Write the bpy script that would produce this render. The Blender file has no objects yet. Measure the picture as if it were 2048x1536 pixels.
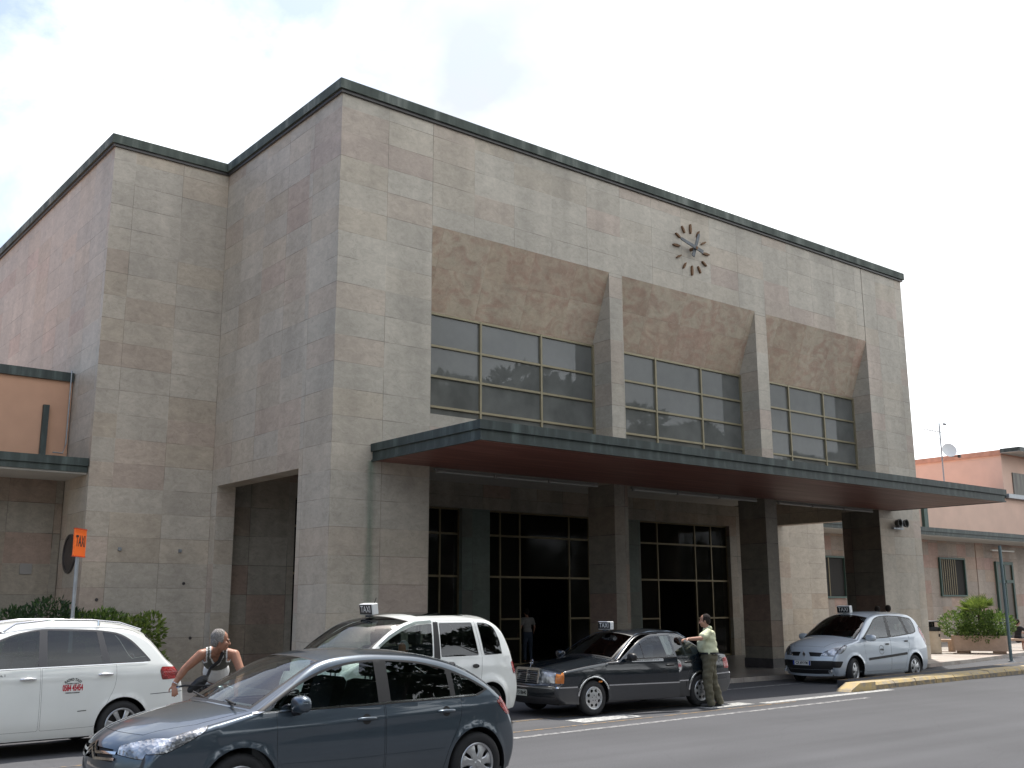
import bpy, math, random
import numpy as np
from mathutils import Vector, Matrix
from mathutils.geometry import delaunay_2d_cdt
PI = math.pi
R = math.radians
S = bpy.context.scene
COL = S.collection
# ------------------------------------------------------------------ camera
cam_d = bpy.data.cameras.new('camera'); cam = bpy.data.objects.new('camera', cam_d); COL.objects.link(cam)
YAW, PITCH, ROLL = 0.6799, 0.2088, -0.0036
fw = Vector((math.sin(YAW)*math.cos(PITCH), math.cos(YAW)*math.cos(PITCH), math.sin(PITCH)))
rt = Vector((math.cos(YAW), -math.sin(YAW), 0)); up = rt.cross(fw)
r2 = rt*math.cos(ROLL)+up*math.sin(ROLL); u2 = -rt*math.sin(ROLL)+up*math.cos(ROLL)
cam.matrix_world = Matrix(((r2.x, u2.x, -fw.x, -11.0), (r2.y, u2.y, -fw.y, -19.77), (r2.z, u2.z, -fw.z, 1.903), (0, 0, 0, 1)))
cam_d.sensor_width = 36; cam_d.lens = 36*2101.9/2048; cam_d.clip_end = 2000; cam_d.clip_start = 0.1
S.camera = cam
# ------------------------------------------------------------------ sky and sun
SUN = Vector((0.30, 0.22, 1.0)).normalized()
SUN_EL = math.asin(SUN.z); SUN_AZ = math.atan2(SUN.x, SUN.y)
w = bpy.data.worlds.new("World"); S.world = w; w.use_nodes = True
nt = w.node_tree; N = nt.nodes; L = nt.links; N.clear()
out = N.new('ShaderNodeOutputWorld'); bg = N.new('ShaderNodeBackground'); bg.inputs[1].default_value = 1.0
sky = N.new('ShaderNodeTexSky'); sky.sky_type = 'NISHITA'; sky.sun_disc = False
sky.sun_elevation = SUN_EL; sky.sun_rotation = SUN_AZ; sky.air_density = 1.0; sky.dust_density = 3.0
sc = N.new('ShaderNodeVectorMath'); sc.operation = 'SCALE'; sc.inputs['Scale'].default_value = 0.15
L.new(sky.outputs[0], sc.inputs[0])
tc = N.new('ShaderNodeTexCoord')
sep = N.new('ShaderNodeSeparateXYZ'); L.new(tc.outputs['Generated'], sep.inputs[0])
zz = N.new('ShaderNodeMath'); zz.operation = 'MAXIMUM'; zz.inputs[1].default_value = 0.0; L.new(sep.outputs[2], zz.inputs[0])
zb = N.new('ShaderNodeMath'); zb.operation = 'ADD'; zb.inputs[1].default_value = 0.35; L.new(zz.outputs[0], zb.inputs[0])
dv = N.new('ShaderNodeVectorMath'); dv.operation = 'DIVIDE'; L.new(tc.outputs['Generated'], dv.inputs[0])
cb = N.new('ShaderNodeCombineXYZ')
for i in (0, 1, 2): L.new(zb.outputs[0], cb.inputs[i])
L.new(cb.outputs[0], dv.inputs[1])
n1 = N.new('ShaderNodeTexNoise'); n1.inputs['Scale'].default_value = 2.3; n1.inputs['Detail'].default_value = 9; n1.inputs['Roughness'].default_value = 0.6
n1.inputs['Distortion'].default_value = 0.5
mpg = N.new('ShaderNodeMapping'); mpg.inputs['Location'].default_value = (3.1, 1.7, 0.4); L.new(dv.outputs[0], mpg.inputs[0]); L.new(mpg.outputs[0], n1.inputs['Vector'])
# more cloud towards the right (east) of the view
cov = N.new('ShaderNodeVectorMath'); cov.operation = 'DOT_PRODUCT'; cov.inputs[1].default_value = (0.22, -0.12, -0.20); L.new(tc.outputs['Generated'], cov.inputs[0])
ad = N.new('ShaderNodeMath'); ad.operation = 'ADD'; L.new(n1.outputs[0], ad.inputs[0]); L.new(cov.outputs['Value'], ad.inputs[1])
cr_ = N.new('ShaderNodeValToRGB'); cr_.color_ramp.elements[0].position = 0.27; cr_.color_ramp.elements[1].position = 0.50
L.new(ad.outputs[0], cr_.inputs[0])
n2 = N.new('ShaderNodeTexNoise'); n2.inputs['Scale'].default_value = 2.2; n2.inputs['Detail'].default_value = 6; L.new(dv.outputs[0], n2.inputs['Vector'])
cc = N.new('ShaderNodeMapRange'); cc.inputs[1].default_value = 0.3; cc.inputs[2].default_value = 0.7; cc.inputs[3].default_value = 0.62; cc.inputs[4].default_value = 1.75
L.new(n2.outputs[0], cc.inputs[0])
cw = N.new('ShaderNodeVectorMath'); cw.operation = 'SCALE'; cw.inputs[0].default_value = (0.95, 0.98, 1.0); L.new(cc.outputs[0], cw.inputs['Scale'])
mx = N.new('ShaderNodeMix'); mx.data_type = 'RGBA'; L.new(cr_.outputs[0], mx.inputs[0]); L.new(sc.outputs[0], mx.inputs[6]); L.new(cw.outputs[0], mx.inputs[7])
L.new(mx.outputs[2], bg.inputs[0]); L.new(bg.outputs[0], out.inputs[0])
sd = bpy.data.lights.new('sun', 'SUN'); sd.energy = 3.6; sd.angle = R(0.6); sd.color = (1.0, 0.96, 0.90)
sun = bpy.data.objects.new('sun', sd); COL.objects.link(sun); sun.rotation_euler = SUN.to_track_quat('Z', 'Y').to_euler()
S.view_settings.view_transform = 'Standard'; S.view_settings.look = 'None'; S.view_settings.exposure = 0.62; S.view_settings.gamma = 1.0
S.view_settings.use_curve_mapping = False
S.cycles.max_bounces = 8; S.cycles.transparent_max_bounces = 12; S.cycles.diffuse_bounces = 4; S.cycles.glossy_bounces = 4
# ------------------------------------------------------------------ helpers
MATS = {}
def lin(c):
    return tuple(((x/255)/12.92 if x/255 < 0.04045 else ((x/255+0.055)/1.055)**2.4) for x in c)
def newmat(name):
    m = bpy.data.materials.new(name); m.use_nodes = True; MATS[name] = m
    return m, m.node_tree.nodes, m.node_tree.links, m.node_tree.nodes['Principled BSDF']
def basic(name, col, rough=0.6, metal=0.0, coat=0.0, noise=0.0, nscale=8.0, bump=0.0, spec=0.5, coord='Object'):
    m, n, l, b = newmat(name)
    b.inputs['Base Color'].default_value = (*col, 1); b.inputs['Roughness'].default_value = rough
    b.inputs['Metallic'].default_value = metal; b.inputs['Coat Weight'].default_value = coat; b.inputs['Coat Roughness'].default_value = 0.03
    b.inputs['Specular IOR Level'].default_value = spec
    if noise or bump:
        t = n.new('ShaderNodeTexCoord'); z = n.new('ShaderNodeTexNoise'); z.inputs['Scale'].default_value = nscale; z.inputs['Detail'].default_value = 6
        l.new(t.outputs[coord], z.inputs['Vector'])
        if noise:
            mr = n.new('ShaderNodeMapRange'); mr.inputs[1].default_value = .25; mr.inputs[2].default_value = .75
            mr.inputs[3].default_value = 1-noise; mr.inputs[4].default_value = 1+noise; l.new(z.outputs[0], mr.inputs[0])
            v = n.new('ShaderNodeVectorMath'); v.operation = 'SCALE'; v.inputs[0].default_value = col; l.new(mr.outputs[0], v.inputs['Scale']); l.new(v.outputs[0], b.inputs['Base Color'])
        if bump:
            bp = n.new('ShaderNodeBump'); bp.inputs['Strength'].default_value = bump; bp.inputs['Distance'].default_value = 0.02; l.new(z.outputs[0], bp.inputs['Height']); l.new(bp.outputs[0], b.inputs['Normal'])
    return m
def link(o, parent=None, loc=None):
    COL.objects.link(o)
    if parent is not None:
        o.parent = parent
    return o
def mk(name, vs, fs, mats, parent=None, smooth=False, fm=None, uv=True, normals=None, world=False):
    me = bpy.data.meshes.new(name); me.from_pydata([tuple(v) for v in vs], [], [tuple(f) for f in fs])
    if not isinstance(mats, (list, tuple)): mats = [mats]
    for m in mats: me.materials.append(m)
    if fm is not None: me.polygons.foreach_set('material_index', list(fm))
    if uv:
        ul = me.uv_layers.new(name='UVMap'); data = ul.data; V = me.vertices
        for p in me.polygons:
            n = p.normal; ax = (abs(n.x), abs(n.y), abs(n.z))
            for li in p.loop_indices:
                c = V[me.loops[li].vertex_index].co
                if ax[2] > max(ax[0], ax[1])*1.2: data[li].uv = (c.x, c.y)
                elif ax[0] > ax[1]: data[li].uv = (c.y, c.z)
                else: data[li].uv = (c.x, c.z)
    if smooth: me.polygons.foreach_set('use_smooth', [True]*len(me.polygons))
    if normals is not None:
        me.normals_split_custom_set_from_vertices([tuple(v) for v in normals])
    o = bpy.data.objects.new(name, me); link(o, parent)
    if parent is not None and world: o.matrix_parent_inverse = Matrix.Translation(-Vector(parent.location))
    return o
class MB:
    def __init__(s): s.v = []; s.f = []; s.m = []
    def quad(s, a, b, c, d, m=0):
        i = len(s.v); s.v += [a, b, c, d]; s.f.append((i, i+1, i+2, i+3)); s.m.append(m); return s
    def poly(s, pts, m=0):
        i = len(s.v); s.v += list(pts); s.f.append(tuple(range(i, i+len(pts)))); s.m.append(m); return s
    def box(s, x0, x1, y0, y1, z0, z1, m=0, bev=0.0):
        if bev <= 0:
            i = len(s.v); s.v += [(x0, y0, z0), (x1, y0, z0), (x1, y1, z0), (x0, y1, z0), (x0, y0, z1), (x1, y0, z1), (x1, y1, z1), (x0, y1, z1)]
            for f in ((0, 3, 2, 1), (4, 5, 6, 7), (0, 1, 5, 4), (1, 2, 6, 5), (2, 3, 7, 6), (3, 0, 4, 7)): s.f.append(tuple(i+k for k in f)); s.m.append(m)
        else:
            b = bev; i = len(s.v); pts = []
            for (z, e) in ((z0, b), (z0+b, 0), (z1-b, 0), (z1, b)):
                for (x, y) in ((x0+b, y0+e), (x1-b, y0+e), (x1-e, y0+b), (x1-e, y1-b), (x1-b, y1-e), (x0+b, y1-e), (x0+e, y1-b), (x0+e, y0+b)): pts.append((x, y, z))
            s.v += pts
            for k in range(3):
                for j in range(8): s.f.append((i+8*k+j, i+8*k+(j+1) % 8, i+8*k+8+(j+1) % 8, i+8*k+8+j)); s.m.append(m)
            s.f.append(tuple(i+7-j for j in range(8))); s.m.append(m); s.f.append(tuple(i+24+j for j in range(8))); s.m.append(m)
        return s
    def tube(s, pts, r, n=8, m=0, caps=True):
        pts = [Vector(p) for p in pts]; i0 = len(s.v); rr = r if isinstance(r, (list, tuple)) else [r]*len(pts)
        for k, p in enumerate(pts):
            d = (pts[min(k+1, len(pts)-1)]-pts[max(k-1, 0)]).normalized()
            a = Vector((0, 0, 1)) if abs(d.z) < 0.9 else Vector((1, 0, 0))
            u = d.cross(a).normalized(); v = d.cross(u)
            for j in range(n):
                t = 2*PI*j/n; s.v.append(tuple(p+(u*math.cos(t)+v*math.sin(t))*rr[k]))
        for k in range(len(pts)-1):
            for j in range(n): s.f.append((i0+k*n+j, i0+k*n+(j+1) % n, i0+(k+1)*n+(j+1) % n, i0+(k+1)*n+j)); s.m.append(m)
        if caps:
            s.f.append(tuple(i0+j for j in range(n))[::-1]); s.m.append(m); s.f.append(tuple(i0+(len(pts)-1)*n+j for j in range(n))); s.m.append(m)
        return s
    def prism(s, poly, y0, y1, m=0, axis='y'):
        """extrude a 2D polygon (x,z) along y (or (x,y) along z, (y,z) along x)"""
        n = len(poly); i = len(s.v)
        def P(a, t):
            return (a[0], t, a[1]) if axis == 'y' else ((a[0], a[1], t) if axis == 'z' else (t, a[0], a[1]))
        s.v += [P(a, y0) for a in poly]+[P(a, y1) for a in poly]
        s.f.append(tuple(range(i, i+n))); s.m.append(m); s.f.append(tuple(range(i+2*n-1, i+n-1, -1))); s.m.append(m)
        for j in range(n): s.f.append((i+j, i+n+j, i+n+(j+1) % n, i+(j+1) % n)); s.m.append(m)
        return s
    def lathe(s, prof, n=24, m=0, axis='z', c=(0, 0, 0)):
        """prof: (r, t) list revolved about axis through c"""
        i = len(s.v)
        for (r, t) in prof:
            for j in range(n):
                a = 2*PI*j/n; x, y = r*math.cos(a), r*math.sin(a)
                p = (x, y, t) if axis == 'z' else ((x, t, y) if axis == 'y' else (t, x, y))
                s.v.append((p[0]+c[0], p[1]+c[1], p[2]+c[2]))
        for k in range(len(prof)-1):
            for j in range(n): s.f.append((i+k*n+j, i+k*n+(j+1) % n, i+(k+1)*n+(j+1) % n, i+(k+1)*n+j)); s.m.append(m)
        return s
    def add(s, verts, faces, m=0, M=None):
        i = len(s.v); s.v += [tuple(M @ Vector(v)) if M is not None else tuple(v) for v in verts]
        s.f += [tuple(i+k for k in f) for f in faces]; s.m += [m]*len(faces); return s
    def build(s, name, mats, parent=None, smooth=False, fix=True, world=True, uv=True):
        o = mk(name, s.v, s.f, mats, parent, smooth, s.m, uv=False, world=world)
        me = o.data
        if fix:
            import bmesh
            bm = bmesh.new(); bm.from_mesh(me); bmesh.ops.recalc_face_normals(bm, faces=bm.faces); bm.to_mesh(me); bm.free()
        if uv:
            ul = me.uv_layers.new(name='UVMap'); data = ul.data; V = me.vertices
            for p in me.polygons:
                n = p.normal; ax = (abs(n.x), abs(n.y), abs(n.z))
                for li in p.loop_indices:
                    c = V[me.loops[li].vertex_index].co
                    if ax[2] > max(ax[0], ax[1])*1.2: data[li].uv = (c.x, c.y)
                    elif ax[0] > ax[1]: data[li].uv = (c.y, c.z)
                    else: data[li].uv = (c.x, c.z)
        return o
def tag(o, label=None, cat=None, group=None, kind=None):
    if label: o['label'] = label
    if cat: o['category'] = cat
    if group: o['group'] = group
    if kind: o['kind'] = kind
    return o
def thing(name, label, cat, loc=(0, 0, 0), rz=0, group=None):
    o = bpy.data.objects.new(name, None); o.location = loc; o.rotation_euler = (0, 0, rz); o.empty_display_size = 0.2
    COL.objects.link(o); return tag(o, label, cat, group)
def auto_smooth(o, ang=35):
    import bmesh
    me = o.data; me.polygons.foreach_set('use_smooth', [True]*len(me.polygons))
    bm = bmesh.new(); bm.from_mesh(me)
    bmesh.ops.remove_doubles(bm, verts=bm.verts, dist=1e-5)
    for e in bm.edges:
        if len(e.link_faces) == 2 and e.calc_face_angle(0) > R(ang): e.smooth = False
        elif len(e.link_faces) != 2: e.smooth = False
    bm.to_mesh(me); bm.free(); return o
_tx = {}
def text_geo(s, size=1.0, sx=1.0, bold=0.0):
    """mesh data (verts 2D, faces) of a string centred on its box"""
    key = (s, size, sx, bold)
    if key in _tx: return _tx[key]
    c = bpy.data.curves.new('t', 'FONT'); c.body = s; c.size = size; c.align_x = 'CENTER'; c.align_y = 'CENTER'; c.offset = bold; c.resolution_u = 3
    o = bpy.data.objects.new('t', c); COL.objects.link(o)
    dg = bpy.context.evaluated_depsgraph_get(); me = bpy.data.meshes.new_from_object(o.evaluated_get(dg))
    v = [(p.co.x*sx, p.co.y) for p in me.vertices]; f = [tuple(p.vertices) for p in me.polygons]
    bpy.data.objects.remove(o); bpy.data.curves.remove(c); bpy.data.meshes.remove(me)
    _tx[key] = (v, f); return v, f
# ------------------------------------------------------------------ materials
def stone(name, base, warm, pink, su=1.27, sv=0.6, dark=1.0, seed=0.0, veins=0.5, joint=0.55, red=0.0, stain=0.15):
    m, n, l, b = newmat(name)
    def M(op, a=None, c=None):
        x = n.new('ShaderNodeMath'); x.operation = op
        for i, q in enumerate((a, c)):
            if q is None: continue
            if isinstance(q, (int, float)): x.inputs[i].default_value = q
            else: l.new(q, x.inputs[i])
        return x.outputs[0]
    uv = n.new('ShaderNodeUVMap'); se = n.new('ShaderNodeSeparateXYZ'); l.new(uv.outputs[0], se.inputs[0])
    u = M('DIVIDE', M('ADD', se.outputs[0], 100*su), su); v0 = M('DIVIDE', M('ADD', se.outputs[1], 0.02), sv)
    ci = M('FLOOR', u); v = v0
    ri = M('FLOOR', v); cxyz = n.new('ShaderNodeCombineXYZ'); l.new(ci, cxyz.inputs[0]); l.new(ri, cxyz.inputs[1]); cxyz.inputs[2].default_value = seed
    wn = n.new('ShaderNodeTexWhiteNoise'); wn.noise_dimensions = '3D'; l.new(cxyz.outputs[0], wn.inputs['Vector'])
    cr = n.new('ShaderNodeValToRGB'); e = cr.color_ramp.elements; cr.color_ramp.interpolation = 'LINEAR'
    e[0].position = 0.0; e[0].color = (*[c*dark for c in base], 1); e[1].position = 1.0; e[1].color = (*[c*dark for c in pink], 1)
    q = e.new(0.45); q.color = (*[c*dark*1.04 for c in base], 1); q = e.new(0.75); q.color = (*[c*dark for c in warm], 1)
    l.new(wn.outputs['Value'], cr.inputs[0])
    # clouding inside slabs, offset per slab
    off = n.new('ShaderNodeVectorMath'); off.operation = 'SCALE'; l.new(wn.outputs['Color'], off.inputs[0]); off.inputs['Scale'].default_value = 20
    mp = n.new('ShaderNodeMapping'); mp.inputs['Rotation'].default_value = (0, 0, R(28)); mp.inputs['Scale'].default_value = (1.2, 1.8, 1); l.new(uv.outputs[0], mp.inputs[0])
    ad = n.new('ShaderNodeVectorMath'); ad.operation = 'ADD'; l.new(mp.outputs[0], ad.inputs[0]); l.new(off.outputs[0], ad.inputs[1])
    no = n.new('ShaderNodeTexNoise'); no.inputs['Scale'].default_value = 2.4; no.inputs['Detail'].default_value = 9; no.inputs['Roughness'].default_value = 0.72; no.inputs['Distortion'].default_value = 0.8
    l.new(ad.outputs[0], no.inputs['Vector'])
    mr = n.new('ShaderNodeMapRange'); mr.inputs[1].default_value = .3; mr.inputs[2].default_value = .7; mr.inputs[3].default_value = 1-0.16*veins*1.4; mr.inputs[4].default_value = 1+0.12*veins*1.4; l.new(no.outputs[0], mr.inputs[0])
    # fine veins
    nv = n.new('ShaderNodeTexNoise'); nv.inputs['Scale'].default_value = 1.1; nv.inputs['Detail'].default_value = 7; nv.inputs['Distortion'].default_value = 2.5; l.new(ad.outputs[0], nv.inputs['Vector'])
    va = M('ABSOLUTE', M('SUBTRACT', nv.outputs[0], 0.5)); vr = n.new('ShaderNodeMapRange'); vr.inputs[1].default_value = 0; vr.inputs[2].default_value = 0.010; vr.inputs[3].default_value = 1-0.22*veins; vr.inputs[4].default_value = 1; l.new(va, vr.inputs[0])
    # broad weather stains, vertical streaks
    ms = n.new('ShaderNodeMapping'); ms.inputs['Scale'].default_value = (1.3, 0.22, 1); l.new(uv.outputs[0], ms.inputs[0])
    ns = n.new('ShaderNodeTexNoise'); ns.inputs['Scale'].default_value = 0.8; ns.inputs['Detail'].default_value = 5; l.new(ms.outputs[0], ns.inputs['Vector'])
    sr = n.new('ShaderNodeMapRange'); sr.inputs[1].default_value = .35; sr.inputs[2].default_value = .7; sr.inputs[3].default_value = 1+stain*.3; sr.inputs[4].default_value = 1-stain; l.new(ns.outputs[0], sr.inputs[0])
    # joints
    fu = M('FRACT', u); fv = M('FRACT', v)
    eu = M('MULTIPLY', M('MINIMUM', fu, M('SUBTRACT', 1.0, fu)), su); ev = M('MULTIPLY', M('MINIMUM', fv, M('SUBTRACT', 1.0, fv)), sv)
    nj = n.new('ShaderNodeTexNoise'); nj.inputs['Scale'].default_value = 1.7; nj.inputs['Detail'].default_value = 3; l.new(uv.outputs[0], nj.inputs['Vector'])
    wj = n.new('ShaderNodeMapRange'); wj.inputs[1].default_value = .35; wj.inputs[2].default_value = .65; wj.inputs[3].default_value = 0.003; wj.inputs[4].default_value = 0.010; l.new(nj.outputs[0], wj.inputs[0])
    jm = M('LESS_THAN', M('MINIMUM', eu, ev), wj.outputs[0])
    jl = n.new('ShaderNodeMapRange'); jl.inputs[1].default_value = .46; jl.inputs[2].default_value = .60; jl.inputs[3].default_value = joint*1.1; jl.inputs[4].default_value = 1.10
    nk = n.new('ShaderNodeTexNoise'); nk.inputs['Scale'].default_value = 0.6; l.new(uv.outputs[0], nk.inputs['Vector']); l.new(nk.outputs[0], jl.inputs[0])
    jf = n.new('ShaderNodeMix'); jf.data_type = 'FLOAT'; l.new(jm, jf.inputs[0]); jf.inputs[2].default_value = 1.0; l.new(jl.outputs[0], jf.inputs[3])
    ng = n.new('ShaderNodeTexNoise'); ng.inputs['Scale'].default_value = 9; ng.inputs['Detail'].default_value = 8; ng.inputs['Roughness'].default_value = .75; l.new(ad.outputs[0], ng.inputs['Vector'])
    gr_ = n.new('ShaderNodeMapRange'); gr_.inputs[1].default_value = .3; gr_.inputs[2].default_value = .7; gr_.inputs[3].default_value = 1-.13*veins; gr_.inputs[4].default_value = 1+.10*veins; l.new(ng.outputs[0], gr_.inputs[0])
    sl = n.new('ShaderNodeMapRange'); sl.inputs[3].default_value = .925; sl.inputs[4].default_value = 1.055; sc3 = n.new('ShaderNodeSeparateColor'); l.new(wn.outputs['Color'], sc3.inputs[0]); l.new(sc3.outputs[1], sl.inputs[0])
    t = M('MULTIPLY', M('MULTIPLY', M('MULTIPLY', mr.outputs[0], gr_.outputs[0]), M('MULTIPLY', sl.outputs[0], vr.outputs[0])), M('MULTIPLY', sr.outputs[0], jf.outputs[0]))
    col = cr.outputs[0]
    if red:
        nr = n.new('ShaderNodeTexNoise'); nr.inputs['Scale'].default_value = 1.4; nr.inputs['Detail'].default_value = 8; nr.inputs['Distortion'].default_value = 1.5; l.new(ad.outputs[0], nr.inputs['Vector'])
        rr = n.new('ShaderNodeMapRange'); rr.inputs[1].default_value = .40; rr.inputs[2].default_value = .66; rr.inputs[4].default_value = red; l.new(nr.outputs[0], rr.inputs[0])
        mm = n.new('ShaderNodeMix'); mm.data_type = 'RGBA'; l.new(rr.outputs[0], mm.inputs[0]); l.new(col, mm.inputs[6]); mm.inputs[7].default_value = (0.38*dark, 0.215*dark, 0.165*dark, 1); col = mm.outputs[2]
        nw = n.new('ShaderNodeTexNoise'); nw.inputs['Scale'].default_value = 1.0; nw.inputs['Detail'].default_value = 5; nw.inputs['Distortion'].default_value = 3.0
        mw = n.new('ShaderNodeMapping'); mw.inputs['Rotation'].default_value = (0, 0, R(-40)); mw.inputs['Scale'].default_value = (2.2, 0.7, 1); l.new(uv.outputs[0], mw.inputs[0]); l.new(mw.outputs[0], nw.inputs['Vector'])
        wa = M('LESS_THAN', M('ABSOLUTE', M('SUBTRACT', nw.outputs[0], 0.5)), 0.006)
        m3 = n.new('ShaderNodeMix'); m3.data_type = 'RGBA'; l.new(M('MULTIPLY', wa, 0.5), m3.inputs[0]); l.new(col, m3.inputs[6]); m3.inputs[7].default_value = (0.55*dark, 0.46*dark, 0.34*dark, 1); col = m3.outputs[2]
    fin = n.new('ShaderNodeVectorMath'); fin.operation = 'SCALE'; l.new(col, fin.inputs[0]); l.new(t, fin.inputs['Scale']); l.new(fin.outputs[0], b.inputs['Base Color'])
    b.inputs['Roughness'].default_value = 0.55; b.inputs['Specular IOR Level'].default_value = 0.35
    bp = n.new('ShaderNodeBump'); bp.inputs['Strength'].default_value = 0.25; bp.inputs['Distance'].default_value = 0.01
    hh = M('SUBTRACT', no.outputs[0], M('MULTIPLY', jm, 1.2)); l.new(hh, bp.inputs['Height']); l.new(bp.outputs[0], b.inputs['Normal'])
    return m
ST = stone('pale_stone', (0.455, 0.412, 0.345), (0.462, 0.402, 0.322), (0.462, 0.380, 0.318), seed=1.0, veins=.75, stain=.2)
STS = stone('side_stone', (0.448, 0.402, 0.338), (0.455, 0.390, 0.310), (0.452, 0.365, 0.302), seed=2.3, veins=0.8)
STP = stone('portico_stone', (0.175, 0.155, 0.125), (0.19, 0.15, 0.11), (0.20, 0.14, 0.11), seed=3.1, veins=0.9, su=1.1, sv=0.75, stain=0.35, joint=0.3)  # dirty pier stone, darkened further to carry the shade under the canopy
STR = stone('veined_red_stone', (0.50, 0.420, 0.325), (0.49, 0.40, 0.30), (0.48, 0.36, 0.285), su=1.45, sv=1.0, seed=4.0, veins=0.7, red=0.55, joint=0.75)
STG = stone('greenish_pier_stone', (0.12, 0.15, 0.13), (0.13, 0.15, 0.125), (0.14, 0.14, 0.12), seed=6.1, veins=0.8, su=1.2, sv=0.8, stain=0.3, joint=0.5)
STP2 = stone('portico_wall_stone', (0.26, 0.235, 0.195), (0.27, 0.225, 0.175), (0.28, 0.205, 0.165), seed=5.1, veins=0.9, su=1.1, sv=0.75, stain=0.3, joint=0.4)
STW = stone('low_wall_stone', (0.33, 0.275, 0.23), (0.36, 0.27, 0.205), (0.37, 0.24, 0.20), su=0.9, sv=0.62, seed=7.0, veins=0.8, stain=0.25)
DARKST = basic('dark_plinth_stone', (0.05, 0.045, 0.045), 0.35, noise=.3)
def streaky(name, a, b_, c_, us=6.0, vs=0.25, rough=0.5):
    m, n, l, b = newmat(name)
    uv = n.new('ShaderNodeUVMap'); mp = n.new('ShaderNodeMapping'); mp.inputs['Scale'].default_value = (us, vs, 1); l.new(uv.outputs[0], mp.inputs[0])
    no = n.new('ShaderNodeTexNoise'); no.inputs['Scale'].default_value = 1.0; no.inputs['Detail'].default_value = 6; no.inputs['Roughness'].default_value = .6; l.new(mp.outputs[0], no.inputs['Vector'])
    cr = n.new('ShaderNodeValToRGB'); e = cr.color_ramp.elements; e[0].position = .33; e[0].color = (*a, 1); e[1].position = .72; e[1].color = (*c_, 1); q = e.new(.52); q.color = (*b_, 1)
    l.new(no.outputs[0], cr.inputs[0]); l.new(cr.outputs[0], b.inputs['Base Color']); b.inputs['Roughness'].default_value = rough
    return m
COPPER = streaky('weathered_copper', (0.017, 0.027, 0.025), (0.034, 0.048, 0.045), (0.085, 0.115, 0.105), us=4.5, vs=.6)
COPING = streaky('coping_stone', (0.022, 0.030, 0.024), (0.062, 0.078, 0.064), (0.20, 0.215, 0.19), us=2.2, vs=.35, rough=.7)
SOFFIT = streaky('red_brown_boards', (0.12, 0.045, 0.036), (0.19, 0.075, 0.058), (0.30, 0.15, 0.12), us=0.35, vs=5.0, rough=.45)
WSOFF = basic('white_soffit', (0.42, 0.41, 0.38), .8, noise=.08, nscale=2)
PINK = basic('pink_render', (0.69, 0.48, 0.38), .9, noise=.07, nscale=1.2, bump=.1)
ORANGE = basic('orange_render', (0.56, 0.33, 0.22), .9, noise=.07, nscale=1.5, bump=.1)
BRONZE = basic('bronze_frame', (0.26, 0.225, 0.145), .5, .3, noise=.12, nscale=4)
BRONZE2 = basic('bronze_frame_dark', (0.15, 0.12, 0.065), .45, .4, noise=.2, nscale=4)
GREENM = basic('green_metal', (0.045, 0.085, 0.070), .5)
DARK = basic('dark_interior', (0.012, 0.011, 0.010), .8)
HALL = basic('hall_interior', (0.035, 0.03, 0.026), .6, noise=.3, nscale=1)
BLACK = basic('black_trim', (0.012, 0.012, 0.013), .45)
CHROME = basic('chrome', (0.75, 0.76, 0.78), .12, 1.0)
STEEL = basic('galvanised_steel', (0.32, 0.34, 0.36), .42, .7, noise=.15)
WHITEP = basic('white_plastic', (0.75, 0.75, 0.73), .4)
FIXT = basic('lamp_fixture', (0.22, 0.21, 0.19), .5)
TUBE = basic('lamp_tube', (0.30, 0.30, 0.28), .35)
RUST = basic('rusty_metal', (0.165, 0.085, 0.038), .7, noise=.35, nscale=14)
HANDM = basic('worn_grey_metal', (0.13, 0.14, 0.15), .6, .2, noise=.35, nscale=10)
def glassmat(name, tint, refl=0.06, rough=0.0, power=1.0, dust=0.0, dustc=(.2, .2, .19)):
    m, n, l, b = newmat(name); n.remove(b)
    o = n['Material Output']; t = n.new('ShaderNodeBsdfTransparent'); t.inputs[0].default_value = (*tint, 1)
    g = n.new('ShaderNodeBsdfGlossy'); g.inputs['Roughness'].default_value = rough; g.inputs[0].default_value = (0.95, 0.97, 1, 1)
    f = n.new('ShaderNodeFresnel'); f.inputs[0].default_value = 1.5
    a = n.new('ShaderNodeMath'); a.operation = 'MULTIPLY_ADD'; a.inputs[1].default_value = power; a.inputs[2].default_value = refl; l.new(f.outputs[0], a.inputs[0])
    x = n.new('ShaderNodeMixShader'); l.new(a.outputs[0], x.inputs[0]); l.new(t.outputs[0], x.inputs[1]); l.new(g.outputs[0], x.inputs[2])
    if dust:
        d_ = n.new('ShaderNodeBsdfDiffuse'); d_.inputs[0].default_value = (*dustc, 1); y = n.new('ShaderNodeMixShader'); tc_ = n.new('ShaderNodeTexCoord'); z_ = n.new('ShaderNodeTexNoise'); z_.inputs['Scale'].default_value = 1.4; z_.inputs['Detail'].default_value = 6; l.new(tc_.outputs['Object'], z_.inputs[0])
        q_ = n.new('ShaderNodeMapRange'); q_.inputs[1].default_value = .3; q_.inputs[2].default_value = .7; q_.inputs[3].default_value = dust*.75; q_.inputs[4].default_value = dust*1.25; l.new(z_.outputs[0], q_.inputs[0])
        l.new(q_.outputs[0], y.inputs[0]); l.new(x.outputs[0], y.inputs[1]); l.new(d_.outputs[0], y.inputs[2]); l.new(y.outputs[0], o.inputs[0])
    else: l.new(x.outputs[0], o.inputs[0])
    return m
WGLASS = glassmat('window_glass', (0.32, 0.34, 0.33), 0.02, 0.02, 1.1, dust=.50, dustc=(.25, .255, .24))
DGLASS = glassmat('door_glass', (0.40, 0.40, 0.38), 0.0, 0.05, 0.2, dust=.12, dustc=(.08, .075, .06))
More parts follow.
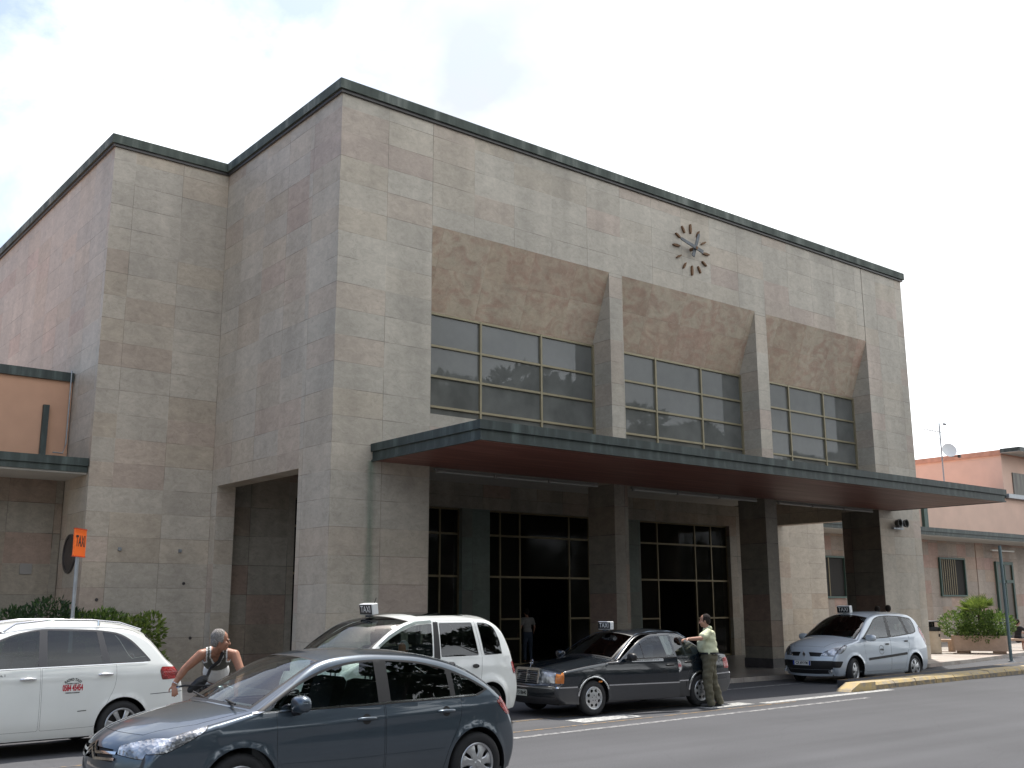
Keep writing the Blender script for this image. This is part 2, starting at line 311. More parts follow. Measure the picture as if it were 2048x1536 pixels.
# asphalt
def asphalt():
    m, n, l, b = newmat('asphalt')
    t = n.new('ShaderNodeTexCoord'); a = n.new('ShaderNodeTexNoise'); a.inputs['Scale'].default_value = 0.35; a.inputs['Detail'].default_value = 8; l.new(t.outputs['Object'], a.inputs[0])
    mp = n.new('ShaderNodeMapping'); mp.inputs['Rotation'].default_value = (0, 0, R(-3.2)); mp.inputs['Scale'].default_value = (0.05, 1.2, 1); l.new(t.outputs['Object'], mp.inputs[0])
    s = n.new('ShaderNodeTexNoise'); s.inputs['Scale'].default_value = 1.0; s.inputs['Detail'].default_value = 5; l.new(mp.outputs[0], s.inputs[0])
    g = n.new('ShaderNodeTexNoise'); g.inputs['Scale'].default_value = 60; g.inputs['Detail'].default_value = 2; l.new(t.outputs['Object'], g.inputs[0])
    def mr(i, lo, hi, x=.3, y=.7):
        q = n.new('ShaderNodeMapRange'); q.inputs[1].default_value = x; q.inputs[2].default_value = y; q.inputs[3].default_value = lo; q.inputs[4].default_value = hi; l.new(i, q.inputs[0]); return q.outputs[0]
    def mul(p, q):
        z = n.new('ShaderNodeMath'); z.operation = 'MULTIPLY'; l.new(p, z.inputs[0]); l.new(q, z.inputs[1]); return z.outputs[0]
    k = mul(mul(mr(a.outputs[0], .90, 1.08), mr(s.outputs[0], .86, 1.12)), mr(g.outputs[0], .8, 1.2))
    vo = n.new('ShaderNodeTexVoronoi'); vo.feature = 'DISTANCE_TO_EDGE'; vo.inputs['Scale'].default_value = 0.42; 
    wv = n.new('ShaderNodeVectorMath'); wv.operation = 'ADD'; l.new(t.outputs['Object'], wv.inputs[0]); l.new(a.outputs['Color'], wv.inputs[1]); l.new(wv.outputs[0], vo.inputs['Vector'])
    k = mul(k, mr(vo.outputs['Distance'], .90, 1.0, 0.0, 0.006))
    v = n.new('ShaderNodeVectorMath'); v.operation = 'SCALE'; v.inputs[0].default_value = (0.082, 0.083, 0.088); l.new(k, v.inputs['Scale']); l.new(v.outputs[0], b.inputs['Base Color'])
    b.inputs['Roughness'].default_value = .85; b.inputs['Specular IOR Level'].default_value = .25
    bp = n.new('ShaderNodeBump'); bp.inputs['Strength'].default_value = .35; bp.inputs['Distance'].default_value = .01; l.new(g.outputs[0], bp.inputs['Height']); l.new(bp.outputs[0], b.inputs['Normal'])
    return m
ASPH = asphalt()
def worn(name, col, thr=.42, under=(0.10, 0.10, 0.105), scale=7):
    m, n, l, b = newmat(name)
    t = n.new('ShaderNodeTexCoord'); a = n.new('ShaderNodeTexNoise'); a.inputs['Scale'].default_value = scale; a.inputs['Detail'].default_value = 8; a.inputs['Roughness'].default_value = .7; l.new(t.outputs['Object'], a.inputs[0])
    q = n.new('ShaderNodeMapRange'); q.inputs[1].default_value = thr-.06; q.inputs[2].default_value = thr+.1; l.new(a.outputs[0], q.inputs[0])
    x = n.new('ShaderNodeMix'); x.data_type = 'RGBA'; l.new(q.outputs[0], x.inputs[0]); x.inputs[6].default_value = (*under, 1); x.inputs[7].default_value = (*col, 1)
    l.new(x.outputs[2], b.inputs['Base Color']); b.inputs['Roughness'].default_value = .75
    return m
WPAINT = worn('worn_white_paint', (0.34, 0.34, 0.33), .50, scale=9)
WPAINT2 = worn('white_road_paint', (0.46, 0.46, 0.44), .44, scale=11)
YPAINT = worn('worn_yellow_paint', (0.32, 0.20, 0.07), .49)
YKERB = worn('yellow_kerb_paint', (0.50, 0.37, 0.16), .47, (0.34, 0.29, 0.22), 5)
KERBSIDE = worn('chipped_kerb_concrete', (0.36, 0.26, 0.12), .5, (0.17, 0.15, 0.12), 6)
PAVE = stone('pavement_slabs', (0.40, 0.36, 0.32), (0.40, 0.35, 0.30), (0.42, 0.34, 0.30), su=.5, sv=.5, seed=9.0, veins=.5, stain=.3)
PFLOOR = stone('portico_floor', (0.16, 0.15, 0.14), (0.16, 0.145, 0.13), (0.17, 0.14, 0.125), su=.6, sv=.6, seed=11.0, veins=.6, stain=.3)
PFLOOR.node_tree.nodes['Principled BSDF'].inputs['Roughness'].default_value = .3
# ------------------------------------------------------------------ ground
g = MB(); g.quad((-400, -400, 0), (400, -400, 0), (400, 400, 0), (-400, 400, 0)); tag(g.build('road', ASPH), kind='structure')
RS = 0.055
def ry(x, c): return c+RS*x
def road_strip(name, c0, c1, x0, x1, mat, z=.004, n=24):
    q = MB()
    for i in range(n):
        a = x0+(x1-x0)*i/n; b = x0+(x1-x0)*(i+1)/n
        q.quad((a, ry(a, c0), z), (b, ry(b, c0), z), (b, ry(b, c1), z), (a, ry(a, c1), z))
    return tag(q.build(name, mat), kind='structure')
road_strip('road_edge_line', -7.15, -7.01, -40, 9.3, WPAINT)
road_strip('taxi_bay_line', -6.56, -6.50, -40, 7.4, YPAINT)
road_strip('taxi_bay_line', -5.42, -5.36, -40, 5.2, YPAINT)
for k, (x0, x1, c0, c1) in enumerate(((1.45, 2.95, -6.33, -5.85), (4.95, 6.35, -6.27, -5.86))):
    road_strip('taxi_bay_mark', c0, c1, x0, x1, WPAINT2, n=3)
road_strip('taxi_bay_mark', -6.42, -6.18, 6.6, 11.6, WPAINT2, n=4)
road_strip('lane_mark', -3.75, -3.6, 4, 12, WPAINT, n=6)
# raised island with yellow kerb stones
isl = thing('kerb_island', 'raised asphalt island edged with cracked yellow painted kerb stones', 'traffic island', (10.3, -5.4, 0))
KX = [10.25+i*1.02 for i in range(34)]
def ko(x): return -5.5+0.060*(x-10.3)
def ki(x): return ko(x)+0.95+0.020*(x-10.3)
random.seed(4)
for i in range(len(KX)-1):
    a, b = KX[i]+.008+random.uniform(0, .012), KX[i+1]-.008; k = MB(); dz = random.uniform(-.008, .008)
    if i == 0:
        k.prism([(a, 0), (b, 0), (b, .185), (a+.38, .18), (a+.06, .05)], ko(a)-.0, ko(a)+.38)
    else:
        n = 4
        prof = [(0, 0), (.015, .10), (.07, .165+dz), (.36, .19+dz), (.36, 0)]
        for j in range(1):
            i0 = len(k.v)
            for x in (a, b):
                for (dy, z) in prof: k.v.append((x, ko(x)+dy, z))
            m = len(prof)
            for q in range(m): k.f.append((i0+q, i0+(q+1) % m, i0+m+(q+1) % m, i0+m+q)); k.m.append(1 if q == 0 else 0)
            k.f.append(tuple(i0+q for q in range(m))); k.m.append(1); k.f.append(tuple(i0+m+q for q in range(m))[::-1]); k.m.append(1)
    k.build('kerb_stone', [YKERB, KERBSIDE], isl)
k = MB(); pts = [(x, ko(x)+.37) for x in KX[1:]]+[(x, ki(x)) for x in KX[1:][::-1]]
k.prism(pts, 0.0, .17, axis='z'); k.build('island_top', ASPH, isl)
k = MB()
for i in range(1, len(KX)-1):
    a, b = KX[i], KX[i+1]; k.quad((a, ki(a)-.09, .174), (b, ki(b)-.09, .174), (b, ki(b)-.02, .174), (a, ki(a)-.02, .174))
k.build('yellow_line', YPAINT, isl)
# pavement: strip before the portico, widening into the forecourt on the right
k = MB(); k.prism([(-60, -1.9), (16.5, -1.9), (19.0, -1.75), (24, -1.05), (30, .15), (36, 1.5), (60, 3.5), (120, 8.04), (26.5, 8.04), (26.5, 6.17), (23.3, 6.17), (23.3, 1.45), (-60, 1.45)], 0, .12, axis='z')
tag(k.build('pavement', [PAVE]), kind='structure')
k = MB(); k.box(-60, 0, 1.45, 8.04, 0, .12); tag(k.build('pavement', PAVE), kind='structure')
k = MB(); k.box(.003, 23.297, 1.455, 6.16, 0, .125); tag(k.build('portico_floor', PFLOOR), kind='structure')
k = MB(); k.quad((0.5, -1.85, .124), (20.5, -1.85, .124), (20.5, 1.45, .124), (0.5, 1.45, .124)); tag(k.build('portico_apron', PFLOOR), kind='structure')
# ------------------------------------------------------------------ station building
SB = thing('station_building', 'tall pale stone station hall with three recessed windows, clock and long canopy', 'building', (11.6, 0, 0))
ZT = 13.5
k = MB()
k.box(0, 2.55, 0, 1.45, 0, ZT)                  # corner pier
k.box(0, .5, 1.452, 5.83, 4.95, ZT, 1)          # side wall over the opening
k.box(-.0, .5, 5.832, 6.168, 0, ZT, 1)
k.box(2.552, 20.748, 0, .5, 10.87, ZT)          # parapet wall over the windows
k.box(20.78, 23.3, 0, 1.45, 0, ZT)              # right pier
k.box(22.8, 23.3, 1.452, 5.83, 4.95, ZT, 1); k.box(22.8, 23.3, 5.832, 6.168, 0, ZT, 1)
k.box(2.552, 20.778, .001, .9, 5.06, 6.28)      # spandrel behind canopy
for a, b in ((8.42, 8.92), (14.7, 15.25)):
    k.box(a, b, .003, 1.0, 6.282, 10.868)
k.build('wall', [ST, STS], SB)
k = MB()
k.box(-3.1, -.002, 6.17, 45, 0, ZT); k.build('wing_wall', STS, SB); k = MB(); k.box(23.302, 26.5, 6.17, 45, 0, ZT); k.build('wing_wall', STS, SB)
k = MB()
for a, b in ((8.42, 8.92), (14.7, 15.25)):
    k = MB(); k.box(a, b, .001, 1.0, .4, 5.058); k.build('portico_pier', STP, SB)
    k = MB(); k.box(a-.02, b+.02, -.02, 1.02, .0, .4); k.build('plinth', DARKST, SB)
k = MB(); k.box(20.77, 20.779, .01, 1.44, .12, 5.04); k.build('stained_shaded_reveal', STP, SB)  # both thin slabs: stains plus portico shade put into a darker colour
k = MB(); k.box(2.551, 2.556, .01, 1.44, .12, 5.04); k.build('stained_shaded_reveal', STP, SB)
# back wall of the portico with its three glazed openings
k = MB()
for a, b in ((8.01, 9.07), (14.65, 15.7)):
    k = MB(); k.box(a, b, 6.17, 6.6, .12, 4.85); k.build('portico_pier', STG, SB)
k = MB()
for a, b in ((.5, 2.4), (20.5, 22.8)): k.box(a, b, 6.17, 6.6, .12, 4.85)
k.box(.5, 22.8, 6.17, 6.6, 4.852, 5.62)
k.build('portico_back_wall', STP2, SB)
k = MB(); k.box(2.55, 20.78, 1.0, 6.17, 5.62, 5.8); k.box(.5, 22.8, 1.45, 6.17, 5.802, 6.0); k.build('portico_ceiling', WSOFF, SB)
# hall interior
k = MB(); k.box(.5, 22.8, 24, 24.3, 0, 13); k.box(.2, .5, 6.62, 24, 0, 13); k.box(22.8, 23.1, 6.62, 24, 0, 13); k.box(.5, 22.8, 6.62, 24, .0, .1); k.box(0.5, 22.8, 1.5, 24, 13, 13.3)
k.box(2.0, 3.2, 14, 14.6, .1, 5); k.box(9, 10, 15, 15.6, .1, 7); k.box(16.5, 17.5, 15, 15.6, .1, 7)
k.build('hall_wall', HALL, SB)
k = MB(); k.box(.1, 23.2, .1, 6.2, 13.302, 13.45); k.box(-3.0, 26.4, 6.21, 44.9, 13.302, 13.45); k.build('roof', COPING, SB)
# coping
k = MB(); o = .11
def cop(x0, x1, y0, y1):
    k.box(x0, x1, y0, y1, ZT+.07, ZT+.31); 
cop(-o, 23.3+o, -o, .55); cop(-o, .45, .551, 6.17-o); cop(22.85, 23.3+o, .551, 6.17-o)
cop(-3.1-o, .45, 6.17-o+.001, 6.65); cop(22.85, 26.5+o, 6.17-o+.001, 6.65); cop(-3.1-o, -2.6, 6.651, 45); cop(26.0, 26.5+o, 6.651, 45)
k.build('coping', COPING, SB)
k = MB(); o = .06
cop2 = lambda a, b, c, d: k.box(a, b, c, d, ZT, ZT+.069)
cop2(-o, 23.3+o, -o, .5); cop2(-o, .4, .501, 6.17-o); cop2(22.9, 23.3+o, .501, 6.17-o); cop2(-3.1-o, .4, 6.171-o, 6.6); cop2(22.9, 26.5+o, 6.171-o, 6.6); cop2(-3.1-o, -2.65, 6.601, 45); cop2(26.05, 26.5+o, 6.601, 45)
k.build('coping_bed', DARKST, SB)
# upper windows
BAYS = ((2.55, 8.42), (8.92, 14.70), (15.25, 20.78))
for bi, (a, b) in enumerate(BAYS):
    q = MB(); q.poly([(a, .0005, 10.869), (b, .0005, 10.869), (b, .72, 8.95), (a, .72, 8.95)]); q.poly([(a, .72, 8.95), (b, .72, 8.95), (b, 1.0, 8.95), (a, 1.0, 8.95)])
    q.poly([(a, .5, 10.86), (b, .5, 10.86), (b, 1.0, 8.96), (a, 1.0, 8.96)])
    q.build('sloping_lintel', STR, SB)
    f = MB(); z0, z1 = 6.28, 8.945; y = .70
    xs = [a, a+(b-a)*.335, a+(b-a)*.675, b]
    fw_ = .055
    for i, x in enumerate(xs):
        x0 = x if i == 0 else x-fw_/2; x1 = x if i == 3 else x+fw_/2
        if i == 0: x1 = x+fw_
        if i == 3: x0 = x-fw_
        f.box(x0, x1, y-.05, y+.08, z0, z1)
    zs = [z0+.0, 6.72, 7.40, 8.06, 8.72-.0]
    zs = [6.28, 6.70, 7.36, 7.98, 8.53]
    zs = [6.28, 6.58, 7.33, 8.08]
    for z in zs+[8.945-.06]: f.box(a+.003, b-.003, y-.04, y+.07, z, z+.055)
    win = f.build('window', BRONZE, SB)
    p = MB(); p.quad((a, y+.01, z0), (b, y+.01, z0), (b, y+.01, z1), (a, y+.01, z1)); pane = p.build('pane', WGLASS, win, fix=False)
    pane.matrix_parent_inverse = Matrix.Identity(4)
# glazed doors and fanlights of the portico
def glaze(a, b, vs, door=None, sub=()):
    f = MB(); y = 6.35; t = .05
    for x in [a+t/2, b-t/2]+list(vs): f.box(x-t/2, x+t/2, y-.03, y+.05, .125, 4.848)
    for z in (.125, 2.78, 4.05, 4.80): f.box(a+.051, b-.051, y-.04, y+.06, z, z+.06 if z < 4.7 else z+.045)
    for (x0, x1, z) in sub: f.box(x0+.03, x1-.03, y-.035, y+.055, z, z+.055)
    d = f.build('glazed_screen', BRONZE2, SB)
    cells = sorted([a]+list(vs)+[b])
    for i in range(len(cells)-1):
        x0, x1 = cells[i]+.02, cells[i+1]-.02
        for z0, z1 in ((.18, 2.78), (2.84, 4.05), (4.11, 4.8)):
            if door and abs(cells[i]-door[0]) < .1 and z0 < 1: continue
            q = MB(); q.quad((x0, y, z0), (x1, y, z0), (x1, y, z1), (x0, y, z1)); o_ = q.build('pane', DGLASS, d, fix=False); o_.matrix_parent_inverse = Matrix.Identity(4)
glaze(2.4, 8.01, (4.3, 6.15, 7.3), None, ((6.15, 7.3, 1.5), (7.3, 8.01, 1.5)))
glaze(9.07, 14.65, (9.6, 10.40, 12.5, 13.4), (10.40,), ((9.6, 10.4, 1.5), (12.5, 13.4, 1.5), (9.6, 10.4, .9)))
glaze(15.7, 20.5, (16.72, 18.71, 19.6), (16.72,), ((15.7, 16.72, 1.45), (18.71, 19.6, 1.45), (19.6, 20.5, 1.45)))
# canopy
cn = MB()
cn.box(.98, 21.57, -3.98, -.002, 5.245, 5.42); cn.box(1.03, 21.52, -3.93, -.002, 5.07, 5.243)
can = cn.build('canopy', COPPER, SB)
# round the canopy: hollow underside, boards
q = MB()
q.box(1.06, 21.49, -3.90, -.004, 5.045, 5.069); sf = q.build('soffit', SOFFIT, can); sf.matrix_parent_inverse = Matrix.Identity(4)
q = MB(); q.box(1.0, 21.55, -3.955, -3.901, 5.03, 5.07); q.box(1.0, 1.055, -3.9, -.004, 5.03, 5.07); q.box(21.495, 21.55, -3.9, -.004, 5.03, 5.07)
o_ = q.build('drip_edge', COPPER, can); o_.matrix_parent_inverse = Matrix.Identity(4)
# fluorescent strips under the canopy
for a, b in ((2.75, 7.9), (9.15, 14.4), (15.4, 20.5)):
    q = MB(); q.box(a, b, .06, .12, 4.98, 5.04); n = 3; st = (b-a)/n
    for i in range(n):
        q.tube([(a+i*st+.05, .03, 4.955), (a+(i+1)*st-.05, .03, 4.955)], .028, 8, 1); q.box(a+i*st-.01, a+i*st+.045, .0, .06, 4.92, 4.99)
    tag(q.build('strip_light', [FIXT, TUBE]), {2: 'white fluorescent strip light under the canopy over the left bay', 9: 'white fluorescent strip light under the canopy over the middle bay', 15: 'white fluorescent strip light under the canopy over the right open bay'}[int(a)], 'strip light', 'strip lights under the canopy')
# roundel window on the wing side and grey box
q = MB(); q.lathe([(.0, -3.13), (.40, -3.13), (.40, -3.15), (.47, -3.15), (.48, -3.099)], 28, 0, 'x', (0, 7.15, 3.2)); q.v = [(x, y, z) for (x, y, z) in q.v]; q.build('round_window', [DARKST], SB, smooth=False)
for (x, z) in ((-2.25, 3.30), (-.75, 3.30)):
    q = MB(); q.box(x-.04, x+.04, 6.13, 6.169, z-.04, z+.04); q.build('wall_fixing', STEEL, SB)
for (x, z) in ((-.35, 1.17), (-2.7, 2.1), (-.6, 2.5)):
    q = MB(); q.lathe([(0, 6.15), (.035, 6.15), (.04, 6.169)], 12, 0, 'y', (x, 0, z)); q.build('wall_fixing', DARKST, SB)
# green copper streak down the corner pier
m, n, l, b = newmat('copper_stain')
n.remove(b); tcn = n.new('ShaderNodeTexCoord'); se = n.new('ShaderNodeSeparateXYZ'); l.new(tcn.outputs['Object'], se.inputs[0])
mp = n.new('ShaderNodeMapping'); mp.inputs['Scale'].default_value = (9, 1, .5); l.new(tcn.outputs['Object'], mp.inputs[0]); no = n.new('ShaderNodeTexNoise'); no.inputs['Scale'].default_value = 1.5; no.inputs['Detail'].default_value = 6; l.new(mp.outputs[0], no.inputs[0])
ab = n.new('ShaderNodeMath'); ab.operation = 'SUBTRACT'; l.new(se.outputs[0], ab.inputs[0]); ab.inputs[1].default_value = 1.0
ab2 = n.new('ShaderNodeMath'); ab2.operation = 'ABSOLUTE'; l.new(ab.outputs[0], ab2.inputs[0])
mr = n.new('ShaderNodeMapRange'); mr.inputs[1].default_value = 0; mr.inputs[2].default_value = .14; mr.inputs[3].default_value = .62; mr.inputs[4].default_value = 0; l.new(ab2.outputs[0], mr.inputs[0])
mu_ = n.new('ShaderNodeMath'); mu_.operation = 'MULTIPLY'; l.new(mr.outputs[0], mu_.inputs[0]); l.new(no.outputs[0], mu_.inputs[1])
df = n.new('ShaderNodeBsdfDiffuse'); df.inputs[0].default_value = (0.10, 0.24, 0.17, 1); tr_ = n.new('ShaderNodeBsdfTransparent'); xx = n.new('ShaderNodeMixShader')
l.new(mu_.outputs[0], xx.inputs[0]); l.new(tr_.outputs[0], xx.inputs[1]); l.new(df.outputs[0], xx.inputs[2]); l.new(xx.outputs[0], n['Material Output'].inputs[0])
q = MB(); q.quad((.84, -.003, .4), (1.16, -.003, .4), (1.16, -.003, 5.04), (.84, -.003, 5.04)); o_ = q.build('copper_stain', m, SB, fix=False)
# clock
CK = thing('wall_clock', 'clock of twelve rusty bronze markers and two grey hands on the stone facade', 'clock', (11.82, 0, 12.25))
def bar(L0, L1, ang, w0, w1, y0, y1, ends=0.0):
    d = Vector((math.sin(ang), 0, math.cos(ang))); s = Vector((math.cos(ang), 0, -math.sin(ang))); c = Vector((11.82, 0, 12.25))
    Lm = (L0+L1)/2
    out = [c+d*L0-s*w0*.45, c+d*(L0+.04)-s*w0, c+d*Lm-s*w1, c+d*(L1-.04)-s*w0, c+d*L1-s*w0*.45, c+d*L1+s*w0*.45, c+d*(L1-.04)+s*w0, c+d*Lm+s*w1, c+d*(L0+.04)+s*w0, c+d*L0+s*w0*.45]
    q = MB(); q.prism([(p.x, p.z) for p in out], y0, y1); return q
for h in range(12):
    lg = h % 3 == 0
    bar(.50 if lg else .53, .80 if lg else .76, h*PI/6, .026 if lg else .021, .038 if lg else .030, -.06, -.0).build('hour_marker', RUST, CK)
def hand(L0, L1, ang, w0, w1, y0, y1):
    d = Vector((math.sin(ang), 0, math.cos(ang))); s = Vector((math.cos(ang), 0, -math.sin(ang))); c = Vector((11.82, 0, 12.25))
    out = [c+d*L0-s*w0, c+d*(L1-.06)-s*w1, c+d*L1, c+d*(L1-.06)+s*w1, c+d*L0+s*w0]; q = MB(); q.prism([(p.x, p.z) for p in out], y0, y1); return q
hand(-.28, .55, R(22), .055, .048, -.20, -.17).build('hour_hand', HANDM, CK)
hand(-.30, .72, R(-77), .055, .042, -.25, -.22).build('minute_hand', HANDM, CK)
q = MB(); q.lathe([(0, -.26), (.05, -.26), (.05, 0.0), ], 14, 0, 'y', (11.82, 0, 12.25)); q.build('clock_hub', RUST, CK)
# floodlights on the right pier
FL = thing('floodlight_pair', 'two round grey floodlights fixed high on the right stone pier', 'floodlight', (21.7, -.2, 4.6))
for dx in (-.20, .20):
    q = MB(); q.lathe([(0, .02), (.08, .0), (.13, -.12), (.14, -.17), (.115, -.17), (.09, -.08), (0, -.05)], 20, 0, 'y', (21.75+dx, -.12, 4.62)); auto_smooth(q.build('lamp_head', basic('lamp_grey_%d' % (dx > 0), (0.05, 0.05, 0.045), .5, .2), FL))
q = MB(); q.box(21.45, 22.05, -.1, -.001, 4.42, 4.48); q.box(21.72, 21.78, -.25, -.001, 4.48, 4.74); q.build('bracket', STEEL, FL)
# ------------------------------------------------------------------ low side buildings
def low_building(x0, x1, name, label, loc, wallm, lower=None):
    B = thing(name, label, 'building', loc)
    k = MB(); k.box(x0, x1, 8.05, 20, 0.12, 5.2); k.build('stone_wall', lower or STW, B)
    k = MB(); k.box(x0, x1, 8.06, 20, 5.2, 7.62); k.build('upper_wall', wallm, B)
    k = MB(); k.box(x0, x1, 7.97, 8.4, 7.62, 7.85); k.build('coping', COPPER, B)
    k = MB(); k.box(x0, x1, 6.2, 8.05, 5.25, 5.44); k.box(x0, x1, 6.25, 8.05, 5.10, 5.249); c = k.build('eaves_canopy', COPPER, B)
    k = MB(); k.box(x0, x1, 6.3, 8.048, 5.06, 5.099); s = k.build('soffit', WSOFF, c); s.matrix_parent_inverse = Matrix.Identity(4)
    return B
LB = low_building(-45, -3.12, 'side_building', 'low orange building with dark canopy left of the stone hall', (-20, 8, 0), ORANGE, STP2)  # darker wall stone: deep shade below the canopy put into its colour
k = MB(); k.box(-3.80, -3.66, 7.95, 8.055, 5.44, 6.95); k.build('dark_pipe', COPPER, LB)
k = MB(); k.tube([(-3.2, 7.93, 7.9), (-3.2, 7.93, 6.0), (-3.26, 7.93, 5.75), (-3.5, 7.93, 5.75)], .018, 8); k.build('downpipe', STEEL, LB)
k = MB(); k.box(-4.0, -3.72, 8.02, 8.049, 2.72, 2.98); k.build('grey_panel', basic('grey_panel', (0.2, 0.19, 0.18), .6), LB)
RB = low_building(26.52, 46.148, 'side_building', 'long low pink building with stone ground floor behind the planter', (36, 8, 0), PINK)
k = MB(); k.box(37.45, 37.8, 7.9, 8.055, 5.44, 6.6); k.build('dark_pipe', GREENM, RB)
def grille_window(x0, x1, z0, z1, B, half=True):
    f = MB(); y = 8.05
    for a in ((x0-.08, x1+.08, z0-.08, z0), (x0-.08, x1+.08, z1, z1+.08), (x0-.08, x0, z0, z1), (x1, x1+.08, z0, z1)): f.box(a[0], a[1], y-.1, y+.0, a[2], a[3])
    w_ = f.build('window', GREENM, B)
    q = MB(); q.quad((x0, y-.012, z0), (x1, y-.012, z0), (x1, y-.012, z1), (x0, y-.012, z1)); o_ = q.build('pane', DARK, w_, fix=False); o_.matrix_parent_inverse = Matrix.Identity(4)
    q = MB(); n = 8 if half else 4
    for i in range(n):
        x = x0+.05+(x1-x0)*(.62 if half else .5)*i/(n-1); q.box(x-.035, x+.035, y-.03, y-.014, z0, z1)
    o_ = q.build('bars', BRONZE2, w_); o_.matrix_parent_inverse = Matrix.Identity(4)
grille_window(38.7, 41.0, 2.40, 4.15, RB); grille_window(28.2, 30.5, 2.3, 3.98, RB, False); grille_window(33.0, 35.2, 2.3, 4.05, RB)
f = MB()
for a in ((44.2, 44.35, .12, 4.15), (45.9, 46.05, .12, 4.15), (44.351, 45.899, 4.0, 4.15), (44.351, 45.899, 3.05, 3.2), (45.05, 45.15, .12, 4.0)): f.box(a[0], a[1], 7.93, 8.05, a[2], a[3])
d_ = f.build('door', GREENM, RB); q = MB(); q.box(44.351, 45.9, 7.99, 8.048, .12, 4.0); o_ = q.build('door_leaf', basic('brown_door', (0.05, 0.035, 0.02), .4), d_); o_.matrix_parent_inverse = Matrix.Identity(4)
for x in (27.6, 31.8, 36.6, 42.6):
    q = MB(); q.box(x-.25, x+.25, 8.02, 8.049, .12, 5.05); q.build('pilaster', STW, RB)
q = MB(); q.tube([(43.6, 7.8, 4.72), (46, 7.8, 4.72)], .05, 8); tag(q.build('strip_light', WHITEP), 'tube light under the eaves above the brown door', 'strip light')
TB = thing('tall_pink_building', 'two storey pink building with overhanging eaves at the far right', 'building', (55, 8, 0))
k = MB(); k.box(46.15, 75, 8.06, 26, 5.2, 10.0); k.build('upper_wall', PINK, TB)
k = MB(); k.box(46.15, 75, 8.05, 26, .12, 5.2); k.build('stone_wall', STW, TB)
k = MB(); k.box(46.05, 75, 8.0, 26, 10.0, 10.28); k.build('fascia', basic('fascia_pink', (0.50, 0.27, 0.19), .9, noise=.2, nscale=3), TB)
k = MB(); k.box(46.0, 75, 6.9, 8.0, 10.1, 10.32); k.box(46.0, 75, 6.92, 7.998, 10.08, 10.099, 1); k.build('eaves', [COPPER, WSOFF], TB)
k = MB(); k.box(46.12, 75, 7.8, 8.06, 7.62, 7.85); k.build('string_course', STEEL, TB)
k = MB(); k.box(46.15, 75, 6.2, 8.05, 5.25, 5.44); k.box(46.15, 75, 6.25, 8.05, 5.06, 5.249, 1); k.build('eaves_canopy', [COPPER, WSOFF], TB)
k = MB(); k.box(47.2, 50.5, 8.0, 8.058, 7.86, 9.1); k.build('shutter', streaky('old_shutter', (0.06, 0.055, 0.045), (0.13, 0.12, 0.10), (0.2, 0.19, 0.16), 8, .5), TB)
# dish aerial on the pink roof
DA = thing('satellite_dish', 'round satellite dish and aerial mast beside the stone hall roofline', 'aerial', (40.4, 8.3, 7.85))
k = MB(); k.tube([(40.35, 8.3, 6.5), (40.35, 8.3, 11.2)], .035, 8); k.tube([(39.0, 8.4, 10.75), (40.45, 8.2, 10.7)], .015, 6); k.tube([(39.7, 8.2, 10.35), (41.3, 8.4, 10.35)], .012, 6)
for i in range(5): k.tube([(39.1+i*.25, 8.1, 10.74), (39.1+i*.25, 8.6, 10.74)], .008, 5)
k.tube([(40.25, 8.0, 11.1), (40.45, 8.0, 11.1)], .06, 6); k.build('mast', STEEL, DA)
k = MB(); prof = [(0.0, -.10)]+[(.38*t, -.08+.08*t*t) for t in (.3, .6, .85, 1)]+[(.38, .015), (.34, .0), (.2, -.045), (0, -.06)]
k.lathe(prof, 26); Mx = Matrix.Translation((40.5, 7.95, 9.75)) @ Matrix.Rotation(R(-38), 4, 'Z') @ Matrix.Rotation(R(72), 4, 'X')
k.v = [tuple(Mx @ Vector(v)) for v in k.v]; auto_smooth(k.build('dish', WHITEP, DA))
k = MB(); k.tube([(40.5, 7.95, 9.4), (40.35, 7.4, 9.35)], .02, 6); k.box(40.28, 40.4, 7.3, 7.42, 9.28, 9.42); k.build('receiver_arm', BLACK, DA)
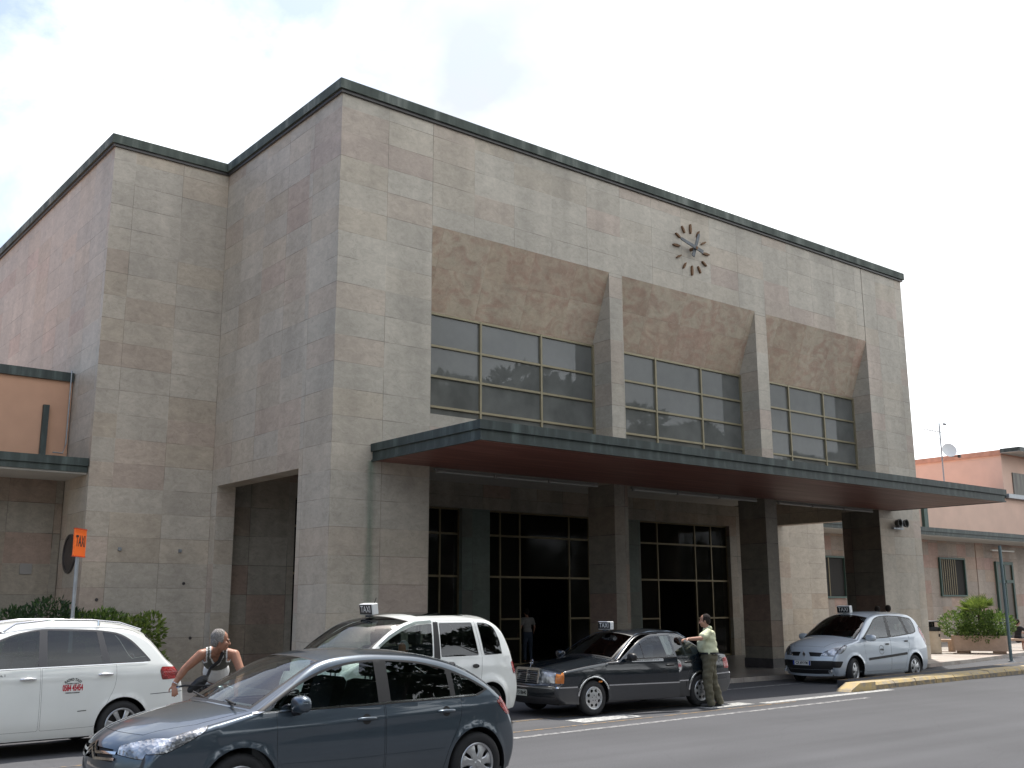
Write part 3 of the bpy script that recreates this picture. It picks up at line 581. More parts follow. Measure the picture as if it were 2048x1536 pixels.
# ------------------------------------------------------------------ car building kit
def cint(x, xs, ys):
    """smooth (pchip-like) interpolation, x may be an array"""
    xs = np.asarray(xs, float); ys = np.asarray(ys, float); x = np.clip(np.asarray(x, float), xs[0], xs[-1])
    h = np.diff(xs); d = np.diff(ys)/h; m = np.zeros_like(ys)
    m[1:-1] = np.where(d[:-1]*d[1:] > 0, 2*d[:-1]*d[1:]/np.where(np.abs(d[:-1]+d[1:]) < 1e-12, 1, d[:-1]+d[1:]), 0); m[0] = d[0]; m[-1] = d[-1]
    i = np.clip(np.searchsorted(xs, x, side='right')-1, 0, len(h)-1); t = (x-xs[i])/h[i]
    return (ys[i]*(2*t**3-3*t**2+1)+ys[i+1]*(-2*t**3+3*t**2)+h[i]*(m[i]*(t**3-2*t**2+t)+m[i+1]*(t**3-t**2)))
def smooth_path(P, sharp, step=.03):
    """Catmull-Rom through rows of P; sharp: set of indices that break the curve"""
    P = np.asarray(P, float); n = len(P); out = []
    for i in range(n-1):
        a, b = P[i], P[i+1]; L_ = np.linalg.norm(b[:2]-a[:2])+1e-9
        def tan(k, d_):
            if k in sharp or k == 0 or k == n-1: return None
            l0 = np.linalg.norm(P[k, :2]-P[k-1, :2]); l1 = np.linalg.norm(P[k+1, :2]-P[k, :2])
            return ((P[k]-P[k-1])/l0*l1+(P[k+1]-P[k])/l1*l0)/(l0+l1)*L_
        t0, t1 = tan(i, 0), tan(i+1, 1); ch = b-a
        if t0 is None and t1 is None: t0 = t1 = ch
        elif t0 is None: t0 = 1.5*ch-.5*t1
        elif t1 is None: t1 = 1.5*ch-.5*t0
        k = max(2, int(math.ceil(L_/step)))
        for j in range(k):
            t = j/k; out.append(a*(2*t**3-3*t**2+1)+t0*(t**3-2*t**2+t)+b*(-2*t**3+3*t**2)+t1*(t**3-t**2))
    out.append(P[-1]); return np.array(out)
def pip(pts, poly):
    x, y = pts[:, 0], pts[:, 1]; inside = np.zeros(len(pts), bool); n = len(poly)
    for i in range(n):
        x0, y0 = poly[i]; x1, y1 = poly[(i+1) % n]
        if y0 == y1: continue
        c = ((y0 > y) != (y1 > y)) & (x < (x1-x0)*(y-y0)/(y1-y0)+x0); inside ^= c
    return inside
def dseg(pts, poly, closed=True):
    """distance to a polyline, nearest outward normal"""
    poly = np.asarray(poly, float); n = len(poly) if closed else len(poly)-1
    best = np.full(len(pts), 1e9); nor = np.zeros((len(pts), 2))
    for i in range(n):
        a = poly[i]; b = poly[(i+1) % len(poly)]; ab = b-a; L2 = ab@ab
        if L2 < 1e-14: continue
        t = np.clip(((pts-a)@ab)/L2, 0, 1); q = a+t[:, None]*ab; dd = pts-q; d = np.sqrt((dd**2).sum(1)); m = d < best
        best[m] = d[m]; nn = np.array([-ab[1], ab[0]])/math.sqrt(L2); nor[m] = nn
    return best, nor
def dense(poly, step, closed=True):
    out = []; n = len(poly)
    for i in range(n if closed else n-1):
        a = np.array(poly[i], float); b = np.array(poly[(i+1) % n], float); k = max(1, int(np.linalg.norm(b-a)/step+.5))
        for j in range(k): out.append(tuple(a+(b-a)*j/k))
    if not closed: out.append(tuple(poly[-1]))
    return out
def rpoly(pts, r=.04, n=5):
    """round the corners of a polygon (pt may carry its own radius)"""
    out = []; m = len(pts)
    for i in range(m):
        p = np.array(pts[i][:2], float); rr = pts[i][2] if len(pts[i]) > 2 else r
        a = np.array(pts[i-1][:2], float)-p; b = np.array(pts[(i+1) % m][:2], float)-p
        la, lb = np.linalg.norm(a), np.linalg.norm(b); q = min(rr, la*.45, lb*.45)
        if q < 1e-4: out.append(tuple(p)); continue
        s, e = p+a/la*q, p+b/lb*q
        for j in range(n+1):
            t = j/n; out.append(tuple((1-t)**2*s+2*t*(1-t)*p+t*t*e))
    return out
def shrink(poly, d):
    """inset a convex-ish polygon"""
    P = np.array(poly, float); n = len(P); A = sum(P[i][0]*P[(i+1) % n][1]-P[(i+1) % n][0]*P[i][1] for i in range(n)); s = 1 if A > 0 else -1
    out = []
    for i in range(n):
        e0 = P[i]-P[i-1]; e1 = P[(i+1) % n]-P[i]; e0 = e0/(np.linalg.norm(e0)+1e-9); e1 = e1/(np.linalg.norm(e1)+1e-9)
        nn = np.array([-e0[1]-e1[1], e0[0]+e1[0]])*s; nl = np.linalg.norm(nn)
        if nl < 1e-6: continue
        nn /= nl; c = max(.5, nn@(np.array([-e0[1], e0[0]])*s)); out.append(tuple(P[i]+nn*d/c))
    return out
def arcp(c, r, a0, a1, n=16, sy=1.0):
    return [(c[0]+r*math.cos(R(a0+(a1-a0)*i/n)), c[1]+sy*r*math.sin(R(a0+(a1-a0)*i/n))) for i in range(n+1)]
def triangulate(outline, regions, free, spacing):
    """outline: closed loop, regions: list (name, loop); returns verts Nx2, {name: tris}; later regions win"""
    loops = [dense(outline, spacing)]+[dense(r[1], spacing) for r in regions]
    vs = []; es = []
    for lp in loops:
        i0 = len(vs); vs += lp; es += [(i0+i, i0+(i+1) % len(lp)) for i in range(len(lp))]
    if len(free):
        F = np.array(free, float); F = F[pip(F, loops[0])]
        d = np.full(len(F), 1e9)
        for lp in loops: d = np.minimum(d, dseg(F, lp)[0])
        F = F[d > spacing*.3]; vs += [tuple(p) for p in F]
    r = delaunay_2d_cdt([Vector(v) for v in vs], es, [], 0, 1e-5)
    V = np.array([tuple(v) for v in r[0]]); T = np.array([f for f in r[2] if len(f) == 3])
    Cn = V[T].mean(1); ok = pip(Cn, loops[0]); T = T[ok]; Cn = Cn[ok]
    own = np.zeros(len(T), int)
    for k, lp in enumerate(loops[1:]): own[pip(Cn, lp)] = k+1
    # consistent winding (ccw)
    a, b, c = V[T[:, 0]], V[T[:, 1]], V[T[:, 2]]; ar = (b[:, 0]-a[:, 0])*(c[:, 1]-a[:, 1])-(b[:, 1]-a[:, 1])*(c[:, 0]-a[:, 0])
    T[ar < 0] = T[ar < 0][:, ::-1]; keep = np.abs(ar) > 1e-9; T = T[keep]; own = own[keep]
    res = {'body': T[own == 0]}
    for k, rg in enumerate(regions):
        t = T[own == k+1]; res[rg[0]] = np.vstack([res[rg[0]], t]) if rg[0] in res else t
    return V, res
class Car:
    """profile rows: xE, zE, xC, zC, r, sharp   (front bottom -> over the top -> rear bottom), x to the rear, near side at -y"""
    def __init__(s, prof, plan, vert, zbelt, tum, sill, hubs, arch, p=2.2, spacing=.05, extra=None, flare=.012, archz=None):
        P = [q[:5] for q in prof]; sh = {i for i, q in enumerate(prof) if len(q) > 5 and q[5]}
        s.path = smooth_path(P, sh); s.ctrl = prof
        E = s.path[:, :2]; s.E = E; s.plan, s.vert, s.zbelt, s.tum, s.p = plan, vert, zbelt, tum, p
        s.hubs, s.arch, s.sill, s.extra, s.flare, s.sp = hubs, arch, sill, extra, flare, spacing
        s.S = np.concatenate([[0], np.cumsum(np.linalg.norm(np.diff(E, axis=0), axis=1))])
        s.parts = {}; s.archz = archz or {}
        # s value of each control point
        s.sc = [s.S[int(np.argmin(((E-np.array(q[:2]))**2).sum(1)))] for q in prof]
        s.YE = s.W0(E)-s.path[:, 4]
    def W0(s, P):
        P = np.atleast_2d(P); x, z = P[:, 0], P[:, 1]
        zb = s.zbelt(x) if callable(s.zbelt) else s.zbelt
        w_ = cint(x, *zip(*s.plan))+cint(np.minimum(z, zb), *zip(*s.vert))-np.maximum(z-zb, 0)*s.tum-np.maximum(z-zb, 0)**2*.12
        for (hx, hz) in s.hubs:
            d = np.sqrt((x-hx)**2+(z-hz)**2); w_ = w_+s.flare*np.exp(-((d-s.arch)/.035)**2)*(z > .2)
        if s.extra: w_ = w_+s.extra(x, z)
        return w_
    def side(s, P, off=0.0):
        """map (x,z) -> near-side points (negative y) and normals"""
        P = np.atleast_2d(np.asarray(P, float)); w0 = s.W0(P); e = 2e-3
        gx = (s.W0(P+[e, 0])-s.W0(P-[e, 0]))/(2*e); gz = (s.W0(P+[0, e])-s.W0(P-[0, e]))/(2*e)
        d, no = dseg(P, s.E, False); i = np.array([np.argmin(((s.E-p)**2).sum(1)) for p in P]); r = s.path[i, 4]
        t = np.clip(d/r, 0, 1); sn = np.sqrt(np.clip(1-(1-t)**2, 0, 1)); y = w0-r+r*sn
        ns = np.stack([-gx, np.ones_like(gx), -gz], 1); ns /= np.linalg.norm(ns, axis=1)[:, None]
        n2 = np.stack([no[:, 0], np.zeros(len(P)), no[:, 1]], 1); c = np.clip(1-t, 0, 1)
        N_ = n2*c[:, None]+ns*sn[:, None]; N_ /= np.linalg.norm(N_, axis=1)[:, None]
        X = np.stack([P[:, 0], y, P[:, 1]], 1)+N_*off
        X[:, 1] *= -1; N_ = N_*[1, -1, 1]; return X, N_
    def strip(s, Q, off=0.0):
        """map (s, q) with q = y/YE*.75 -> points"""
        Q = np.atleast_2d(np.asarray(Q, float))
        def f(sv, q):
            v = np.clip(q/.75, -1, 1); c = [np.interp(sv, s.S, s.path[:, k]) for k in range(4)]; ye = np.interp(sv, s.S, s.YE)
            k = 1-np.abs(v)**s.p
            return np.stack([c[0]+(c[2]-c[0])*k, v*ye, c[1]+(c[3]-c[1])*k], 1)
        e = 4e-3; X = f(Q[:, 0], Q[:, 1]); ds = f(Q[:, 0]+e, Q[:, 1])-f(Q[:, 0]-e, Q[:, 1]); dq = f(Q[:, 0], np.clip(Q[:, 1]+e, -.75, .75))-f(Q[:, 0], np.clip(Q[:, 1]-e, -.75, .75))
        N_ = np.cross(ds, dq); N_ /= (np.linalg.norm(N_, axis=1)[:, None]+1e-9)
        # outward = left of travel direction in xz: normal (-dz, dx)
        ref = np.stack([-ds[:, 2], np.zeros(len(Q)), ds[:, 0]], 1); sg = np.sign((N_*ref).sum(1)); sg[sg == 0] = 1; N_ *= sg[:, None]
        return X+N_*off, N_
    def sx(s, x, lo=0, hi=99):
        """s at a given centre-line x between control indices lo..hi"""
        a, b = s.sc[lo], s.sc[min(hi, len(s.sc)-1)]; m = (s.S >= a) & (s.S <= b); xs = s.path[m, 2]; ss = s.S[m]; o = np.argsort(xs); return float(np.interp(x, xs[o], ss[o]))
    def sz(s, z, lo=0, hi=99):
        a, b = s.sc[lo], s.sc[min(hi, len(s.sc)-1)]; m = (s.S >= a) & (s.S <= b); zs = s.path[m, 3]; ss = s.S[m]; o = np.argsort(zs); return float(np.interp(z, zs[o], ss[o]))
    def q(s, sv, y): return float(y/np.interp(sv, s.S, s.YE)*.75)
    def fpoly(s, pts, lo, hi, by='z'):
        """polygon given as (y, z) or (y, x) on the strip -> (s, q)"""
        out = []
        for (y, t) in dense(pts, .05):
            sv = s.sz(t, lo, hi) if by == 'z' else s.sx(t, lo, hi); out.append((sv, s.q(sv, y)))
        return out
    def outline(s):
        E = [tuple(p) for p in s.E]; pts = list(E); zl = s.sill
        x0, x1 = E[0][0], E[-1][0]; bot = []
        for (hx, hz) in sorted(s.hubs, reverse=True):
            a = math.degrees(math.asin(max(-1, min(1, (zl(hx) if callable(zl) else zl)-hz))/s.arch)) if abs(((zl(hx) if callable(zl) else zl)-hz)/s.arch) < 1 else 0
            bot += arcp((hx, hz), s.arch, a, 180-a, 26)
        return pts+bot
    def build(s, root, paint, side_regions, strip_regions, mats, under=None, names=None, mirror=True, skip_far=()):
        """regions: (key, loop).  mats: key -> (object name, material, offset, parent key)"""
        sp = s.sp; ol = s.outline(); x0, x1 = s.E[:, 0].min(), s.E[:, 0].max(); z0, z1 = .1, s.E[:, 1].max()
        fr = []; j = 0; zz_ = z0
        while zz_ < z1:
            xx_ = x0+(sp/2 if j % 2 else 0)
            while xx_ < x1: fr.append((xx_, zz_)); xx_ += sp
            zz_ += sp*.866; j += 1
        d, _ = dseg(np.array(fr), s.E, False); rmax = s.path[:, 4].max(); fr = [f for f, dd in zip(fr, d) if dd > rmax*.8]
        # rings along the fillet
        no = np.zeros_like(s.E); no[1:-1] = s.E[2:]-s.E[:-2]; no[0] = s.E[1]-s.E[0]; no[-1] = s.E[-1]-s.E[-2]; no /= np.linalg.norm(no, axis=1)[:, None]
        inn = np.stack([no[:, 1], -no[:, 0]], 1)
        for f in (.06, .16, .32, .55, .8, 1.0):
            rp = s.E+inn*(s.path[:, 4]*f)[:, None]; dd, _ = dseg(rp, s.E, False); okk = dd > s.path[:, 4]*f*.93; fr += [tuple(p) for p in rp[okk]]
        V, reg = triangulate(ol, side_regions, fr, sp)
        for key, T in reg.items():
            if not len(T): continue
            u, inv = np.unique(T, return_inverse=True); T2 = inv.reshape(T.shape); off = mats.get(key, (0, 0, 0))[2] if key != 'body' else 0
            X, Nn = s.side(V[u], off)
            s.parts.setdefault(key, []).append(('near', X, Nn, T2[:, ::-1] if False else T2))
            if mirror and key not in skip_far: s.parts[key].append(('far', X*[1, -1, 1], Nn*[1, -1, 1], T2[:, ::-1]))
        # strip
        so = [(sv, -.75) for sv in s.S]+[(sv, .75) for sv in s.S[::-1]]
        fr = []; a = s.S[0]; j = 0
        while a < s.S[-1]:
            for q_ in np.arange(-.75+(.05 if j % 2 else .09), .75, .09): fr.append((a, q_))
            a += sp; j += 1
        V, reg = triangulate(so, strip_regions, fr, sp)
        for key, T in reg.items():
            if not len(T): continue
            u, inv = np.unique(T, return_inverse=True); T2 = inv.reshape(T.shape); off = mats.get(key, (0, 0, 0))[2] if key != 'body' else 0
            X, Nn = s.strip(V[u], off); s.parts.setdefault(key, []).append(('strip', X, Nn, T2))
        objs = {}
        def make(name, chunks, mat, parent):
            vs = []; fs = []; ns = []
            for (_, X, Nn, T) in chunks:
                u_, iv_ = np.unique(T, return_inverse=True); T = iv_.reshape(T.shape); X = X[u_]; Nn = Nn[u_]; i = len(vs)
                # orient faces along normals
                a, b, c = X[T[:, 0]], X[T[:, 1]], X[T[:, 2]]; fn = np.cross(b-a, c-a); sg = (fn*Nn[T[:, 0]]).sum(1) < 0; T = T.copy(); T[sg] = T[sg][:, ::-1]
                vs += [tuple(x) for x in X]; ns += [tuple(x) for x in Nn]; fs += [tuple(int(k)+i for k in t) for t in T]
            return mk(name, vs, fs, mat, parent, smooth=True, normals=ns, uv=False)
        objs['body'] = make('body', s.parts['body'], paint, root)
        for key in [k for k in mats if k in s.parts]:
            name, mat, off, par = mats[key]
            chunks = s.parts[key]; par_o = objs.get(par, root) if par else root
            groups = {}
            def sub(c, m_):
                T_ = c[3][m_]
                return (c[0], c[1], c[2], T_)
            for c in chunks:
                if c[0] == 'strip' and key in ('lamp', 'tail', 'lampseam', 'amber'):
                    yc = c[1][c[3]][:, :, 1].mean(1)
                    for g_, m_ in (('near', yc < 0), ('far', yc >= 0)):
                        if m_.any(): groups.setdefault(g_, []).append(sub(c, m_))
                elif c[0] == 'strip' and key in ('grille', 'chrome', 'bumper'):
                    par_ = list(range(len(c[1])))
                    def fd_(a_):
                        while par_[a_] != a_: par_[a_] = par_[par_[a_]]; a_ = par_[a_]
                        return a_
                    for t_ in c[3]:
                        r0 = fd_(t_[0]); par_[fd_(t_[1])] = r0; par_[fd_(t_[2])] = r0
                    rts = np.array([fd_(t_[0]) for t_ in c[3]])
                    for j_, r0 in enumerate(sorted(set(rts))): groups.setdefault('strip%d' % j_, []).append(sub(c, rts == r0))
                else: groups.setdefault(c[0], []).append(c)
            # joins: strip+near pieces of one lamp are one object, far side separate
            if name in JOIN: 
                objs[key] = make(name, chunks, mat, par_o)
            else:
                for g_, cs in groups.items():
                    pp = objs.get(par+('' if g_ != 'far' else '@far'), par_o) if par else root
                    ob = make(name, cs, mat, pp); objs[key if g_ != 'far' else key+'@far'] = ob
        return objs
    def decal(s, loops2d, faces, name, mat, parent, off=.004, far=False):
        X, Nn = s.side(np.array(loops2d), off); 
        if far: X = X*[1, -1, 1]; Nn = Nn*[1, -1, 1]
        F2 = []
        for q in faces:
            nn = np.cross(X[q[1]]-X[q[0]], X[q[2]]-X[q[0]]); F2.append(tuple(q) if np.dot(nn, Nn[q[0]]) > 0 else tuple(q)[::-1])
        o = mk(name, X, F2, mat, parent, smooth=False, uv=False); return o
    def ribbon(s, line, w_, name, mat, parent, off=.002, far=True, smooth_n=True):
        """thin strip following a polyline on the side"""
        obs = []
        P = np.array(dense(line, .03, False)); T = np.gradient(P, axis=0); T /= np.linalg.norm(T, axis=1)[:, None]; Nn = np.stack([-T[:, 1], T[:, 0]], 1)
        A = P+Nn*w_/2; B = P-Nn*w_/2; n = len(P); XA, NA = s.side(A, off); XB, NB = s.side(B, off)
        for sgn in ((1, -1) if far else (1,)):
            f = [(i, i+1, n+i+1, n+i) for i in range(n-1)]
            VV = np.vstack([XA, XB])*[1, sgn, 1]; NV = np.vstack([NA, NB])*[1, sgn, 1]
            if np.dot(np.cross(VV[f[0][1]]-VV[f[0][0]], VV[f[0][2]]-VV[f[0][0]]), NV[f[0][0]]) < 0: f = [q[::-1] for q in f]
            obs.append(mk(name, VV, f, mat, parent, smooth=True, normals=NV, uv=False))
        return obs
JOIN = ('headlight_x',)
def ribpoly(line, w_):
    P = np.array(dense(line, .05, False)); T = np.gradient(P, axis=0); T /= np.linalg.norm(T, axis=1)[:, None]; Nn = np.stack([-T[:, 1], T[:, 0]], 1)
    return [tuple(p) for p in P+Nn*w_/2]+[tuple(p) for p in (P-Nn*w_/2)[::-1]]
def carpaint(name, col, metal=.0, rough=.35, flake=0.0):
    m, n, l, b = newmat(name)
    b.inputs['Base Color'].default_value = (*col, 1); b.inputs['Metallic'].default_value = metal; b.inputs['Roughness'].default_value = rough
    b.inputs['Coat Weight'].default_value = 1.0; b.inputs['Coat Roughness'].default_value = .04; b.inputs['Coat IOR'].default_value = 1.55
    t = n.new('ShaderNodeTexCoord'); z = n.new('ShaderNodeTexNoise'); z.inputs['Scale'].default_value = 2.0; z.inputs['Detail'].default_value = 5; l.new(t.outputs['Object'], z.inputs[0])
    q = n.new('ShaderNodeMapRange'); q.inputs[3].default_value = .9; q.inputs[4].default_value = 1.08; l.new(z.outputs[0], q.inputs[0])
    # road dust on the lower body
    se = n.new('ShaderNodeSeparateXYZ'); l.new(t.outputs['Object'], se.inputs[0])
    dz = n.new('ShaderNodeMapRange'); dz.inputs[1].default_value = .12; dz.inputs[2].default_value = .6; dz.inputs[3].default_value = .35; dz.inputs[4].default_value = 0; l.new(se.outputs[2], dz.inputs[0])
    dm = n.new('ShaderNodeMath'); dm.operation = 'MULTIPLY'; l.new(dz.outputs[0], dm.inputs[0]); l.new(z.outputs[0], dm.inputs[1])
    v = n.new('ShaderNodeVectorMath'); v.operation = 'SCALE'; v.inputs[0].default_value = col; l.new(q.outputs[0], v.inputs['Scale'])
    x = n.new('ShaderNodeMix'); x.data_type = 'RGBA'; l.new(dm.outputs[0], x.inputs[0]); l.new(v.outputs[0], x.inputs[6]); x.inputs[7].default_value = (0.20, 0.18, 0.15, 1); l.new(x.outputs[2], b.inputs['Base Color'])
    # unpainted dark inner skin
    g_ = n.new('ShaderNodeNewGeometry'); d_ = n.new('ShaderNodeBsdfDiffuse'); d_.inputs[0].default_value = (0.02, 0.02, 0.02, 1); mxs = n.new('ShaderNodeMixShader')
    l.new(g_.outputs['Backfacing'], mxs.inputs[0]); l.new(b.outputs[0], mxs.inputs[1]); l.new(d_.outputs[0], mxs.inputs[2]); l.new(mxs.outputs[0], n['Material Output'].inputs[0])
    return m
CGLASS = glassmat('car_glass', (0.66, 0.75, 0.71), 0.03, 0.0, 1.0)
CGLASSD = glassmat('tinted_car_glass', (0.30, 0.35, 0.34), 0.03, 0.0, 1.0)
RUBBER = basic('tyre_rubber', (0.022, 0.022, 0.023), .8, noise=.2, nscale=20)
ALLOY = basic('alloy', (0.50, 0.51, 0.52), .3, .75, noise=.06, nscale=5)
SEAT = basic('seat_fabric', (0.035, 0.036, 0.04), .9)
CABIN = basic('cabin_plastic', (0.035, 0.036, 0.038), .6)
CABINL = basic('cabin_light_trim', (0.16, 0.16, 0.15), .8)
def lampmat(name, col, dark=(0.08, 0.08, 0.085), sc_=22, metal=.6, rough=.12):
    m, n, l, b = newmat(name); t = n.new('ShaderNodeTexCoord'); v = n.new('ShaderNodeTexVoronoi'); v.inputs['Scale'].default_value = sc_; l.new(t.outputs['Object'], v.inputs['Vector'])
    z = n.new('ShaderNodeTexNoise'); z.inputs['Scale'].default_value = 7; z.inputs['Detail'].default_value = 1.5; l.new(t.outputs['Object'], z.inputs[0])
    q = n.new('ShaderNodeValToRGB'); e = q.color_ramp.elements; e[0].position = .42; e[0].color = (*dark, 1); e[1].position = .58; e[1].color = (*col, 1); l.new(z.outputs[0], q.inputs[0]); l.new(q.outputs[0], b.inputs['Base Color'])
    b.inputs['Metallic'].default_value = metal; b.inputs['Roughness'].default_value = rough; b.inputs['Coat Weight'].default_value = 1; b.inputs['Coat Roughness'].default_value = .02
    bp = n.new('ShaderNodeBump'); bp.inputs['Strength'].default_value = .5; bp.inputs['Distance'].default_value = .02; l.new(v.outputs['Distance'], bp.inputs['Height']); l.new(bp.outputs[0], b.inputs['Normal']); return m
HEADL = lampmat('headlight_lens', (0.62, 0.64, 0.67), (0.18, 0.19, 0.20), 30); TAILL = lampmat('tail_light_lens', (0.42, 0.006, 0.006), (0.16, 0.003, 0.003), 60, 0.0, .15); INDL = lampmat('amber_lens', (0.85, 0.28, 0.02), (0.55, 0.15, 0.01), 60, 0, .15)
def rim_steps(style, r):
    return None
def wheel(root, x, y, z, rt_, wd, rr, style, turn=0.0, side=-1):
    """wheel at hub (x,y,z); outer face towards side*y"""
    W = bpy.data.objects.new('wheel', None); COL.objects.link(W); W.parent = root; W.location = (x, y, z); W.rotation_euler = (0, 0, turn+(0 if side < 0 else PI)); W.empty_display_size = .1
    key = (rt_, wd, rr, style)
    if key in WH:
        for nm, me in WH[key]:
            o = bpy.data.objects.new(nm, me); COL.objects.link(o); o.parent = W
        return W
    res = []
    k = MB(); h = wd/2
    k.lathe([(rr-.01, -h*.75), (rr+.012, -h*.92), (rr+.04, -h), (rt_-.03, -h*.93), (rt_-.006, -h*.7), (rt_, -h*.3), (rt_, h*.3), (rt_-.006, h*.7), (rt_-.03, h*.93), (rr+.02, h), (rr-.01, h*.7)], 40, 0, 'y')
    o = auto_smooth(k.build('tyre', RUBBER, W, world=False, uv=False), 60); res.append(('tyre', o.data))
    k = MB(); k.lathe([(rr+.004, -h*.90), (rr-.004, -h*.98), (rr-.02, -h*.90), (rr-.028, -h*.5), (rr-.03, h*.7)], 40, 0, 'y')
    yo = -h*.80
    if style == 'merc':
        n = 64; ring = []
        for j in range(n):
            t = 2*PI*j/n; ring.append((rr-.022)*1.0)
        # disc with eight scallop openings near the edge
        outer = arcp((0, 0), rr-.018, 0, 360, 63)[:-1]; holes = []
        for q in range(8):
            a = 2*PI*q/8+PI/8; c = ((rr-.062)*math.cos(a), (rr-.062)*math.sin(a)); hp = []
            for t in range(12):
                u_ = 2*PI*t/12; px, py = .026*math.cos(u_), .030*math.sin(u_)*(1-.25*math.cos(u_)); hp.append((c[0]+px*math.cos(a)-py*math.sin(a), c[1]+px*math.sin(a)+py*math.cos(a)))
            holes.append(('h', hp))
        V, reg = triangulate(outer, holes, [(a_*.03, b_*.03) for a_ in range(-8, 9) for b_ in range(-8, 9)], .03)
        yy = lambda p: yo-.012*math.cos(min(1, np.hypot(*p)/(rr-.02))*PI*.5)*1.2
        k.add([(p[0], yy(p), p[1]) for p in V], [tuple(t) for t in reg['body']])
        for q in range(5):
            a = 2*PI*q/5+.3; k.lathe([(0, yo-.018), (.008, yo-.018), (.009, yo)], 8, 1, 'y', (.048*math.cos(a), 0, .048*math.sin(a)))
    else:
        ns, w0, w1, swell = {'cap7': (7, .040, .062, 0), 'five': (5, .045, .075, 0), 'seven': (7, .03, .038, 0), 'star': (5, .05, .09, 0)}[style]
        for q in range(ns):
            a = 2*PI*q/ns+.25; ca, sa = math.cos(a), math.sin(a)
            def T(u_, v_, y_): return (u_*ca-v_*sa, y_, u_*sa+v_*ca)
            ri, ro = .03, rr-.012
            secs = [(ri, w0*1.0, yo-.012), (ri+(ro-ri)*.5, w0*.9, yo-.008), (ro-.03, w1*.95, yo+.004), (ro, w1*1.15, yo+.012)]
            vv = []
            for (u_, hw, y_) in secs: vv += [T(u_, -hw/1.0, y_), T(u_, -hw*.7, y_-.010), T(u_, hw*.7, y_-.010), T(u_, hw, y_)]
            ff = []
            for e in range(3):
                for d_ in range(3): ff.append((e*4+d_, e*4+d_+1, e*4+5+d_, e*4+4+d_))
            k.add(vv, ff)
        k.lathe([(0, yo-.03), (.028, yo-.03), (.042, yo-.022), (.075, yo-.006), (.08, yo+.01)], 20, 0, 'y')
    o = auto_smooth(k.build('rim', [ALLOY, BLACK], W, world=False, uv=False), 30); res.append(('rim', o.data))
    k = MB(); k.lathe([(0, yo+.05), (rr-.03, yo+.05)], 24, 0, 'y'); o = k.build('brake_disc', BLACK, W, world=False, uv=False); res.append(('brake_disc', o.data))
    WH[key] = res; return W
WH = {}
def interior(root, x0, x1, hw, zf, zs, dash_x, dash_z, wheel_pos=None, roof=None, seats=((2.0, .37), (2.0, -.37)), rear=None, pillar=None, mat=None):
    cab = mat or CABIN
    k = MB(); k.box(x0, x1, -hw, hw, zf, zf+.03); k.build('cabin_floor', cab, root, world=False)
    k = MB(); k.prism([(dash_x-.45, dash_z-.06), (dash_x-.42, dash_z-.01), (dash_x-.1, dash_z), (dash_x, dash_z-.05), (dash_x+.02, dash_z-.3), (dash_x-.15, dash_z-.5), (dash_x-.45, dash_z-.5)], -hw+.03, hw-.03); k.build('dashboard', cab, root, world=False)
    def seat(x, y, w_=.25, hr=True, nm='seat'):
        k = MB(); k.box(x-.45, x+.05, y-w_, y+w_, zs-.15, zs, bev=.04)
        pr = [(x+.0, zs-.05), (x+.12, zs-.05), (x+.30, zs+.55), (x+.26, zs+.60), (x+.17, zs+.58), (x+.04, zs+.15)]; k.prism(pr, y-w_, y+w_)
        if hr: k.box(x+.22, x+.32, y-.13, y+.13, zs+.63, zs+.82, bev=.03); k.tube([(x+.27, y-.05, zs+.55), (x+.27, y-.05, zs+.66)], .008, 5); k.tube([(x+.27, y+.05, zs+.55), (x+.27, y+.05, zs+.66)], .008, 5)
        k.build(nm, SEAT, root, world=False)
    for (x, y) in seats: seat(x, y)
    if rear: seat(rear, 0, hw-.12, False, 'rear_bench'); 
    if rear:
        for y in (-.4, .4):
            k = MB(); k.box(rear+.24, rear+.33, y-.12, y+.12, zs+.6, zs+.74, bev=.02); k.build('headrest', SEAT, root, world=False)
    if wheel_pos:
        x, y, z = wheel_pos; pts = [(x+.19*math.cos(t)*.35, y+.19*math.sin(t), z+.19*math.cos(t)*.94) for t in [2*PI*i/24 for i in range(25)]]
        k = MB(); k.tube(pts, .014, 6, caps=False); k.tube([(x, y-.18, z), (x, y+.18, z)], .02, 6); k.tube([(x, y, z), (x-.3, y, z-.15)], .03, 6); k.build('steering_wheel', BLACK, root, world=False)
    # rear view mirror
def underbody(root, x0, x1, hw, z0, z1, hubs, arch):
    k = MB(); hb = sorted(hubs); segs = [(x0+.1, hb[0][0]-arch-.02, .16), (hb[0][0]+arch+.02, hb[1][0]-arch-.02, .02), (hb[1][0]+arch+.02, x1-.12, .2)]
    for a, b, c in segs:
        if b > a+.05: k.box(a, b, -hw+c, hw-c, z0, z1)
    k.box(x0+.1, x1-.1, -hw+.28, hw-.28, z0+.02, z1-.002); k.build('underbody', BLACK, root, world=False)
    for (hx, hz) in hb:
        for sg in (-1, 1):
            k = MB(); n = 18; ri = arch+.005; ys = (sg*(hw-.30), sg*(hw+.035))
            for y in ys:
                for j in range(n+1): a = R(-15)+R(210)*j/n; k.v.append((hx+ri*math.cos(a), y, hz+ri*math.sin(a)))
            for j in range(n): k.f.append((j, j+1, n+1+j+1, n+1+j)); k.m.append(0)
            k.f.append(tuple(range(n+1))); k.m.append(0); k.build('wheel_arch_liner', BLACK, root, world=False)
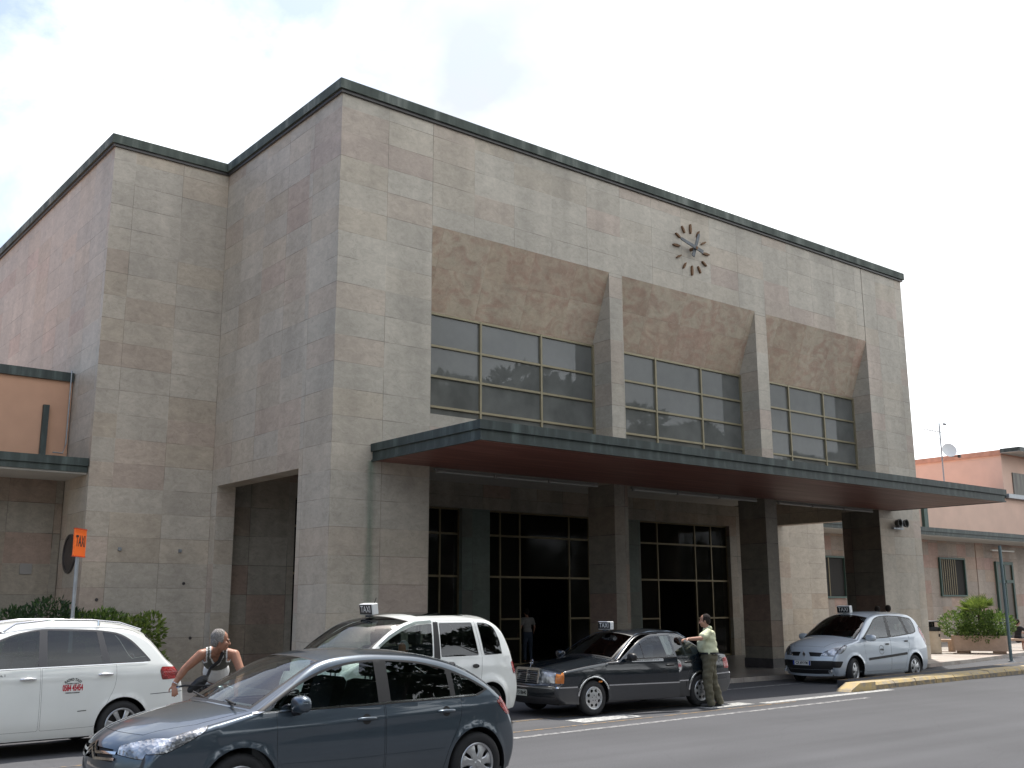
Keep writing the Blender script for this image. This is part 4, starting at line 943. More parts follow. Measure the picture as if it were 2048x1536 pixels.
def mirror_geo(root, x, y, z, mat, s=1.0, sg=-1, arm=True, hang=0):
    M_ = Matrix.Translation((x, y+sg*.13, z)) @ Matrix.Diagonal((.075*s, .12*s, .075*s, 1))
    vs = []; fs = []; n, m_ = 14, 9
    for i in range(m_):
        ph = PI*(i+.5)/m_
        for j in range(n):
            th = 2*PI*j/n; v = Vector((math.sin(ph)*math.cos(th), math.cos(ph), math.sin(ph)*math.sin(th)))
            sq = lambda t: math.copysign(abs(t)**.75, t); v = Vector((sq(v.x) if v.x < 0 else min(sq(v.x), .55), sq(v.y), sq(v.z))); vs.append(tuple(M_ @ v))
    for i in range(m_-1):
        for j in range(n): fs.append((i*n+j, i*n+(j+1) % n, (i+1)*n+(j+1) % n, (i+1)*n+j))
    fs.append(tuple(range(n))); fs.append(tuple((m_-1)*n+j for j in range(n)))
    k = MB(); k.add(vs, fs); o = auto_smooth(k.build('door_mirror', mat, root, world=False), 50)
    k = MB(); k.tube([(x, y+sg*.0, z-.03-hang), (x, y+sg*.08, z-.045-hang*.6)], [.035, .025], 8)
    if hang: k.tube([(x, y+sg*.08, z-.045-hang*.6), (x, y+sg*.12, z-.05)], .03, 8)
    k.build('mirror_arm', BLACK, o, world=False)
    return o
def handle(root, car, x, z, mat, L_=.2, cup=True, off=.02, far=True, hh=.016):
    for sg in ((1, -1) if far else (1,)):
        P = [(x-L_/2+L_*t, z) for t in (0, .12, .35, .65, .88, 1)]; X, Nn = car.side(np.array(P), 0); X = X*[1, sg, 1]; Nn = Nn*[1, sg, 1]
        offs = [.002, off*.8, off, off, off*.8, .002]; k = MB(); k.tube([tuple(X[i]+Nn[i]*offs[i]) for i in range(6)], [hh*.6, hh, hh*1.15, hh*1.15, hh, hh*.6], 8); o = auto_smooth(k.build('door_handle', mat, root, world=False), 60)
    return o
def taxi_sign(root, x, y, z, w_=.34, h=.17, d=.1, rz=R(90), txt=WHITEP, back=None, facecol=None, tilt=0, frame=True):
    """sign lying across the roof; front face with TAXI looks to -x, the back to +x"""
    T = bpy.data.objects.new('taxi_sign', None); COL.objects.link(T); T.parent = root; T.location = (x, y, z); T.rotation_euler = (0, tilt, 0); T.empty_display_size = .1
    fc = facecol or BLACK
    k = MB(); k.box(-d/2, d/2, -w_/2, w_/2, .03, h+.03, bev=.012); k.build('sign_case', txt, T, world=False)
    k = MB(); k.box(-d/2-.004, -d/2, -w_/2+.014, w_/2-.014, .044, h+.016); k.box(d/2, d/2+.004, -w_/2+.014, w_/2-.014, .044, h+.016); k.build('sign_face', fc, T, world=False)
    k = MB(); k.lathe([(0, 0), (.07, 0), (.06, .032), (0, .032)], 14, 0, 'z'); k.build('magnet_foot', BLACK, T, world=False)
    v, f = text_geo('TAXI', 1.0, 1.0, .0); wd = max(a for a, b in v)-min(a for a, b in v); hh = max(b for a, b in v)-min(b for a, b in v); v = [(a*w_*.72/wd, b*h*.56/hh) for a, b in v]
    k = MB(); k.add([(-d/2-.006, -a, b+.03+h/2) for a, b in v], f); k.add([(d/2+.006, a, b+.03+h/2) for a, b in v], f); k.build('lettering', WHITEP, T, world=False, fix=False)
    return T
def plate(root, x, y, z, s_, col=WHITEP, w_=.52, h=.11, tilt=0, eu=False):
    k = MB(); k.box(-.008, 0, -w_/2, w_/2, -h/2, h/2); P_ = k.build('number_plate', col, root, world=False); P_.location = (x, y, z); P_.rotation_euler = (0, tilt, 0)
    v, f = text_geo(s_, h*.85, .85, .003); k = MB(); k.add([(-.010, -a, b) for a, b in v], f); o = k.build('lettering', BLACK, P_, world=False, fix=False)
    if eu: k = MB(); k.box(-.0095, -.008, w_/2-.045, w_/2-.002, -h/2+.002, h/2-.002); k.box(-.0095, -.008, -w_/2+.002, -w_/2+.045, -h/2+.002, h/2-.002); k.build('blue_band', BLUE, P_, world=False)
    return P_
BLUE = basic('blue_band', (0.01, 0.05, 0.35), .4); REDP = basic('red_print', (0.45, 0.01, 0.03), .5); BLK = basic('black_print', (0.02, 0.02, 0.02), .5); SEAM = basic('panel_gap', (0.01, 0.01, 0.011), .8)
PAPER = basic('paper', (0.65, 0.66, 0.62), .8); PAPERB = basic('blue_paper', (0.16, 0.40, 0.50), .8)
# ------------------------------------------------------------------ cars
def flip(poly): return [(-a, b) for a, b in poly]
def place(root, x, y, th): root.location = (x, y, 0); root.rotation_euler = (0, 0, th)
def side_text(car, s, cx, cz, size, mat, parent, sx=1.0, name='lettering', bold=.002, arc=None, off=.004, fit=None):
    v, f = text_geo(s, size, 1.0, bold); pts = []
    if fit:
        wd = max(a for a, b in v)-min(a for a, b in v); hh = max(b for a, b in v)-min(b for a, b in v); v = [(a*fit[0]/wd, b*fit[1]/hh) for a, b in v]
    else: v = [(a*sx, b) for a, b in v]
    for a, b in v:
        if arc:
            t = a/arc; pts.append((cx+(arc+b)*math.sin(t), cz+(arc+b)*math.cos(t)-arc))
        else: pts.append((cx+a, cz+b))
    return car.decal(pts, f, name, mat, parent, off)
def ring_decal(car, cx, cz, r0, r1, mat, parent, name='ring', off=.003, a0=0, a1=360):
    n = 28; v = arcp((cx, cz), r0, a0, a1, n)+arcp((cx, cz), r1, a0, a1, n); m_ = n+1
    f = [(i, i+1, m_+i+1, m_+i) for i in range(n)]; return car.decal(v, f, name, mat, parent, off)
def disc_decal(car, cx, cz, r, mat, parent, name='sticker', off=.002):
    v = arcp((cx, cz), r, 0, 360, 28)[:-1]+[(cx, cz)]; f = [(i, (i+1) % 28, 28) for i in range(28)]; return car.decal(v, f, name, mat, parent, off)
# ---- dark blue-grey hatchback in the foreground
C4P = carpaint('blue_grey_metallic', (0.070, 0.095, 0.122), .6, .28)
c4 = thing('hatchback_car', 'blue-grey rounded hatchback passing in the foreground, largest car in the picture', 'car')
A = Car([(.16, .18, -.10, .17, .06), (.06, .35, -.16, .34, .08), (.06, .52, -.16, .54, .08), (.10, .66, -.12, .69, .08), (.26, .78, .0, .80, .07), (.53, .86, .27, .91, .06), (.85, .93, .62, .985, .05),
         (1.05, .972, .85, 1.02, .045, 1), (1.40, 1.185, 1.25, 1.25, .05), (1.77, 1.385, 1.68, 1.43, .06), (2.19, 1.445, 2.15, 1.485, .07), (2.6, 1.435, 2.6, 1.478, .07), (3.0, 1.395, 3.0, 1.438, .07),
         (3.33, 1.315, 3.37, 1.37, .07), (3.63, 1.175, 3.72, 1.25, .07), (3.88, .985, 4.0, 1.08, .07), (4.03, .80, 4.20, .86, .08), (4.10, .62, 4.28, .63, .08), (4.12, .45, 4.29, .42, .08), (4.06, .25, 4.22, .22, .06)],
        [(-.15, .60), (0, .72), (.18, .80), (.5, .85), (1.0, .87), (2.2, .88), (3.3, .87), (3.8, .83), (4.05, .77), (4.3, .62)],
        [(.1, -.12), (.25, -.045), (.45, -.008), (.62, 0), (.8, -.010), (.96, -.035)], .96, .42, .17, ((.905, .315), (3.513, .315)), .365,
        extra=lambda x, z: .010*np.exp(-((z-.80-.04*(x-.9))/.06)**2)*(x > .7)*(x < 3.9), spacing=.045)
fg = rpoly([(1.10, .968, .01), (1.28, 1.06, .2), (1.47, 1.165, .2), (1.65, 1.245, .2), (1.85, 1.31, .2), (2.1, 1.355, .2), (2.36, 1.37), (2.33, .985)], .02)
rg = rpoly([(2.50, 1.37), (2.88, 1.337, .2), (3.20, 1.262), (3.20, 1.0), (2.47, .992)], .02)
qg = rpoly([(3.27, 1.232), (3.5, 1.14, .1), (3.665, 1.045, .02), (3.53, 1.004), (3.26, 1.0)], .015)
dlo = rpoly([(1.02, .955, .01), (1.26, 1.08, .2), (1.46, 1.19, .2), (1.65, 1.268, .2), (1.85, 1.333, .2), (2.1, 1.377, .2), (2.4, 1.392, .2), (2.88, 1.36, .2), (3.24, 1.27, .2), (3.52, 1.155, .1), (3.71, 1.045, .02), (3.55, .985, .03), (2.4, .965, .1)], .02)
fd = rpoly([(1.24, .958, .01), (2.385, .968, .01), (2.385, .25), (1.30, .25, .06), (1.25, .5)], .03); rd = rpoly([(2.40, .968, .01), (3.33, .985, .01), (3.30, .74, .1), (3.15, .50, .15), (3.08, .25), (2.40, .25)], .03)
hl = rpoly([(-.05, .655), (.0, .80), (.30, .83), (.63, .89, .01), (.57, .83), (.40, .745), (.24, .675)], .03)
tl = rpoly([(3.80, .915, .01), (3.92, 1.0, .02), (4.15, .95), (4.15, .78), (3.94, .775)], .03)
sr = [('gap', fd), ('front_door', shrink(fd, .004)), ('gap', rd), ('rear_door', shrink(rd, .004)), ('trim', dlo), ('fglass', fg), ('rglass', rg), ('qglass', qg), ('lampseam', hl), ('lamp', shrink(hl, .006)), ('tail', tl),
      ('fuel', rpoly([(3.58, .93), (3.72, .93), (3.72, .80), (3.58, .80)], .04))][:-1]
F = lambda pts, lo=0, hi=6, by='z': A.fpoly(pts, lo, hi, by)
hoodp = A.fpoly([(-.70, .34), (-.745, .93), (.745, .93), (.70, .34), (.5, .03), (-.5, .03)], 3, 7, 'x')
hoodp = [(a, b) for a, b in hoodp]
s7, s9, s13, s15 = A.sc[7], A.sc[9], A.sc[13], A.sc[15]
def qy(s_, y): return (s_, A.q(s_, y))
ws = [qy(s7+.02, -.72)]+[qy(s7+.02, y) for y in (-.4, 0, .4)]+[qy(s7+.02, .72), qy((s7+s9)/2, .665), qy(s9+.02, .60)]+[qy(s9+.03, y) for y in (.3, 0, -.3)]+[qy(s9+.02, -.60), qy((s7+s9)/2, -.665)]
bw = [qy(s13+.12, -.5), qy(s13+.12, .5), qy(s15-.02, .56), qy(s15-.02, -.56)]
hlf = F([(-.90, .655), (-.90, .83), (-.62, .805), (-.40, .735), (-.43, .665), (-.6, .65)])
str_ = [('hoodgap', hoodp), ('hood', shrink(hoodp, .006)), ('lampseam', hlf), ('lamp', shrink(hlf, .006)), ('lampseam', [(a, -b) for a, b in hlf]), ('lamp', shrink([(a, -b) for a, b in hlf], .006)),
        ('grille', F([(-.40, .60), (-.36, .70), (.36, .70), (.40, .60)])), ('grille', F([(-.55, .27), (-.6, .44), (.6, .44), (.55, .27)])),
        ('chrome', F(ribpoly([(-.42, .675), (-.12, .655), (0, .73), (.12, .655), (.42, .675)], .022))), ('chrome', F(ribpoly([(-.42, .625), (-.12, .605), (0, .68), (.12, .605), (.42, .625)], .022))),
        ('wsrim', ws), ('wglass', shrink(ws, .03)), ('bglass', bw), ('tail', A.fpoly([(-.9, .78), (-.9, .97), (-.66, .93), (-.68, .79)], 14, 18)), ('tail', A.fpoly([(.9, .78), (.9, .97), (.66, .93), (.68, .79)], 14, 18))]
SM = {'gap': ('panel_gap', SEAM, -.003, None), 'front_door': ('front_door', C4P, 0, None), 'rear_door': ('rear_door', C4P, 0, None), 'trim': ('window_trim', BLACK, .001, None), 'fglass': ('window', CGLASS, .0, 'front_door'), 'rglass': ('window', CGLASS, .0, 'rear_door'), 'qglass': ('quarter_window', CGLASS, .0, None),
      'lampseam': ('lamp_seal', SEAM, -.002, None), 'lamp': ('headlight', HEADL, .002, None), 'tail': ('tail_light', TAILL, .004, None), 'hoodgap': ('hood_gap', SEAM, -.003, None), 'hood': ('hood', C4P, .0, None), 'grille': ('grille', BLACK, -.02, None), 'chrome': ('chrome_bar', CHROME, .012, None),
      'wsrim': ('windscreen_seal', BLACK, .001, None), 'wglass': ('windscreen', CGLASS, .002, None), 'bglass': ('rear_window', CGLASSD, .003, None)}
A.build(c4, C4P, sr, str_, SM)
A.ribbon([(1.02, .962), (2.4, .980), (3.54, .998)], .014, 'chrome_strip', CHROME, c4, .006)
A.ribbon([(1.27, .50), (2.0, .485), (3.1, .50)], .012, 'rubbing_strip', C4P, c4, .008)
handle(c4, A, 2.18, .845, C4P, .21); handle(c4, A, 3.12, .862, C4P, .21)
for x, z in ((2.18, .842), (3.12, .859)):
    v = arcp((x, z), .05, 0, 360, 20)[:-1]; A.decal(v+[(x, z)], [(i, (i+1) % 20, 20) for i in range(20)], 'handle_recess', BLACK, c4, .001)
mirror_geo(c4, 1.42, -.85, 1.03, C4P, 1.05, -1, hang=.05); mirror_geo(c4, 1.42, .85, 1.03, C4P, 1.05, 1, hang=.05)
for hx in (.905, 3.513):
    for sg in (-1, 1): wheel(c4, hx, sg*.765, .315, .315, .2, .205, 'cap7', side=sg)
interior(c4, .9, 3.9, .8, .22, .58, 1.5, .96, (1.60, -.36, .93), seats=((2.2, .37), (2.2, -.37)), rear=3.15, mat=basic('cabin_grey', (.07, .075, .08), .7)); underbody(c4, .08, 4.1, .80, .17, .30, A.hubs, .365)
k = MB(); k.box(1.02, 1.22, -.62, -.42, .985, .99); k.build('dash_papers', PAPER, c4, world=False)
k = MB(); k.tube([(.93, -.62, 1.035), (1.0, .02, 1.075)], .010, 5); k.tube([(.90, -.05, 1.045), (.97, .5, 1.08)], .010, 5); k.build('wiper', BLACK, c4, world=False)
k = MB(); k.box(1.68, 1.72, -.11, .11, 1.28, 1.35); k.build('rear_view_mirror', BLACK, c4, world=False)
place(c4, -7.58, -9.7, R(-1))
# ---- white estate taxi on the left
WP = carpaint('white_paint', (0.78, 0.80, 0.77), 0, .35)
cr = thing('estate_taxi', 'white estate taxi at the left edge with a red phone number on its rear door', 'taxi')
B = Car([(.3, .22, .05, .2, .06), (.2, .45, 0, .45, .08), (.3, .75, .08, .78, .08), (.7, .95, .5, 1.0, .06), (1.0, 1.05, .85, 1.1, .05, 1), (1.5, 1.40, 1.4, 1.46, .05), (1.85, 1.585, 1.8, 1.66, .06), (2.3, 1.675, 2.3, 1.74, .07),
         (2.9, 1.675, 2.9, 1.75, .07), (3.3, 1.645, 3.35, 1.71, .07), (3.62, 1.575, 3.7, 1.645, .06), (3.80, 1.46, 3.88, 1.57, .05), (4.08, 1.15, 4.19, 1.22, .05), (4.22, 1.03, 4.34, 1.08, .05), (4.30, .88, 4.44, .88, .06),
         (4.36, .62, 4.54, .62, .08), (4.37, .45, 4.55, .43, .08), (4.28, .27, 4.42, .24, .06)],
        [(0, .5), (.2, .75), (.6, .86), (1.2, .88), (2.5, .89), (3.4, .885), (3.9, .86), (4.25, .80), (4.5, .7)],
        [(.1, -.10), (.28, -.035), (.45, -.005), (.65, 0), (.9, -.006), (1.0, -.018), (1.1, -.04)], 1.1, .38, .22, ((.72, .33), (3.41, .33)), .375,
        extra=lambda x, z: .012*(1/(1+np.exp(-(z-.97)/.012)))*(x > .5)-.012*(z > .97)*(x > .5)*np.exp(-((z-1.05)/.05)**2)*0, spacing=.055)
fg = rpoly([(1.12, 1.12), (1.5, 1.34, .2), (1.8, 1.475, .2), (1.98, 1.55, .2), (2.17, 1.59, .2), (2.30, 1.605), (2.25, 1.13)], .02); rg = rpoly([(2.40, 1.61), (3.06, 1.583), (3.11, 1.165), (2.37, 1.15)], .02)
qg = rpoly([(3.14, 1.58), (3.36, 1.54, .1), (3.52, 1.45, .15), (3.67, 1.30, .15), (3.765, 1.185, .03), (3.72, 1.165), (3.22, 1.155)], .02)
dlo = rpoly([(1.05, 1.10, .01), (1.5, 1.37, .2), (1.8, 1.505, .2), (2.0, 1.575, .2), (2.3, 1.63, .1), (2.7, 1.625, .2), (3.1, 1.605, .2), (3.38, 1.56, .1), (3.55, 1.46, .15), (3.70, 1.30, .15), (3.81, 1.17, .03), (3.5, 1.145), (2.3, 1.13)], .02)
fd = rpoly([(1.15, 1.11, .01), (2.285, 1.125, .01), (2.30, .33), (1.2, .33)], .03); rd = rpoly([(2.30, 1.125, .01), (3.30, 1.14, .01), (3.30, .86, .12), (3.17, .62, .15), (3.06, .34, .08), (2.32, .33)], .03)
tl = rpoly([(3.93, 1.03), (3.96, 1.085, .02), (4.35, 1.07), (4.40, .92), (3.97, .905)], .025)
F = lambda pts, lo=0, hi=4, by='z': B.fpoly(pts, lo, hi, by)
def qb(s_, y): return (s_, B.q(s_, y))
s4, s6, s11, s12 = B.sc[4], B.sc[6], B.sc[11], B.sc[12]
ws = [qb(s4+.02, -.74), qb(s4+.02, 0), qb(s4+.02, .74), qb(s6, .63), qb(s6, 0), qb(s6, -.63)]; bw = [qb(s11-.02, -.56), qb(s11-.02, .56), qb(s12+.04, .66), qb(s12+.04, -.66)]
BM = dict(SM); BM.update({'front_door': ('front_door', WP, 0, None), 'rear_door': ('rear_door', WP, 0, None), 'rglass': ('window', CGLASSD, 0, 'rear_door'), 'qglass': ('quarter_window', CGLASSD, 0, None), 'trim': ('window_trim', basic('grey_trim', (.05, .05, .055), .4), .001, None)})
BM.pop('hood'); B.build(cr, WP, [('gap', fd), ('front_door', shrink(fd, .003)), ('gap', rd), ('rear_door', shrink(rd, .003)), ('trim', dlo), ('fglass', fg), ('rglass', rg), ('qglass', qg), ('tail', tl)],
        [('wsrim', ws), ('wglass', shrink(ws, .03)), ('bglass', bw), ('tail', B.fpoly([(-.9, .91), (-.9, 1.09), (-.52, 1.06), (-.52, .93)], 12, 16)), ('tail', B.fpoly([(.9, .91), (.9, 1.09), (.52, 1.06), (.52, .93)], 12, 16))], BM)
B.ribbon([(1.1, 1.115), (2.3, 1.132), (3.75, 1.152)], .012, 'chrome_strip', CHROME, cr, .006); B.ribbon([(3.80, .72), (4.3, .735)], .008, 'bumper_seam', SEAM, cr, .002)
handle(cr, B, 2.13, .995, CHROME, .2, hh=.018); handle(cr, B, 3.15, 1.015, CHROME, .2, hh=.018)
for hx in B.hubs:
    for sg in (-1, 1): wheel(cr, hx[0], sg*.775, .33, .325, .21, .225, 'seven', side=sg)
for sg in (-1, 1):
    k = MB(); k.tube([(1.85, sg*.60, 1.60), (2.0, sg*.595, 1.70), (2.4, sg*.59, 1.745), (3.0, sg*.585, 1.74), (3.4, sg*.58, 1.70), (3.72, sg*.57, 1.60)], .016, 8); k.tube([(3.1, sg*.59, 1.735), (3.1, sg*.60, 1.66)], .02, 6); auto_smooth(k.build('roof_rail', CHROME, cr, world=False), 60)
interior(cr, .9, 3.9, .8, .28, .66, 1.5, 1.08, (1.58, -.36, 1.05), seats=((2.0, .37), (2.0, -.37)), rear=2.95); underbody(cr, .15, 4.35, .80, .2, .33, B.hubs, .375)
mirror_geo(cr, 1.35, -.86, 1.15, WP, 1.1, -1)
side_text(B, 'RADIO TAXI', 2.71, .968, .078, BLK, cr, arc=.15, fit=(.23, .036)); side_text(B, 'NUMERO UNICO', 2.71, .915, .034, BLK, cr, fit=(.16, .014)); side_text(B, '0584 45454', 2.71, .858, .105, REDP, cr, bold=.004, fit=(.27, .085)); side_text(B, 'COMUNE DI VIAREGGIO', 2.71, .796, .033, BLK, cr, fit=(.19, .015))
B.decal([(2.79, .548), (2.91, .552), (2.91, .562), (2.79, .558)], [(0, 1, 2, 3)], 'badge', BLK, cr, .003); side_text(B, 'TAXI n. 1', 1.76, 1.05, .07, BLK, cr, fit=(.17, .03))
place(cr, -9.15, -3.95, R(3))
# ---- white MPV taxi behind the blue-grey car
mp = thing('compact_taxi_van', 'white high-roofed taxi van with lit-up roof sign lettered TAXI, behind the blue-grey car', 'taxi')
mp['label'] = 'white high-roofed taxi van with slanted TAXI roof sign, right behind the blue-grey car'
M_ = Car([(.25, .2, .0, .2, .06), (.1, .45, -.1, .45, .08), (.12, .7, -.06, .75, .08), (.25, .93, .05, 1.0, .07), (.55, 1.09, .1, 1.17, .05, 1), (.9, 1.36, .5, 1.46, .05), (1.3, 1.59, .95, 1.69, .06), (1.65, 1.695, 1.5, 1.77, .07), (2.3, 1.735, 2.3, 1.80, .08),
          (2.95, 1.72, 3.0, 1.78, .08), (3.33, 1.665, 3.43, 1.735, .09), (3.53, 1.53, 3.66, 1.60, .09), (3.66, 1.28, 3.8, 1.30, .08), (3.74, 1.02, 3.88, 1.02, .08), (3.84, .75, 4.0, .75, .08), (3.86, .45, 4.02, .45, .08), (3.78, .25, 3.92, .22, .06)],
         [(-.1, .55), (.1, .78), (.4, .89), (1.0, .92), (2.5, .925), (3.2, .91), (3.6, .86), (3.9, .78)], [(.1, -.08), (.3, -.02), (.6, 0), (.9, -.008), (1.08, -.03)], 1.08, .20, .22, ((.47, .32), (3.12, .32)), .375, spacing=.055,
         extra=lambda x, z: .02*np.exp(-((np.hypot(x-3.12, z-.32)-.42)/.05)**2))
fg = rpoly([(.80, 1.14), (.87, 1.26, .1), (1.1, 1.41, .2), (1.41, 1.55, .2), (1.65, 1.62, .2), (1.99, 1.64), (1.92, 1.13)], .03); rg = rpoly([(2.14, 1.65), (2.84, 1.65), (2.89, 1.12), (2.09, 1.12)], .03)
qg = rpoly([(2.96, 1.65), (3.17, 1.64, .1), (3.33, 1.56, .1), (3.42, 1.36, .15), (3.44, 1.13), (3.01, 1.12)], .03)
bp_ = rpoly([(2.02, 1.665), (2.12, 1.665), (2.07, 1.09), (1.94, 1.09)], .01)
fd = rpoly([(.62, 1.08, .02), (.85, 1.30, .1), (1.1, 1.45, .2), (1.4, 1.59, .2), (1.7, 1.67, .1), (2.04, 1.685), (1.97, .3), (.85, .3)], .03); rd = rpoly([(2.08, 1.69), (2.90, 1.685), (2.96, 1.1), (2.92, .75, .1), (2.78, .45, .1), (2.72, .3), (2.0, .3), (2.02, 1.1)], .02)
MM = dict(BM); MM.update({'front_door': ('front_door', WP, 0, None), 'rear_door': ('rear_door', WP, 0, None), 'pillar': ('door_pillar', BLACK, .001, None), 'qglass': ('quarter_window', CGLASSD, 0, None)})
def qm(s_, y): return (s_, M_.q(s_, y))
s4, s7, s10, s13 = M_.sc[4], M_.sc[7], M_.sc[10], M_.sc[13]
ws = [qm(s4+.03, -.80), qm(s4+.03, 0), qm(s4+.03, .80), qm(s7-.05, .72), qm(s7-.05, 0), qm(s7-.05, -.72)]; bw = [qm(s10+.15, -.6), qm(s10+.15, .6), qm(s13-.02, .7), qm(s13-.02, -.7)]
sun_r = [qm(s7+.25, -.5), qm(s7+.25, .5), qm(s7+1.2, .5), qm(s7+1.2, -.5)]
tlp = rpoly([(3.64, .98), (3.70, 1.02), (3.9, 1.0), (3.9, .78), (3.70, .80)], .02)
MM['sunroof'] = ('sunroof', CGLASSD, .004, None)
M_.build(mp, WP, [('gap', fd), ('front_door', shrink(fd, .004)), ('gap', rd), ('rear_door', shrink(rd, .004)), ('pillar', bp_), ('fglass', fg), ('rglass', rg), ('qglass', qg), ('tail', tlp)],
         [('wsrim', ws), ('wglass', shrink(ws, .03)), ('bglass', bw), ('sunroof', sun_r), ('tail', M_.fpoly([(-.95, .79), (-.95, 1.02), (-.72, 1.0), (-.72, .8)], 12, 15)), ('tail', M_.fpoly([(.95, .79), (.95, 1.02), (.72, 1.0), (.72, .8)], 12, 15))], MM)
M_.ribbon([(.9, 1.30), (1.12, 1.44), (1.42, 1.578), (1.66, 1.648), (1.98, 1.665)], .045, 'wind_deflector', CGLASSD, mp, .02, far=False)
for x in (1.72, 2.80):
    v = [(x+.075*math.cos(t), .955+.033*math.sin(t)) for t in [2*PI*i/20 for i in range(20)]]; M_.decal(v, [tuple(range(20))], 'door_handle', BLACK, mp, .008)
for hx in M_.hubs:
    for sg in (-1, 1): wheel(mp, hx[0], sg*.80, .32, .315, .2, .2, 'five', side=sg)
interior(mp, .5, 3.6, .84, .28, .68, .95, 1.10, (1.05, -.5, 1.08), seats=((1.55, .52), (1.55, 0), (1.55, -.52)), rear=2.55); underbody(mp, .1, 3.8, .84, .2, .33, M_.hubs, .375)
mirror_geo(mp, .86, -.93, 1.17, WP, 1.1, -1); mirror_geo(mp, .86, .93, 1.17, WP, 1.1, 1)
taxi_sign(mp, 1.22, -.12, 1.755, .36, .18, .12, tilt=R(-8))
k = MB(); k.tube([(1.12, -.25, 1.74), (1.25, -.25, 2.05)], .005, 5); k.build('aerial', BLACK, mp, world=False)
place(mp, -3.15, -4.85, R(4))
# ---- black saloon taxi
KP = carpaint('dark_green_black_paint', (0.003, 0.008, 0.014), 0, .25)
CLAD = basic('grey_side_cladding', (0.045, 0.046, 0.05), .45, coat=.3)
me_ = thing('saloon_taxi', 'black saloon taxi with chrome radiator grille and its front door held open', 'taxi')
D = Car([(.22, .24, .04, .22, .05), (.08, .35, -.05, .35, .05), (.06, .50, -.06, .50, .04, 1), (.09, .555, -.03, .56, .04, 1), (.14, .565, .05, .57, .03, 1), (.17, .74, .08, .77, .03), (.25, .795, .14, .84, .05, 1), (.7, .86, .7, .915, .06),
         (1.25, .915, 1.22, .98, .05), (1.46, .935, 1.38, 1.0, .05, 1), (1.92, 1.225, 1.84, 1.31, .05), (2.2, 1.365, 2.12, 1.43, .05), (2.6, 1.41, 2.6, 1.47, .06), (3.1, 1.41, 3.1, 1.47, .06), (3.38, 1.38, 3.44, 1.435, .06), (3.62, 1.23, 3.72, 1.30, .05),
         (3.97, 1.02, 4.05, 1.055, .05, 1), (4.3, .995, 4.35, 1.025, .05), (4.52, .97, 4.62, 1.0, .05, 1), (4.56, .80, 4.66, .80, .05), (4.57, .635, 4.68, .635, .04, 1), (4.62, .61, 4.74, .61, .04, 1), (4.62, .45, 4.74, .45, .05), (4.52, .27, 4.64, .25, .05)],
        [(0, .76), (.1, .80), (.3, .835), (.9, .86), (2.3, .868), (3.6, .86), (4.2, .835), (4.5, .80), (4.7, .76)], [(.1, -.06), (.25, -.02), (.5, 0), (.7, 0), (.85, -.018), (.96, -.045)], .96, .50, .22, ((.87, .31), (3.67, .31)), .35, spacing=.055)
fdo = rpoly([(1.20, .24), (1.18, .90, .03), (1.50, .945, .02), (1.78, 1.125, .1), (2.05, 1.29, .15), (2.32, 1.385, .1), (2.78, 1.395, .02), (2.80, .24)], .02)
rdo = rpoly([(2.82, .24), (2.81, 1.395, .02), (3.1, 1.39, .1), (3.33, 1.345, .1), (3.56, 1.17, .1), (3.60, .95, .05), (3.48, .80, .1), (3.28, .62, .1), (3.2, .24)], .02)
fg = rpoly([(1.66, .965, .01), (2.05, 1.235, .15), (2.32, 1.335, .1), (2.72, 1.352), (2.73, .975)], .02); rg = rpoly([(2.88, 1.352), (3.1, 1.345, .1), (3.28, 1.30), (3.30, .985), (2.87, .977)], .02); qg = rpoly([(3.335, 1.265), (3.50, 1.12, .03), (3.53, 1.0), (3.335, .99)], .012)
clad = [(-.1, .15), (-.1, .50), (4.8, .50), (4.8, .15)]
cf = [(1.21, .245), (1.205, .50), (2.795, .50), (2.795, .245)]; cre = [(2.825, .245), (2.825, .50), (3.235, .50), (3.21, .245)]
ind = rpoly([(.02, .585), (.02, .76), (.21, .765), (.20, .585)], .01)
DM = dict(SM); DM.update({'front_door': ('front_door', KP, 0, None), 'rear_door': ('rear_door', KP, 0, None), 'clad': ('side_cladding', CLAD, .006, None), 'cladf': ('door_cladding', CLAD, .006, 'front_door'), 'cladr': ('door_cladding', CLAD, .006, 'rear_door'), 'fglass': ('window', CGLASS, 0, 'front_door'), 'rglass': ('window', CGLASSD, 0, 'rear_door'), 'qglass': ('quarter_window', CGLASSD, 0, 'rear_door'), 'amber': ('indicator', INDL, .004, None), 'hood': ('hood', KP, 0, None)})
def qd(s_, y): return (s_, D.q(s_, y))
s9, s11, s14, s16 = D.sc[9], D.sc[11], D.sc[14], D.sc[16]
ws = [qd(s9+.02, -.70), qd(s9+.02, 0), qd(s9+.02, .70), qd(s11-.04, .57), qd(s11-.04, 0), qd(s11-.04, -.57)]; bw = [qd(s14+.06, -.52), qd(s14+.06, .52), qd(s16-.05, .62), qd(s16-.05, -.62)]
hp = D.fpoly([(-.74, .30), (-.76, 1.2), (.76, 1.2), (.74, .30), (.30, .17), (-.30, .17)], 6, 9, 'x')
F = lambda pts: D.fpoly(pts, 3, 7, 'z')
tld = rpoly([(4.36, .90), (4.7, .92), (4.7, .70), (4.38, .70)], .01)
lampL = F([(-.68, .59), (-.68, .775), (-.37, .775), (-.37, .59)]); amb = F([(-.9, .59), (-.9, .765), (-.69, .765), (-.69, .59)])
